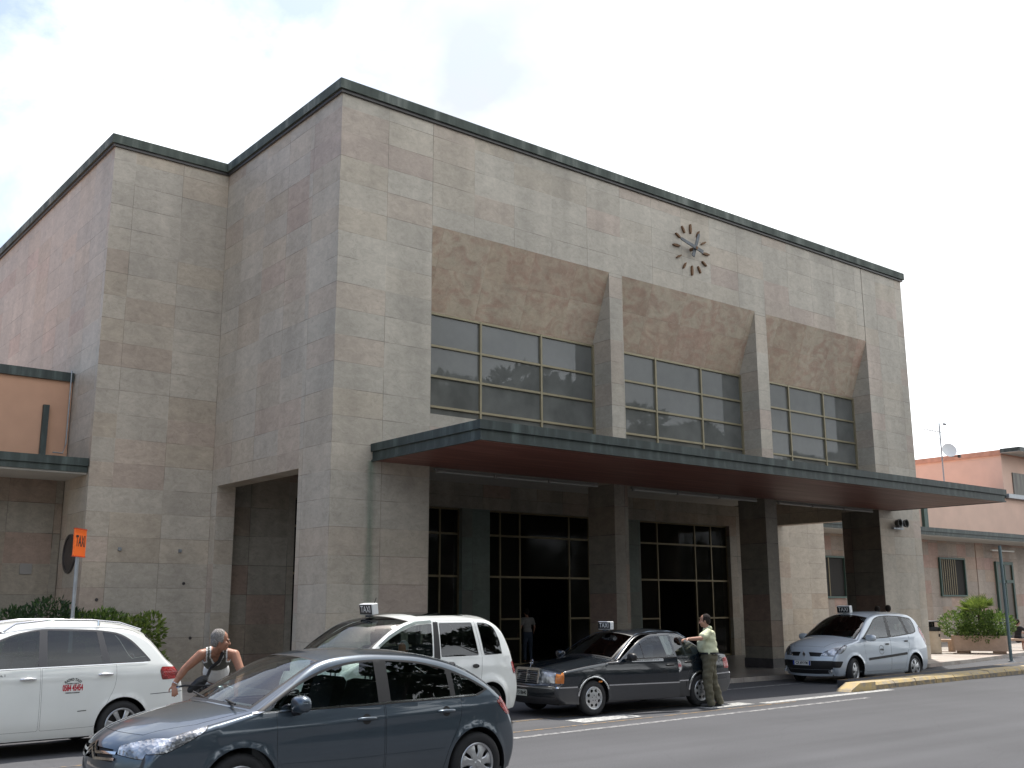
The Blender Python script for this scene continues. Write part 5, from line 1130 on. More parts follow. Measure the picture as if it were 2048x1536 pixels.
ob = D.build(me_, KP, [('clad', clad), ('gap', fdo), ('front_door', shrink(fdo, .004)), ('gap', rdo), ('rear_door', shrink(rdo, .004)), ('cladf', cf), ('cladr', cre), ('fglass', fg), ('rglass', rg), ('qglass', qg), ('amber', ind), ('tail', tld)],
        [('hoodgap', hp), ('hood', shrink(hp, .005)), ('lamp', lampL), ('lamp', [(a, -b) for a, b in lampL]), ('amber', amb), ('amber', [(a, -b) for a, b in amb]), ('wsrim', ws), ('wglass', shrink(ws, .03)), ('bglass', bw),
         ('clad', [(s_, q_) for s_, q_ in ((D.S[0], -.75), (D.S[0], .75), (D.sc[1], .75), (D.sc[1], -.75))]), ('tail', D.fpoly([(-.9, .71), (-.9, .92), (-.5, .92), (-.5, .71)], 18, 20)), ('tail', D.fpoly([(.9, .71), (.9, .92), (.5, .92), (.5, .71)], 18, 20))], DM)
fdoor = ob['front_door']
# chrome trims; those on the open door move with it
def dchild(o_):
    o_.parent = fdoor; return o_
D.ribbon([(.06, .515), (.49, .515)], .022, 'chrome_strip', CHROME, me_, .009); D.ribbon([(2.83, .515), (3.30, .515)], .022, 'chrome_strip', CHROME, me_, .009); D.ribbon([(4.04, .60), (4.6, .615)], .022, 'chrome_strip', CHROME, me_, .009)
for o_ in D.ribbon([(1.21, .515), (2.79, .515)], .022, 'chrome_strip', CHROME, fdoor, .009, far=False): pass
for hx in D.hubs: D.ribbon(arcp((hx[0], hx[1]), .365, 22 if hx[0] < 2 else 30, 172 if hx[0] < 2 else 175, 26), .028, 'wheel_arch_trim', CHROME, me_, .012)
D.ribbon([(1.44, .96), (1.92, 1.255), (2.2, 1.385), (2.6, 1.43), (3.1, 1.428), (3.36, 1.40), (3.6, 1.255)], .012, 'chrome_strip', basic('drip_rail', (.15, .19, .25), .3, .6), me_, .003)
def door_frame_piece():
    k = MB(); X, _ = D.side(np.array([(1.98, .98), (1.98, 1.2)]), -.01); k.tube([tuple(X[0]), tuple(X[1])], .012, 5); return k.build('quarter_post', BLACK, fdoor, world=False)
for w_ in ((.96, 1.0),):
    X, _ = D.side(np.array([(1.60, .955), (2.76, .965)]), .004); k = MB(); k.tube([tuple(X[0]), tuple(X[1])], .012, 6); k.build('waist_rail', BLACK, fdoor, world=False)
X, _ = D.side(np.array([(2.04, .98), (2.04, 1.225)]), -.004); k = MB(); k.tube([tuple(X[0]), tuple(X[1])], .012, 6); k.build('quarter_post', BLACK, fdoor, world=False)
handle(fdoor, D, 2.60, .83, BLACK, .19, far=False); handle(me_, D, 3.33, .85, BLACK, .19)
D.decal([(1.76, .905), (2.46, .905), (2.46, .95), (1.76, .95)], [(0, 1, 2, 3)], 'white_sticker', WHITEP, fdoor, .003)
side_text(D, 'COMUNE DI VIAREGGIO 8 TAXI n. 6', 2.11, .928, .036, BLK, fdoor, fit=(.66, .024))
disc_decal(D, 3.02, .79, .125, WHITEP, me_); ring_decal(D, 3.02, .79, .115, .12, BLK, me_, off=.003); side_text(D, '0584 45454', 3.02, .79, .075, REDP, me_, bold=.004, fit=(.21, .07)); side_text(D, 'RADIO TAXI', 3.02, .868, .034, BLK, me_, arc=.09, fit=(.14, .022))
D.decal([(.98, .575), (1.06, .575), (1.06, .60), (.98, .60)], [(0, 1, 2, 3)], 'side_indicator', INDL, me_, .006)
mirror_geo(fdoor, 1.66, -.86, 1.0, BLACK, .95, -1); mirror_geo(me_, 1.66, .86, 1.0, KP, .95, 1)
k = MB(); k.box(1.25, 2.74, -.84, -.79, .28, .90); k.build('door_lining', CABIN, fdoor, world=False)
Hm = Matrix.Translation((1.2, -.84, 0)) @ Matrix.Rotation(R(-10), 4, 'Z') @ Matrix.Translation((-1.2, .84, 0)); fdoor.matrix_local = Hm
# radiator grille
gr = bpy.data.objects.new('radiator_grille', None); COL.objects.link(gr); gr.parent = me_; gr.location = (.035, 0, .57); gr.rotation_euler = (0, R(9), 0); gr.empty_display_size = .1
k = MB(); hw, hb_ = .335, .265
k.prism([(-hw, 0), (-hw-.0, hb_-.01), (-hw+.03, hb_), (hw-.03, hb_), (hw, hb_-.01), (hw, 0), (hw-.045, 0), (hw-.04, hb_-.045), (-hw+.04, hb_-.045), (-hw+.045, 0)], -.02, .06, axis='x'); k.box(-.03, 0, -.008, .008, 0, hb_-.04); k.build('surround', CHROME, gr, world=False)
k = MB(); k.box(.02, .03, -hw+.03, hw-.03, -.02, hb_-.03); k.build('mesh_back', BLACK, gr, world=False)
k = MB()
for i in range(6): k.box(-.012, .018, -hw+.045, hw-.045, .012+i*.036, .020+i*.036)
k.build('slats', basic('grille_slats', (.22, .22, .23), .35, .6), gr, world=False)
k = MB(); k.tube([(.03, 0, hb_), (.05, 0, hb_+.07)], .006, 6); k.tube([(.05+.0, .042*math.cos(t), hb_+.10+.042*math.sin(t)) for t in [2*PI*i/20 for i in range(21)]], .004, 5, caps=False)
for a in (90, 210, 330): k.tube([(.05, 0, hb_+.10), (.05, .042*math.cos(R(a)), hb_+.10+.042*math.sin(R(a)))], .004, 5)
k.build('bonnet_star', CHROME, gr, world=False)
k = MB(); k.box(-.075, -.05, -.80, .80, .505, .52); k.build('bumper_strip', CHROME, me_, world=False)
plate(me_, -.068, .06, .405, 'LU 518640', basic('plate_old_white', (.5, .52, .48), .5), .36, .105)
for i, hx in enumerate(D.hubs):
    for sg in (-1, 1): wheel(me_, hx[0], sg*.765, .31, .305, .2, .195, 'merc', side=sg)
interior(me_, 1.2, 3.6, .76, .26, .58, 1.75, .93, (1.85, -.36, .90), seats=((2.35, .36), (2.35, -.36)), rear=3.15); underbody(me_, .15, 4.5, .78, .2, .33, D.hubs, .35)
taxi_sign(me_, 1.98, .0, 1.435, .36, .155, .09)
k = MB(); k.box(1.50, 1.72, -.1, .35, .97, .985); k.build('dash_papers', PAPER, me_, world=False)
place(me_, 1.475, -4.7, R(-1.2))
# ---- silver-white people carrier
SP = carpaint('silver_white_paint', (0.56, 0.62, 0.68), .15, .3)
sc_ = thing('people_carrier_taxi', 'pale silver people carrier taxi parked facing left beside the yellow kerb', 'taxi')
G = Car([(.3, .2, .07, .18, .06), (.2, .4, .0, .4, .08), (.2, .6, .0, .6, .07), (.3, .76, .05, .80, .07), (.55, .925, .28, .99, .06), (.85, 1.0, .58, 1.09, .05), (1.10, 1.05, .85, 1.14, .05, 1), (1.5, 1.335, 1.28, 1.44, .05), (1.9, 1.575, 1.72, 1.66, .06), (2.2, 1.66, 2.1, 1.72, .07),
         (2.8, 1.695, 2.8, 1.755, .07), (3.4, 1.675, 3.4, 1.74, .07), (3.93, 1.625, 4.0, 1.69, .06), (4.08, 1.55, 4.18, 1.62, .06), (4.24, 1.28, 4.36, 1.30, .06), (4.35, 1.02, 4.48, 1.02, .07), (4.41, .75, 4.55, .75, .08), (4.41, .5, 4.56, .48, .08), (4.34, .25, 4.46, .22, .06)],
        [(0, .60), (.2, .77), (.5, .86), (1.0, .90), (2.2, .905), (3.6, .895), (4.1, .86), (4.5, .78)], [(.1, -.09), (.28, -.03), (.5, 0), (.75, -.004), (.95, -.022), (1.08, -.045)], 1.08, .33, .2, ((.86, .31), (3.60, .31)), .375, spacing=.055, flare=.02)
g1 = rpoly([(1.36, 1.09), (1.88, 1.40, .15), (2.13, 1.545, .12), (2.37, 1.60, .1), (2.60, 1.615), (2.43, 1.105), (1.8, 1.09)], .02); g2 = rpoly([(2.72, 1.62), (3.31, 1.60), (3.36, 1.165), (2.60, 1.115)], .02); g3 = rpoly([(3.42, 1.595), (3.84, 1.535, .06), (3.90, 1.40, .06), (3.87, 1.24, .05), (3.72, 1.19), (3.47, 1.17)], .03)
dlo = rpoly([(1.24, 1.065, .02), (1.88, 1.43, .15), (2.12, 1.575, .12), (2.4, 1.628, .1), (2.8, 1.645, .1), (3.4, 1.62, .1), (3.87, 1.56, .06), (3.935, 1.40, .06), (3.90, 1.22, .05), (3.72, 1.165, .05), (2.6, 1.09, .1), (1.8, 1.065, .1)], .02)
fd = rpoly([(1.30, 1.06), (2.50, 1.085), (2.44, .27), (1.36, .27)], .03); rd = rpoly([(2.52, 1.085), (3.42, 1.145), (3.38, .85, .1), (3.22, .6, .1), (3.12, .27), (2.46, .27)], .03)
GM = dict(SM); GM.update({'front_door': ('front_door', SP, 0, None), 'rear_door': ('rear_door', SP, 0, None), 'rglass': ('window', CGLASS, 0, 'rear_door'), 'qglass': ('quarter_window', CGLASS, 0, None), 'hood': ('hood', SP, 0, None), 'bumper': ('bumper_insert', BLACK, .003, None)})
F = lambda pts, lo=0, hi=6: G.fpoly(pts, lo, hi, 'z')
def qg_(s_, y): return (s_, G.q(s_, y))
s6, s8, s13, s15 = G.sc[6], G.sc[8], G.sc[13], G.sc[15]
ws = [qg_(s6+.02, -.77), qg_(s6+.02, 0), qg_(s6+.02, .77), qg_(s8+.05, .66), qg_(s8+.05, 0), qg_(s8+.05, -.66)]; bw = [qg_(s13+.03, -.6), qg_(s13+.03, .6), qg_(s15-.08, .66), qg_(s15-.08, -.66)]
hlf = F(rpoly([(-.40, .68), (-.50, .80), (-.66, .92), (-.90, .98), (-.90, .74), (-.70, .68)], .03)); hls = rpoly([(.0, .70), (.0, .98), (.45, .96), (.62, .935, .02), (.55, .84), (.38, .73)], .04)
hp = G.fpoly([(-.74, .60), (-.76, .93), (.76, .93), (.74, .60), (.45, .14), (-.45, .14)], 3, 6, 'x')
G.build(sc_, SP, [('gap', fd), ('front_door', shrink(fd, .004)), ('gap', rd), ('rear_door', shrink(rd, .004)), ('trim', dlo), ('fglass', g1), ('rglass', g2), ('qglass', g3), ('lampseam', hls), ('lamp', shrink(hls, .008)), ('bumper', rpoly([(.0, .40), (.0, .56), (.42, .55), (.33, .40)], .03)), ('tail', rpoly([(4.06, 1.2), (4.12, 1.35), (4.3, 1.3), (4.5, 1.0), (4.3, .85), (4.22, .95)], .03))],
        [('hoodgap', hp), ('hood', shrink(hp, .006)), ('lampseam', hlf), ('lamp', shrink(hlf, .008)), ('lampseam', [(a, -b) for a, b in hlf]), ('lamp', shrink([(a, -b) for a, b in hlf], .008)), ('grille', F([(-.42, .665), (-.46, .765), (-.12, .765), (-.17, .665)])), ('grille', F([(.42, .665), (.46, .765), (.12, .765), (.17, .665)])),
         ('bumper', F([(-.9, .41), (-.9, .56), (.9, .56), (.9, .41), (.62, .35), (-.62, .35)])), ('grille', F([(-.58, .24), (-.64, .345), (.64, .345), (.58, .24)])), ('wsrim', ws), ('wglass', shrink(ws, .03)), ('bglass', bw)], GM)
G.ribbon([(1.44, .575), (2.42, .625), (3.22, .67)], .06, 'rubbing_strip', BLACK, sc_, .012)
handle(sc_, G, 2.32, .925, BLACK, .17); handle(sc_, G, 3.24, .98, BLACK, .17)
mirror_geo(sc_, 1.42, -.88, 1.10, SP, 1.15, -1); mirror_geo(sc_, 1.42, .88, 1.10, SP, 1.15, 1)
for i, hx in enumerate(G.hubs):
    for sg in (-1, 1): wheel(sc_, hx[0], sg*.785, .31, .315, .2, .205, 'star', side=sg, turn=R(14) if i == 0 else 0)
interior(sc_, .9, 4.1, .82, .26, .66, 1.55, 1.08, (1.62, -.38, 1.06), seats=((2.05, .4), (2.05, -.4)), rear=3.0, mat=basic('cabin_blue_grey', (.05, .06, .065), .7)); underbody(sc_, .15, 4.4, .82, .2, .32, G.hubs, .375)
taxi_sign(sc_, 1.95, .05, 1.68, .40, .19, .12, tilt=R(-6)); plate(sc_, -.012, .07, .50, 'CX 691YM', WHITEP, .52, .11, eu=True)
k = MB(); k.box(1.1, 1.4, -.55, -.05, 1.10, 1.115); k.build('dash_papers', PAPERB, sc_, world=False); k = MB(); k.box(1.1, 1.35, .1, .5, 1.10, 1.115); k.build('dash_papers', PAPERB, sc_, world=False)
ring_decal(G, 2.04, .79, .105, .115, BLK, sc_, off=.003, a0=20, a1=330); side_text(G, '47000', 2.05, .79, .07, BLK, sc_, bold=.004, fit=(.17, .055))
X, Nn = G.strip(np.array([(F([(0, .715)])[0][0], 0)]), .01); e0 = X[0]
k = MB(); k.prism([(-.0, -.075), (-.05, 0), (0, .075), (.05, 0), (.03, 0), (0, .048), (-.03, 0), (0, -.048)][:4], e0[0]-.012, e0[0]+.02, axis='x'); k.v = [(x, y, z+e0[2]) for x, y, z in k.v]
k.build('diamond_badge', CHROME, sc_, world=False)
k = MB(); k.prism([(0, -.046), (-.03, 0), (0, .046), (.03, 0)], e0[0]-.016, e0[0]-.011, axis='x'); k.v = [(x, y, z+e0[2]) for x, y, z in k.v]; k.build('badge_centre', BLACK, sc_, world=False)
for sg in (-1, 1): k = MB(); k.lathe([(0, -.0), (.045, 0), (.05, .03)], 16, 0, 'x', (.10, sg*.66, .31)); k.build('fog_light', HEADL, sc_, world=False)
place(sc_, 11.8, -3.19, R(-.25))
# ------------------------------------------------------------------ people
def ico_caps():
    pass
def cap(k, a, b, ra, rb, n=12):
    a, b = Vector(a), Vector(b); d = (b-a); L_ = d.length
    if L_ < 1e-6: d = Vector((0, 0, 1)); L_ = 1e-3
    d.normalize(); q = d.to_track_quat('Z', 'Y').to_matrix().to_4x4(); M_ = Matrix.Translation(a) @ q; m = 5
    prof = [(ra*math.cos(R(-90+90*i/m)), ra*math.sin(R(-90+90*i/m))) for i in range(m+1)]+[(rb*math.cos(R(90*i/m)), L_+rb*math.sin(R(90*i/m))) for i in range(m+1)]
    i0 = len(k.v)
    for (r_, t) in prof:
        for j in range(n): an = 2*PI*j/n; k.v.append(tuple(M_ @ Vector((max(r_, 1e-4)*math.cos(an), max(r_, 1e-4)*math.sin(an), t))))
    for e in range(len(prof)-1):
        for j in range(n): k.f.append((i0+e*n+j, i0+e*n+(j+1) % n, i0+(e+1)*n+(j+1) % n, i0+(e+1)*n+j)); k.m.append(0)
    k.f.append(tuple(i0+j for j in range(n))[::-1]); k.f.append(tuple(i0+(len(prof)-1)*n+j for j in range(n))); k.m += [0, 0]
def ell(k, c, rad, rot=None, n=16, m=10):
    c = Vector(c); rot = rot or Matrix.Identity(3); i0 = len(k.v)
    for i in range(1, m):
        ph = PI*i/m
        for j in range(n): th = 2*PI*j/n; k.v.append(tuple(c+rot @ Vector((rad[0]*math.sin(ph)*math.cos(th), rad[1]*math.sin(ph)*math.sin(th), rad[2]*math.cos(ph)))))
    for i in range(m-2):
        for j in range(n): k.f.append((i0+i*n+j, i0+(i+1)*n+j, i0+(i+1)*n+(j+1) % n, i0+i*n+(j+1) % n)); k.m.append(0)
    k.f.append(tuple(i0+j for j in range(n))); k.f.append(tuple(i0+(m-2)*n+j for j in range(n))[::-1]); k.m += [0, 0]
def remesh(k, name, mat, parent, vox, smooth=6, cut=None, fac=.5):
    me = bpy.data.meshes.new('tmp'); me.from_pydata(k.v, [], k.f); o = bpy.data.objects.new('tmp', me); COL.objects.link(o)
    md = o.modifiers.new('r', 'REMESH'); md.mode = 'VOXEL'; md.voxel_size = vox; md.use_smooth_shade = True
    ms = o.modifiers.new('s', 'SMOOTH'); ms.factor = fac; ms.iterations = smooth
    dg = bpy.context.evaluated_depsgraph_get(); m2 = bpy.data.meshes.new_from_object(o.evaluated_get(dg)); bpy.data.objects.remove(o); bpy.data.meshes.remove(me)
    if cut:
        import bmesh
        bm = bmesh.new(); bm.from_mesh(m2)
        for (co, no) in cut: 
            g_ = list(bm.verts)+list(bm.edges)+list(bm.faces); bmesh.ops.bisect_plane(bm, geom=g_, plane_co=co, plane_no=no, clear_outer=True)
        bm.to_mesh(m2); bm.free()
    m2.materials.clear(); m2.materials.append(mat); m2.polygons.foreach_set('use_smooth', [True]*len(m2.polygons)); m2.name = name
    o = bpy.data.objects.new(name, m2); COL.objects.link(o); o.parent = parent; return o
def frame(fwd, up_):
    f = Vector(fwd).normalized(); u = (Vector(up_)-f*Vector(up_).dot(f)).normalized(); x = (-f).cross(u)*-1
    # columns: local x (person's left), local y (backward), local z (up)
    l_ = u.cross(f); return Matrix((l_, -f, u)).transposed()
def headgeo(k, c, Rm_, s=1.0):
    P = lambda x, y, z: Vector(c)+Rm_ @ Vector((x*s, y*s, z*s))
    ell(k, P(0, .012, .035), (.075*s, .095*s, .092*s), Rm_); ell(k, P(0, -.030, -.035), (.058*s, .062*s, .078*s), Rm_); ell(k, P(0, -.070, -.088), (.024*s, .02*s, .02*s), Rm_)
    cap(k, P(0, -.088, .012), P(0, -.112, -.028), .010*s, .015*s, 8); cap(k, P(-.012, -.098, -.032), P(.012, -.098, -.032), .010*s, .010*s, 8)
    cap(k, P(-.035, -.082, .022), P(.035, -.082, .022), .011*s, .011*s, 8); cap(k, P(-.018, -.090, -.060), P(.018, -.090, -.060), .009*s, .009*s, 8); cap(k, P(-.015, -.088, -.072), P(.015, -.088, -.072), .009*s, .009*s, 8)
    for sx_ in (-1, 1): ell(k, P(sx_*.078, .012, -.012), (.010*s, .020*s, .032*s), Rm_, 10, 8); ell(k, P(sx_*.045, -.062, -.025), (.025*s, .03*s, .03*s), Rm_, 10, 8)
def hand(k, w_, d, n_, spread=.3, curl=.6, thumb=1, s=1.0):
    """palm from wrist w_ along d; n_ = back-of-hand normal; curl bends fingers away from n_"""
    w_, d, n_ = Vector(w_), Vector(d).normalized(), Vector(n_); n_ = (n_-d*n_.dot(d)).normalized(); sd_ = d.cross(n_)*thumb
    for o in (-.027, -.009, .009, .027): cap(k, w_+sd_*o*.6*s, w_+d*.085*s+sd_*o*s, .014*s, .012*s, 8)
    for i, (o, L_) in enumerate(((.030, .068), (.010, .076), (-.010, .070), (-.029, .055))):
        p = w_+d*.088*s+sd_*o*s; a = (sd_*o*spread*12*.3+d).normalized(); th = 0
        for j in range(3):
            th += curl*(.5+.25*j)*(1+.15*i*.3); q = p+(a*math.cos(th)-n_*math.sin(th))*L_*s*(.42, .33, .25)[j]; cap(k, p, q, .0088*s, .0078*s, 7); p = q
    p = w_+d*.025*s+sd_*.030*s; q = p+(d*.55+sd_*.75-n_*.35).normalized()*.042*s; cap(k, p, q, .013*s, .010*s, 7); cap(k, q, q+(d*.85+sd_*.2-n_*.45).normalized()*.036*s, .010*s, .008*s, 7)
def body_torso(k, pel, chest, neck, Rt, sc_=1.0, belly=0.0, g=0.0):
    Rp = Rt
    ell(k, pel, (.165*sc_+g, .115*sc_+g+belly*.3, .13), Rp); mid = (Vector(pel)+Vector(chest))/2
    ell(k, mid+Rt @ Vector((0, -belly*.6, 0)), (.150*sc_+g+belly*.4, .105*sc_+g+belly, .19), Rt); ell(k, chest, (.165*sc_+g, .115*sc_+g, .19), Rt); ell(k, Vector(chest)+Rt @ Vector((0, .01, .10)), (.170*sc_+g, .085*sc_+g, .085), Rt)
SKIN = basic('tanned_skin', (0.36, 0.17, 0.105), .5, noise=.08, nscale=30); SKIN2 = basic('skin', (0.42, 0.23, 0.16), .5, noise=.06, nscale=30)
GREYH = basic('grey_curly_hair', (0.26, 0.24, 0.22), .9, noise=.6, nscale=90, bump=1.0); BRH = basic('dark_brown_hair', (0.016, 0.010, 0.007), .9, noise=.4, nscale=60, bump=.8)
def cloth(name, col, ns=7, bp=.9, nv=.08): return basic(name, col, .85, noise=nv, nscale=ns, bump=bp)
SHIRT = cloth('cream_yellow_shirt', (0.60, 0.62, 0.42), 9); KHAKI = cloth('olive_trousers', (0.115, 0.105, 0.068), 9, nv=.2); VEST = cloth('grey_vest', (0.10, 0.10, 0.085), 12); WCLOTH = cloth('white_cloth', (0.68, 0.68, 0.66), 9); DKC = cloth('dark_cloth', (0.015, 0.015, 0.017)); JEANS = cloth('blue_jeans', (0.05, 0.07, 0.11)); SHOE = basic('dark_shoe', (.02, .018, .016), .4); LEATHER = basic('black_leather', (.010, .010, .011), .4, bump=.4, nscale=30)
EYE = basic('eye_dark', (.02, .015, .01), .2)
def hair_cap(k, c, Rm_, s=1.0, bald=0.0, full=1.0, long_=0.0):
    P = lambda x, y, z: Vector(c)+Rm_ @ Vector((x*s, y*s, z*s))
    ell(k, P(0, .034, .052), (.082*s, .088*s*full, .086*s), Rm_); ell(k, P(0, .062, -.005), (.073*s, .050*s, .070*s), Rm_)
    for sx_ in (-1, 1): ell(k, P(sx_*.066, .012, .022), (.018*s, .040*s, .050*s), Rm_, 10, 8)
    if long_: ell(k, P(0, .06, -.10*long_), (.07*s, .05*s, .12*s*long_), Rm_)
# ---- standing man in a cream shirt, seen from behind, holding the door
p1 = thing('person', 'man in cream short-sleeved shirt and olive trousers holding the black taxi door open', 'person', (5.28, -5.72, 0))
def W1(x, y, z): return (x, y, z)
def man1():
    f = Vector((-.62, .78, 0)).normalized(); l_ = Vector((0, 0, 1)).cross(f)   # facing up-left into the scene; l_ = his left
    B_ = Matrix((l_, -f, Vector((0, 0, 1)))).transposed(); P = lambda l, b, z: B_ @ Vector((l, b, z))
    pel, ch, nk, hd = P(0, 0, .97), P(0, -.01, 1.28), P(0, -.03, 1.46), P(.02, -.055, 1.615)
    hf = (B_ @ Vector((-.10, -1, -.12))).normalized(); Rh = frame(hf, (0, 0, 1))
    k = MB(); headgeo(k, hd, Rh); cap(k, P(0, .0, 1.40), hd-Vector((0, 0, .05)), .062, .056)
    body_torso(k, pel, ch, nk, B_, 1.05, .04)
    shl, shr = P(.20, .0, 1.40), P(-.20, .0, 1.40)
    # left arm reaches towards the door
    hw_ = Vector((-5.28, 5.72, 0))+Vector((4.56, -5.83, 1.285)); el = shl+(hw_-shl)*.50+Vector((.02, -.05, -.05))
    elr, wrr = P(-.245, -.04, 1.13), P(-.20, -.20, .94)
    cap(k, shl, el, .056, .043); cap(k, el, hw_, .044, .029); cap(k, shr, elr, .056, .043); cap(k, elr, wrr, .043, .028)
    dh = (hw_-el).normalized(); hand(k, hw_+dh*.01, dh, (0, 0, 1), .5, .75, -1, 1.02); hand(k, wrr, (wrr-elr), (-1, 0, 0), .2, .5, 1)
    # legs
    hpl, hpr = P(.095, 0, .93), P(-.095, 0, .93); knl, knr = P(.12, -.05, .50), P(-.125, .04, .51); anl, anr = P(.115, -.0, .09), P(-.14, .16, .10)
    cap(k, hpl, knl, .088, .060); cap(k, knl, anl, .058, .038); cap(k, hpr, knr, .088, .060); cap(k, knr, anr, .058, .038)
    for a in (anl, anr): cap(k, a-Vector((0, 0, .04)), a+f*.14-Vector((0, 0, .06)), .035, .028)
    remesh(k, 'body', SKIN2, p1, .0075, 3)
    # hair
    k = MB(); hair_cap(k, hd, Rh, 1.0); remesh(k, 'hair', BRH, p1, .009, 3, cut=[(hd+Rh @ Vector((0, -.035, .03)), Rh @ Vector((0, -1, -.25))), (hd+Vector((0, 0, -.075)), Vector((0, 0, -1)))])
    # shirt
    k = MB(); body_torso(k, P(0, .0, 1.03), ch, nk, B_, 1.10, .05, .035); ell(k, P(0, -.01, 1.06), (.212, .185, .11), B_)
    cap(k, shl, shl+(el-shl)*.72, .076, .078); cap(k, shr, shr+(elr-shr)*.72, .076, .078); cap(k, P(0, -.01, 1.40), P(0, -.03, 1.485), .085, .068)
    cap(k, P(.02, 0, 1.38), shl, .085, .075); cap(k, P(-.02, 0, 1.38), shr, .085, .075)
    sh = remesh(k, 'shirt', SHIRT, p1, .011, 5, cut=[(P(0, 0, .985), Vector((0, 0, -1)))])
    # folds in the shirt
    for v in sh.data.vertices:
        c = v.co; a = .006*math.sin(c.z*38+c.x*17+2*math.sin(c.y*15))+.005*math.sin(c.z*13-c.x*31+c.y*22); v.co = c+v.normal*a*(1 if c.z < 1.38 else .4)
    k = MB(); cap(k, P(-.04, .03, 1.475), P(.04, .03, 1.475), .05, .05); cap(k, P(-.045, -.02, 1.47), P(-.03, -.07, 1.45), .035, .03); cap(k, P(.045, -.02, 1.47), P(.03, -.07, 1.45), .035, .03); remesh(k, 'collar', SHIRT, p1, .009, 2)
    # trousers
    k = MB(); ell(k, P(0, 0, .93), (.205, .170, .16), B_); up_ = Vector((0, 0, 1))
    cap(k, hpl, knl, .122, .095); cap(k, knl, anl+up_*.0, .094, .080); cap(k, hpr, knr, .122, .095); cap(k, knr, anr+up_*.0, .094, .080); cap(k, anl+up_*.02, anl-up_*.03, .082, .080); cap(k, anr+up_*.02, anr-up_*.02, .070, .066)
    tr = remesh(k, 'trousers', KHAKI, p1, .011, 4, cut=[(P(0, 0, 1.035), Vector((0, 0, 1))), (Vector((0, 0, .035)), Vector((0, 0, -1)))])
    for v in tr.data.vertices:
        c = v.co; a = .006*math.sin(c.z*30+c.x*20-c.y*9)*(1.4 if c.z < .3 or .42 < c.z < .6 else .7)+.004*math.sin(c.z*61+c.y*23); v.co = c+v.normal*a
    k = MB()
    for z_ in (.985, 1.018): pass
    n = 28; ring = [(.200*math.cos(2*PI*i/n), .176*math.sin(2*PI*i/n)) for i in range(n)]
    for (z_, g_) in ((.985, .0), (.985, .012), (1.022, .012), (1.022, 0)):
        for (a, b) in ring: q = P(a*(1+g_*6), b*(1+g_*6)-.002, z_); k.v.append(tuple(q))
    for e in range(3):
        for j in range(n): k.f.append((e*n+j, e*n+(j+1) % n, (e+1)*n+(j+1) % n, (e+1)*n+j)); k.m.append(0)
    k.build('belt', LEATHER, p1, world=False)
    for a, h_ in ((anl, 0), (anr, .0)):
        k = MB(); g0 = Vector((a.x, a.y, 0)); ell(k, g0+f*.02+up_*.05, (.046, .06, .05), B_); cap(k, g0+f*.0+up_*.034, g0+f*.17+up_*.030, .042, .038); o_ = remesh(k, 'shoe', SHOE, p1, .009, 2, cut=[(Vector((0, 0, .002)), Vector((0, 0, -1)))])
man1()
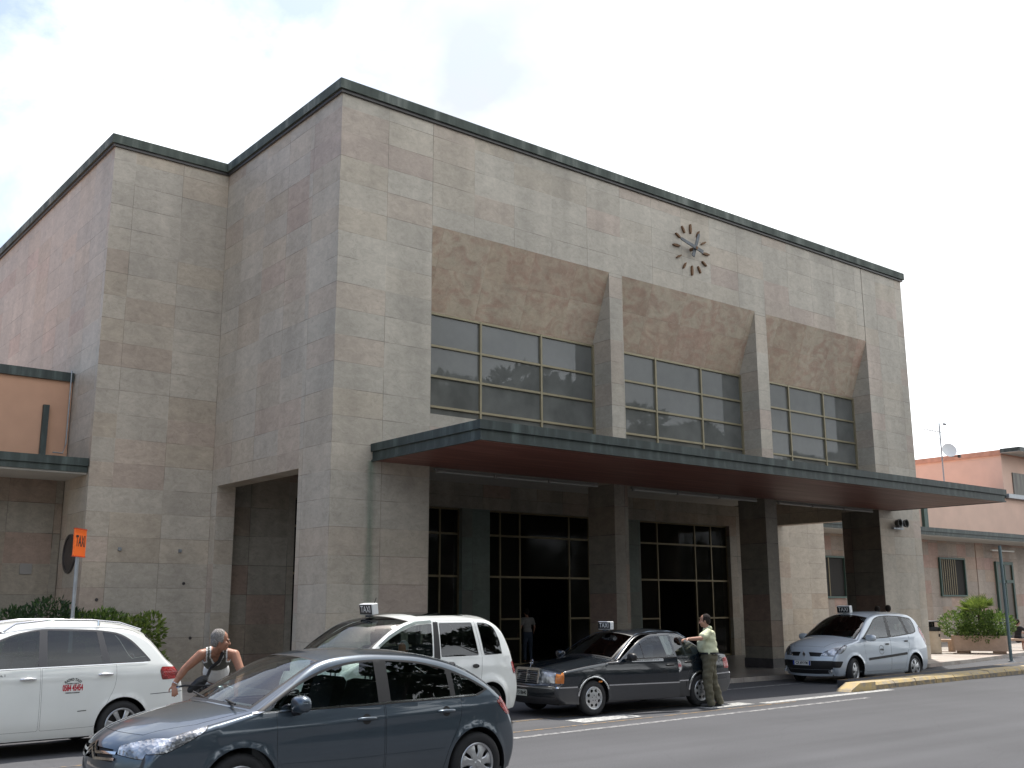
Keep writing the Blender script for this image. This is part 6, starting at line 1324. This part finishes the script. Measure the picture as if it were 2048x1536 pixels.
# ---- cyclist leaning over the handlebar behind the blue-grey car
p2 = thing('person', 'grey-haired man in grey and white sleeveless vest leaning forward on a handlebar', 'person', (-5.1, -6.35, 0))
def man2():
    O = Vector((-5.1, -6.35, 0)); V_ = lambda x, y, z: Vector((x, y, z))-O
    pel, nk, hd = V_(-5.10, -6.33, .93), V_(-5.36, -6.90, 1.40), V_(-5.385, -7.06, 1.500)
    shR, shL = V_(-5.545, -6.86, 1.335), V_(-5.165, -7.0, 1.325); elR, wrR = V_(-5.72, -6.80, 1.165), V_(-5.835, -6.78, .985); elL, wrL = V_(-5.12, -7.12, 1.12), V_(-5.24, -7.24, .94)
    f = Vector((-.30, -.95, 0)).normalized(); spine = (nk-pel).normalized(); l_ = (shL-shR).normalized(); fr = l_.cross(spine)*-1
    if fr.dot(Vector((0, -1, -1))) < 0: fr = -fr
    l2 = spine.cross(fr); Rt = Matrix((l2, -fr, spine)).transposed(); ch = pel+(nk-pel)*.70
    hf = Vector((.93, -.36, -.10)); Rh = frame(hf, (0.12, -.10, 1))
    k = MB(); headgeo(k, hd, Rh, 1.03); cap(k, nk-spine*.04, hd-Vector((0, 0, .05)), .064, .058); body_torso(k, pel, ch, nk, Rt, .98, .02)
    cap(k, nk-spine*.05, shR, .07, .062); cap(k, nk-spine*.05, shL, .07, .062)
    cap(k, shR, elR, .064, .048); cap(k, shR+(elR-shR)*.2, shR+(elR-shR)*.7, .062, .055); cap(k, elR, wrR, .049, .031); cap(k, elR+(wrR-elR)*.1, elR+(wrR-elR)*.5, .050, .044); cap(k, shL, elL, .064, .048); cap(k, elL, wrL, .048, .031)
    hand(k, wrR, (-.10, -.55, -.75), (-.35, -.55, .75), .9, .35, 1, .98); hand(k, wrL, (0, -.2, -1), (.5, -.8, .2), .4, .8, -1, 1.05)
    hl_, hr_ = pel+l_*.09, pel-l_*.09; kl, kr = V_(-5.10, -6.78, .62), V_(-5.34, -6.62, .50); al, ar = V_(-5.03, -6.55, .24), V_(-5.35, -6.40, .10)
    for a, b, c in ((hl_, kl, al), (hr_, kr, ar)): cap(k, a, b, .09, .06); cap(k, b, c, .058, .038)
    remesh(k, 'body', SKIN, p2, .0075, 3)
    k = MB(); hair_cap(k, hd, Rh, 1.05); hr = remesh(k, 'hair', GREYH, p2, .008, 2, cut=[(hd+Rh @ Vector((0, -.045, .0)), Rh @ Vector((0, -1, -.12))), (hd+Vector((0, 0, -.07)), Vector((0, 0, -1)))])
    random.seed(2)
    for v in hr.data.vertices: v.co = v.co+v.normal*(.004+.005*math.sin(v.co.x*190)*math.sin(v.co.y*170)*math.sin(v.co.z*200+1))
    k = MB(); P = lambda x, y, z: hd+Rh @ Vector((x*1.03, y*1.03, z*1.03))
    for sx_ in (-1, 1): ell(k, P(sx_*.030, -.083, .002), (.012, .008, .009), Rh, 8, 6)
    k.build('eyes', EYE, p2, world=False)
    k = MB()
    for sx_ in (-1, 1): cap(k, P(sx_*.018, -.095, .026), P(sx_*.045, -.085, .024), .006, .005, 6)
    k.build('eyebrows', GREYH, p2, world=False)
    # vest: torso shell cut away at arms and neck
    k = MB(); body_torso(k, pel+spine*.08, ch, nk, Rt, .98, .022, .012)
    cap(k, nk-spine*.05, shR, .080, .074); cap(k, nk-spine*.05, shL, .080, .074); cap(k, nk-spine*.10, nk-spine*.03, .09, .085)
    cn = nk-spine*.035
    v_ = remesh(k, 'vest', VEST, p2, .009, 3)
    import bmesh
    bm = bmesh.new(); bm.from_mesh(v_.data)
    def loc(c): q = c-cn; return q.dot(l2), q.dot(fr), q.dot(spine)
    kill = []
    wv = []
    for fc in bm.faces:
        a, b, c = loc(fc.calc_center_median()); edge = abs(a)-(.128 if c > -.13 else .128+(-.13-c)*.7)
        neck_ = math.hypot(a/.070, (c-.05)/(.17 if b > 0 else .06))
        if (c > -.20 and edge > 0) or (c > -.14-.0 and neck_ < 1): kill.append(fc)
        elif (c > -.21 and edge > -.016) or (c > -.17 and neck_ < 1.22): fc.material_index = 1
        elif c < -.27: fc.material_index = 1
    bmesh.ops.delete(bm, geom=kill, context='FACES'); bm.to_mesh(v_.data); bm.free(); v_.data.materials.append(WCLOTH)
    k = MB(); ell(k, pel, (.17, .13, .15), Rt)
    for a, b in ((hl_, kl), (hr_, kr)): cap(k, a, b, .10, .085)
    remesh(k, 'shorts', DKC, p2, .012, 4)
    for a in (al, ar): k = MB(); cap(k, a-Vector((0, 0, .03)), a+f*.15-Vector((0, 0, .05)), .045, .035); remesh(k, 'shoe', SHOE, p2, .012, 2)
    # wrist watch
    d = (wrR-elR).normalized(); c = wrR-d*.02; u = d.orthogonal().normalized(); w2 = d.cross(u); k = MB(); k.tube([tuple(c+(u*math.cos(2*PI*i/16)+w2*math.sin(2*PI*i/16))*.034) for i in range(17)], .006, 6, caps=False); k.build('wrist_watch', CHROME, p2, world=False)
    # shoulder bag and strap
    bag = thing('shoulder_bag', 'black shoulder bag hanging from the cyclist by a broad diagonal strap', 'bag', tuple(O))
    k = MB(); c = V_(-5.60, -6.93, .985); 
    ax = Vector((.75, -.25, .62)).normalized(); Rb = frame(Vector((-.3, -.95, .1)), ax); ell(k, c, (.06, .045, .15), Rb); ell(k, c+ax*.03, (.065, .05, .12), Rb); remesh(k, 'pouch', LEATHER, bag, .009, 4)
    k = MB(); a = nk+l2*.07+spine*.02+fr*.06; pts = [a+fr*.02, nk+l2*.03-spine*.09+fr*.125, nk-l2*.07-spine*.20+fr*.15, c+ax*.12+fr*.03, c+ax*.05]; 
    for i in range(len(pts)-1): cap(k, pts[i], pts[i+1], .023, .023, 8)
    remesh(k, 'strap', LEATHER, bag, .007, 2)
man2()
# bicycle
bk = thing('bicycle', 'dark bicycle under the grey-haired cyclist, mostly hidden by the cars', 'bicycle', (-5.25, -6.6, 0), math.atan2(-.95, -.30))
def bike():
    # local +x = riding direction
    k = MB()
    for (x) in (-.45, .50):
        pass
    T_ = lambda pts, r, nm, m: k_.tube(pts, r, 8)
    fr_ = MB(); fr_.tube([(-.12, 0, .28), (-.24, 0, .80)], .015); fr_.tube([(-.12, 0, .28), (.33, 0, .74)], .016); fr_.tube([(-.22, 0, .72), (.31, 0, .80)], .014); fr_.tube([(.29, 0, .86), (.36, 0, .66)], .018)
    for s_ in (-.03, .03): fr_.tube([(-.12, s_, .28), (-.48, s_*1.6, .33)], .009); fr_.tube([(-.24, s_*.5, .74), (-.48, s_*1.6, .33)], .008); fr_.tube([(.36, s_, .66), (.50, s_*1.4, .33)], .010)
    fr_.build('frame', basic('bike_paint', (.03, .03, .04), .3, coat=.6), bk, world=False)
    for x in (-.48, .50):
        w_ = MB(); w_.tube([(x+.32*math.cos(2*PI*i/32), 0, .33+.32*math.sin(2*PI*i/32)) for i in range(33)], .017, 8, caps=False); o_ = w_.build('wheel', RUBBER, bk, world=False)
        s_ = MB()
        for i in range(18): a = 2*PI*i/18; s_.tube([(x, .02*(-1)**i, .33), (x+.305*math.cos(a), 0, .33+.305*math.sin(a))], .0015, 4)
        s_.tube([(x, -.03, .33), (x, .03, .33)], .02, 8); s_.build('spokes', CHROME, o_, world=False)
    h_ = MB(); h_.tube([(.30, 0, .80), (.285, 0, .93), (.31, 0, .95)], .012); h_.tube([(.20, -.33, .93), (.30, -.22, .955), (.32, 0, .95), (.30, .22, .955), (.20, .33, .93)], .012, 8); h_.build('handlebar', BLACK, bk, world=False)
    for s_ in (-1, 1):
        g_ = MB(); g_.tube([(.13, s_*.345, .912), (.24, s_*.30, .94)], .018, 8); g_.build('grip', BLACK, bk, world=False)
        b_ = MB(); b_.tube([(.26, s_*.28, .94), (.22, s_*.36, .905)], .006, 6); b_.build('brake_lever', CHROME, bk, world=False)
    s_ = MB(); s_.prism([(-.36, -.08), (-.36, .08), (-.20, .05), (-.06, .015), (-.06, -.015), (-.20, -.05)], .84, .89, axis='z'); s_.tube([(-.24, 0, .74), (-.25, 0, .85)], .013); s_.build('saddle', BLACK, bk, world=False)
bike(); bk.location = (-5.45, -6.69, .02)
# ---- simpler figures farther away
def simple_person(name, label, loc, face, hgt=1.75, top=WCLOTH, bottom=JEANS, hair=BRH, skin=SKIN2, pose='stand', arms=None, vox=.014, long_=0, lk=None):
    o = thing(name, label, 'person', loc); s = hgt/1.75; f = Vector((math.cos(face), math.sin(face), 0)); l_ = Vector((0, 0, 1)).cross(f); B_ = Matrix((l_, -f, Vector((0, 0, 1)))).transposed()
    P = lambda l, b, z: B_ @ Vector((l*s, b*s, z*s)); dz = 0
    if pose == 'sit': dz = -.46
    pel, ch, nk, hd = P(0, 0, .97+dz), P(0, -.03, 1.28+dz), P(0, -.05, 1.46+dz), P(0, -.08, 1.62+dz); Rh = frame(lk if lk else f, (0, 0, 1)); k = MB(); headgeo(k, hd, Rh, s); cap(k, P(0, -.02, 1.40+dz), hd-Vector((0, 0, .05)), .058*s, .052*s); body_torso(k, pel, ch, nk, B_, .85*s)
    shl, shr = P(.18, 0, 1.40+dz), P(-.18, 0, 1.40+dz)
    A_ = arms or ((.25, .02, 1.12+dz), (.24, -.10, .88+dz), (-.25, .02, 1.12+dz), (-.24, -.10, .88+dz)); el, wl, er, wr = [P(*a) for a in A_]
    for a, b, c in ((shl, el, wl), (shr, er, wr)): cap(k, a, b, .05*s, .040*s); cap(k, b, c, .040*s, .027*s); hand(k, c, (c-b), l_, .3, .4, 1, s)
    hl_, hr_ = P(.09, 0, .93+dz), P(-.09, 0, .93+dz)
    if pose == 'sit': kl, kr, al, ar = P(.12, -.43, .50), P(-.10, -.44, .49), P(.12, -.40, .09), P(-.12, -.50, .09)
    else: kl, kr, al, ar = P(.10, -.03, .50), P(-.10, .0, .50), P(.10, .0, .09), P(-.10, .05, .09)
    for a, b, c in ((hl_, kl, al), (hr_, kr, ar)): cap(k, a, b, .08*s, .055*s); cap(k, b, c, .053*s, .035*s); cap(k, c-Vector((0, 0, .04)), c+f*.13-Vector((0, 0, .055)), .034, .027)
    remesh(k, 'body', skin, o, vox, 3)
    k = MB(); hair_cap(k, hd, Rh, 1.03*s, long_=long_); remesh(k, 'hair', hair, o, vox*.8, 2, cut=[(hd+Rh @ Vector((0, -.045, 0)), Rh @ Vector((0, -1, -.15)))])
    k = MB(); body_torso(k, P(0, 0, 1.02+dz), ch, nk, B_, .88*s, .0, .02); cap(k, shl, shl+(el-shl)*.6, .068*s, .066*s); cap(k, shr, shr+(er-shr)*.6, .068*s, .066*s); cap(k, P(0, 0, 1.38+dz), shl, .08*s, .068*s); cap(k, P(0, 0, 1.38+dz), shr, .08*s, .068*s)
    remesh(k, 'top', top, o, vox, 4, cut=[(P(0, 0, .93+dz), Vector((0, 0, -1)))])
    k = MB(); ell(k, P(0, 0, .92+dz), (.17*s, .13*s, .15*s), B_)
    for a, b, c in ((hl_, kl, al), (hr_, kr, ar)): cap(k, a, b, .098*s, .075*s); (cap(k, b, b+(c-b)*.92, .073*s, .06*s) if pose != 'sit' else None)
    remesh(k, 'trousers' if pose != 'sit' else 'skirt', bottom, o, vox, 4)
    return o
simple_person('person', 'person in white T-shirt standing in the dark station doorway, seen from behind', (11.75, 7.6, .12), R(80), 1.72, top=cloth('dim_white_tee', (.30, .30, .30)), arms=((.27, .03, 1.15), (.30, -.10, .93), (-.27, .0, 1.15), (-.33, -.15, 1.0)))  # white shirt greyed: dimness of the doorway put into its colour
simple_person('person', 'dark-haired person whose head shows left of two above the pale silver taxi roof', (18.85, -.9, .12), R(45), 1.76, top=DKC)
simple_person('person', 'dark-haired person whose head shows right of two above the pale silver taxi roof', (19.35, -.95, .12), R(30), 1.79, top=DKC)
wm = simple_person('person', 'seated woman in dark dress with bare arms beyond the concrete planter', (31.9, 1.15, .12), R(-12), 1.66, top=DKC, bottom=DKC, pose='sit', arms=((.24, -.22, .80), (.15, -.50, .72), (-.22, -.18, .82), (-.18, -.45, .62)), skin=SKIN2)
dr = simple_person('person', 'grey-haired driver sitting inside the white high-roofed taxi van', (-1.42, -5.22, .18), R(184), 1.72, top=DKC, bottom=DKC, hair=basic('white_grey_hair', (.4, .4, .4), .9), skin=SKIN, pose='sit', arms=((.20, -.25, .85), (.12, -.45, .95), (-.24, -.2, .85), (-.15, -.45, .95)), lk=Vector((-.85, -.5, -.1)))
for v in (dr,): v.location.z = .10
# ------------------------------------------------------------------ street furniture
tp = thing('taxi_rank_sign', 'orange TAXI sign on a grey pole in front of the stone wing', 'sign', (-5.55, -1.6, .12), R(22))
k = MB(); k.tube([(0, 0, 0), (0, 0, 2.72)], .030, 12); k.build('pole', STEEL, tp, world=False)
k = MB()
for z_, c_ in ((1.55, .034),): k.tube([(0, 0, z_), (0, 0, z_+.08)], c_, 12)
k.build('sticker', WHITEP, tp, world=False)
ORS = basic('orange_sign', (0.85, 0.145, 0.015), .45)
k = MB(); k.box(-.21, .21, -.035, -.005, 2.62, 3.07, bev=.004); tp_p = k.build('sign_panel', ORS, tp, world=False); tp_p.rotation_euler = (0, 0, R(26.6))
k = MB(); k.box(-.215, .215, -.04, .0, 3.06, 3.075); k.box(-.215, .215, -.04, 0, 2.61, 2.625); o_ = k.build('sign_rim', basic('red_rim', (.5, .05, .01), .5), tp_p, world=False)
v, f = text_geo('TAXI', .25, .62, .006); k = MB(); k.add([(a, -.037, b+2.86) for a, b in v], f); k.build('lettering', BLK, tp_p, world=False, fix=False)
pl_ = thing('bare_post', 'plain grey-green post without a sign at the yellow kerb on the right', 'post', (22.9, -2.95, .14)); k = MB(); k.tube([(0, 0, 0), (-.04, 0, 3.62)], .05, 12); k.tube([(-.04, 0, 3.62), (-.04, 0, 3.64)], .053, 12); auto_smooth(k.build('tube', basic('green_grey_post', (.16, .22, .23), .5, .4), pl_, world=False), 50); k = MB(); k.lathe([(0, 0), (.11, 0), (.10, .03), (.055, .035)], 14, 0, 'z'); k.build('base_flange', STEEL, pl_, world=False)
CONC = basic('pinkish_concrete', (0.50, 0.36, 0.27), .85, noise=.12, nscale=6, bump=.4)
tb = thing('litter_bin', 'round concrete litter bin with black ash-tray lid behind the pale silver taxi', 'litter bin', (27.0, 2.1, .12))
k = MB(); k.lathe([(0, 0), (.34, 0), (.36, .02), (.36, .82), (.34, .84), (.0, .84)], 28, 0, 'z'); auto_smooth(k.build('bin_body', basic('beige_concrete', (.52, .43, .32), .8, noise=.08, nscale=8, bump=.3), tb, world=False)); 
k = MB(); k.lathe([(0, .83), (.38, .83), (.385, .90), (.37, .97), (.12, .99), (.10, 1.0), (.10, 1.15), (.34, 1.16), (.35, 1.19), (.30, 1.215), (0, 1.225)], 28, 0, 'z'); k.box(-.30, -.26, -.03, .03, .97, 1.16); k.box(.26, .30, -.03, .03, .97, 1.16); auto_smooth(k.build('lid', BLACK, tb, world=False))
k = MB(); k.box(-.04, .04, -.375, -.355, .62, .72); k.build('lock_plate', BLACK, tb, world=False)
def leafmat(name, c0, c1, tr=.35):
    m, n, l, b = newmat(name); g_ = n.new('ShaderNodeNewGeometry'); q = n.new('ShaderNodeValToRGB'); e = q.color_ramp.elements; e[0].color = (*c0, 1); e[1].color = (*c1, 1); l.new(g_.outputs['Random Per Island'], q.inputs[0]); l.new(q.outputs[0], b.inputs['Base Color']); b.inputs['Roughness'].default_value = .45
    t = n.new('ShaderNodeBsdfTranslucent'); l.new(q.outputs[0], t.inputs[0]); x = n.new('ShaderNodeMixShader'); x.inputs[0].default_value = tr; l.new(b.outputs[0], x.inputs[1]); l.new(t.outputs[0], x.inputs[2]); l.new(x.outputs[0], n['Material Output'].inputs[0]); return m
LEAF = leafmat('bush_leaves', (.05, .10, .02), (.19, .28, .06)); LEAFD = leafmat('dark_bush_leaves', (.018, .045, .018), (.05, .10, .03)); LEAFY = leafmat('yellow_green_leaves', (.08, .14, .025), (.26, .33, .07)); PINEL = leafmat('pine_needles', (.012, .030, .010), (.035, .060, .018), .15)
BARK = basic('bark', (.10, .075, .055), .95, noise=.3, nscale=5, bump=1)
def leaves(pts_fn, n, size, seed, elong=2.2, up_=.3):
    random.seed(seed); V_ = []; F_ = []
    for i in range(n):
        c, out = pts_fn(); d = (out+Vector((random.uniform(-1, 1), random.uniform(-1, 1), random.uniform(-.7, 1)+up_))*.8).normalized(); s_ = size*random.uniform(.6, 1.3); w_ = d.cross(Vector((random.uniform(-1, 1), random.uniform(-1, 1), random.uniform(-1, 1)))).normalized()*s_/elong/2; nn = d.cross(w_).normalized()*s_*.12
        a = Vector(c); j = len(V_); V_ += [a, a+d*s_*.5+w_-nn*.0, a+d*s_, a+d*s_*.5-w_, a+d*s_*.45+nn]
        F_ += [(j, j+1, j+4), (j+1, j+2, j+4), (j+2, j+3, j+4), (j+3, j, j+4)]
    return V_, F_
def blob_fn(blobs):
    tot = [b[3]*b[4]*b[5] for b in blobs]
    def f():
        b = random.choices(blobs, tot)[0]
        while True:
            v = Vector((random.uniform(-1, 1), random.uniform(-1, 1), random.uniform(-1, 1)))
            if .45 < v.length < 1: break
        return (b[0]+v.x*b[3], b[1]+v.y*b[4], b[2]+v.z*b[5]), v.normalized()
    return f
def bush(name, label, cat, loc, blobs, n, size, mat, seed, group=None, stems=5):
    o = thing(name, label, cat, loc, 0, group); V_, F_ = leaves(blob_fn(blobs), n, size, seed); k = MB(); k.add(V_, F_); k.build('foliage', mat, o, world=False, fix=False, uv=False)
    k = MB(); random.seed(seed)
    for i in range(stems):
        b = random.choice(blobs); k.tube([(random.uniform(-.1, .1), random.uniform(-.1, .1), 0), ((b[0])*.5, b[1]*.5, b[2]*.55), (b[0], b[1], b[2]+b[5]*.6)], [.022, .014, .005], 6)
    k.build('stems', BARK, o, world=False); return o
pn = thing('planter', 'oblong pink concrete planter on two low blocks at the pavement edge', 'planter', (28.35, .85, .12), math.atan2(-.94, .40))
k = MB(); L2, W2 = 1.0, .42; oct_ = [(-L2, -W2+.1), (-L2+.1, -W2), (L2-.1, -W2), (L2, -W2+.1), (L2, W2-.1), (L2-.1, W2), (-L2+.1, W2), (-L2, W2-.1)]; k.prism(oct_, .10, .66, axis='z'); k.build('trough', CONC, pn, world=False)
k = MB(); k.prism([(a*.93, b*.85) for a, b in oct_], .62, .665, axis='z'); k.build('soil', basic('soil', (.05, .035, .02), .95, noise=.4), pn, world=False)
for x in (-.62, .62): k = MB(); k.box(x-.22, x+.22, -.3, .3, 0, .099); k.build('foot_block', CONC, pn, world=False)
bush('shrub', 'dense glossy green shrub overflowing the pink concrete planter', 'shrub', (28.35, .85, .70), [(-.35, .7, .5, .6, .7, .5), (.0, .1, .55, .7, .75, .55), (.25, -.55, .5, .6, .65, .5), (0, 0, .15, .8, .9, .35)], 5200, .115, LEAF, 5)
pm = thing('fan_palm', 'low fan palm rising out of the shrub in the planter', 'palm', (28.5, .9, .95))
def fan_palm(o, n=16, seed=3, s=1.0):
    random.seed(seed); k = MB(); kb = MB()
    for i in range(n):
        az = 2*PI*i/n+random.uniform(-.2, .2); el = random.uniform(R(15), R(75)); d = Vector((math.cos(az)*math.cos(el), math.sin(az)*math.cos(el), math.sin(el))); b0 = Vector((0, 0, .55*s)); tip = b0+d*.5*s; kb.tube([tuple(b0), tuple(tip)], .008, 5)
        sd_ = d.cross(Vector((0, 0, 1))).normalized(); up2 = sd_.cross(d)
        for j in range(13):
            a = R(-78+13*j); dd = (d*math.cos(a)+sd_*math.sin(a)+up2*.12).normalized(); L_ = .46*s*random.uniform(.85, 1.1); w_ = d.cross(dd); w_ = (up2.cross(dd)).normalized()*.016*s; e = tip+dd*L_+Vector((0, 0, -.06)); q = len(k.v); k.v += [tuple(tip), tuple(tip+dd*L_*.5+w_), tuple(e), tuple(tip+dd*L_*.5-w_)]; k.f += [(q, q+1, q+2), (q, q+2, q+3)]; k.m += [0, 0]
    k.build('fronds', LEAFY, o, world=False, fix=False, uv=False); kb.tube([(0, 0, 0), (0, 0, .58*s)], .07, 8); kb.build('stalks', BARK, o, world=False)
fan_palm(pm, 22, s=1.0)
def bench(loc, rz, label):
    o = thing('bench', label, 'bench', loc, rz, 'stone benches on the pavement'); k = MB(); k.box(-.75, .75, -.25, .25, .38, .47, bev=.015); k.build('seat', CONC, o, world=False)
    for x in (-.5, .5): k = MB(); k.box(x-.12, x+.12, -.2, .2, 0, .379); k.build('support', CONC, o, world=False)
bench((28.9, 2.9, .12), R(-66), 'low stone bench between the litter bin and the planter'); bench((31.85, 1.2, .12), R(-70), 'stone bench on which the woman in the dark dress sits')
hg = 'shrubs in front of the stone wing'
def hloc(x, y): return (x, y, .12)
bush('shrub', 'dark green leafy bush behind the roof of the estate taxi, left of the TAXI pole', 'shrub', hloc(-4.25, 4.8), [(-.6, 0, 1.3, .65, .6, .5), (.1, 0, 1.45, .7, .6, .55), (.55, 0, 1.3, .5, .5, .5), (0, 0, .6, 1.0, .6, .6)], 5200, .11, LEAFD, 8, hg)
bush('shrub', 'bright green bush with upright shoots right of the TAXI pole', 'shrub', hloc(-2.95, 4.7), [(-.5, 0, 1.15, .5, .5, .55), (.05, 0, 1.25, .5, .5, .5), (-.1, 0, .5, .8, .5, .5)], 3600, .13, LEAF, 9, hg)
bush('shrub', 'yellow-green bush at the right end of the shrubs by the wing wall', 'shrub', hloc(-2.15, 4.6), [(-.25, 0, 1.1, .45, .45, .5), (.15, 0, 1.25, .35, .35, .45), (0, 0, .5, .6, .5, .5)], 2400, .13, LEAFY, 10, hg)
# ------------------------------------------------------------------ umbrella pines across the street (seen in the windows and car paint)
def pine(seed, H=14.5):
    o = thing('umbrella_pine', 'x', 'tree', (0, 0, 0), 0, 'umbrella pines across the street'); random.seed(seed); k = MB(); ends = []
    b = (random.uniform(-.5, .5), random.uniform(-.5, .5)); k.tube([(0, 0, 0), (b[0]*.5, b[1]*.5, H*.3), (b[0], b[1], H*.55)], [.38, .30, .24], 10); nb = 7
    for i in range(nb):
        az = 2*PI*i/nb+random.uniform(-.3, .3); r_ = random.uniform(2.0, 4.2); e = (b[0]+math.cos(az)*r_, b[1]+math.sin(az)*r_, H*random.uniform(.80, .90)); m_ = (b[0]+math.cos(az)*r_*.45, b[1]+math.sin(az)*r_*.45, H*.66); k.tube([(b[0], b[1], H*.53), m_, e], [.16, .11, .05], 7); ends.append(e)
    k.build('trunk', BARK, o, world=False, uv=False); blobs = []
    for e in ends: blobs += [(e[0], e[1], e[2]+.3, 1.9, 1.9, .75), (e[0]*.55+random.uniform(-1, 1), e[1]*.55+random.uniform(-1, 1), e[2]+.9, 1.7, 1.7, .7)]
    V_, F_ = leaves(blob_fn(blobs), 5200, .55, seed, 2.0); k = MB(); k.add(V_, F_); k.build('crown', PINEL, o, world=False, fix=False, uv=False); return o
PN = [pine(21), pine(22)]
spots = [(23, -23, 1.0), (31, -27, 1.05), (17, -31, .95), (8, -37, 1.0), (-3, -34, 1.0), (-13, -38, 1.1), (41, -31, 1.0), (52, -36, 1.1), (-24, -33, 1.0), (27, -40, 1.1), (64, -30, 1.0), (1, -46, 1.15), (78, -40, 1.1), (-36, -40, 1.1), (14, -48, 1.15), (38, -48, 1.2), (-4.5, -24, .95), (4, -25, 1.0), (-14, -27, 1.0), (12, -24, .95)]
for i, (x, y, s_) in enumerate(spots):
    if i < 2: o = PN[i]
    else:
        src = PN[i % 2]; o = src.copy(); COL.objects.link(o)
        for ch_ in list(src.children): c_ = ch_.copy(); COL.objects.link(c_); c_.parent = o
    o.location = (x, y, 0); o.rotation_euler = (0, 0, i*1.3); o.scale = (s_, s_, s_); o['label'] = 'umbrella pine with flat dark crown across the street, behind the camera'
fw_ = bush('far_wood', 'dense dark trees added unseen across the street to darken reflections', 'trees', (10, -58, 0), [(x, random.uniform(-3, 3), 4.5, 5, 3, random.uniform(4.5, 6.5)) for x in range(-70, 90, 6)], 16000, 1.3, PINEL, 31, stems=4); fw_['kind'] = 'stuff'  # wood added out of view to darken reflections in paint and glass
hb = bush('hedge', 'long dark clipped hedge across the street, behind the camera', 'hedge', (0, -30, 0), [(x, 0, 1.2, 3, 1.2, 1.4) for x in range(-40, 70, 5)], 9000, .6, LEAFD, 30, stems=3)
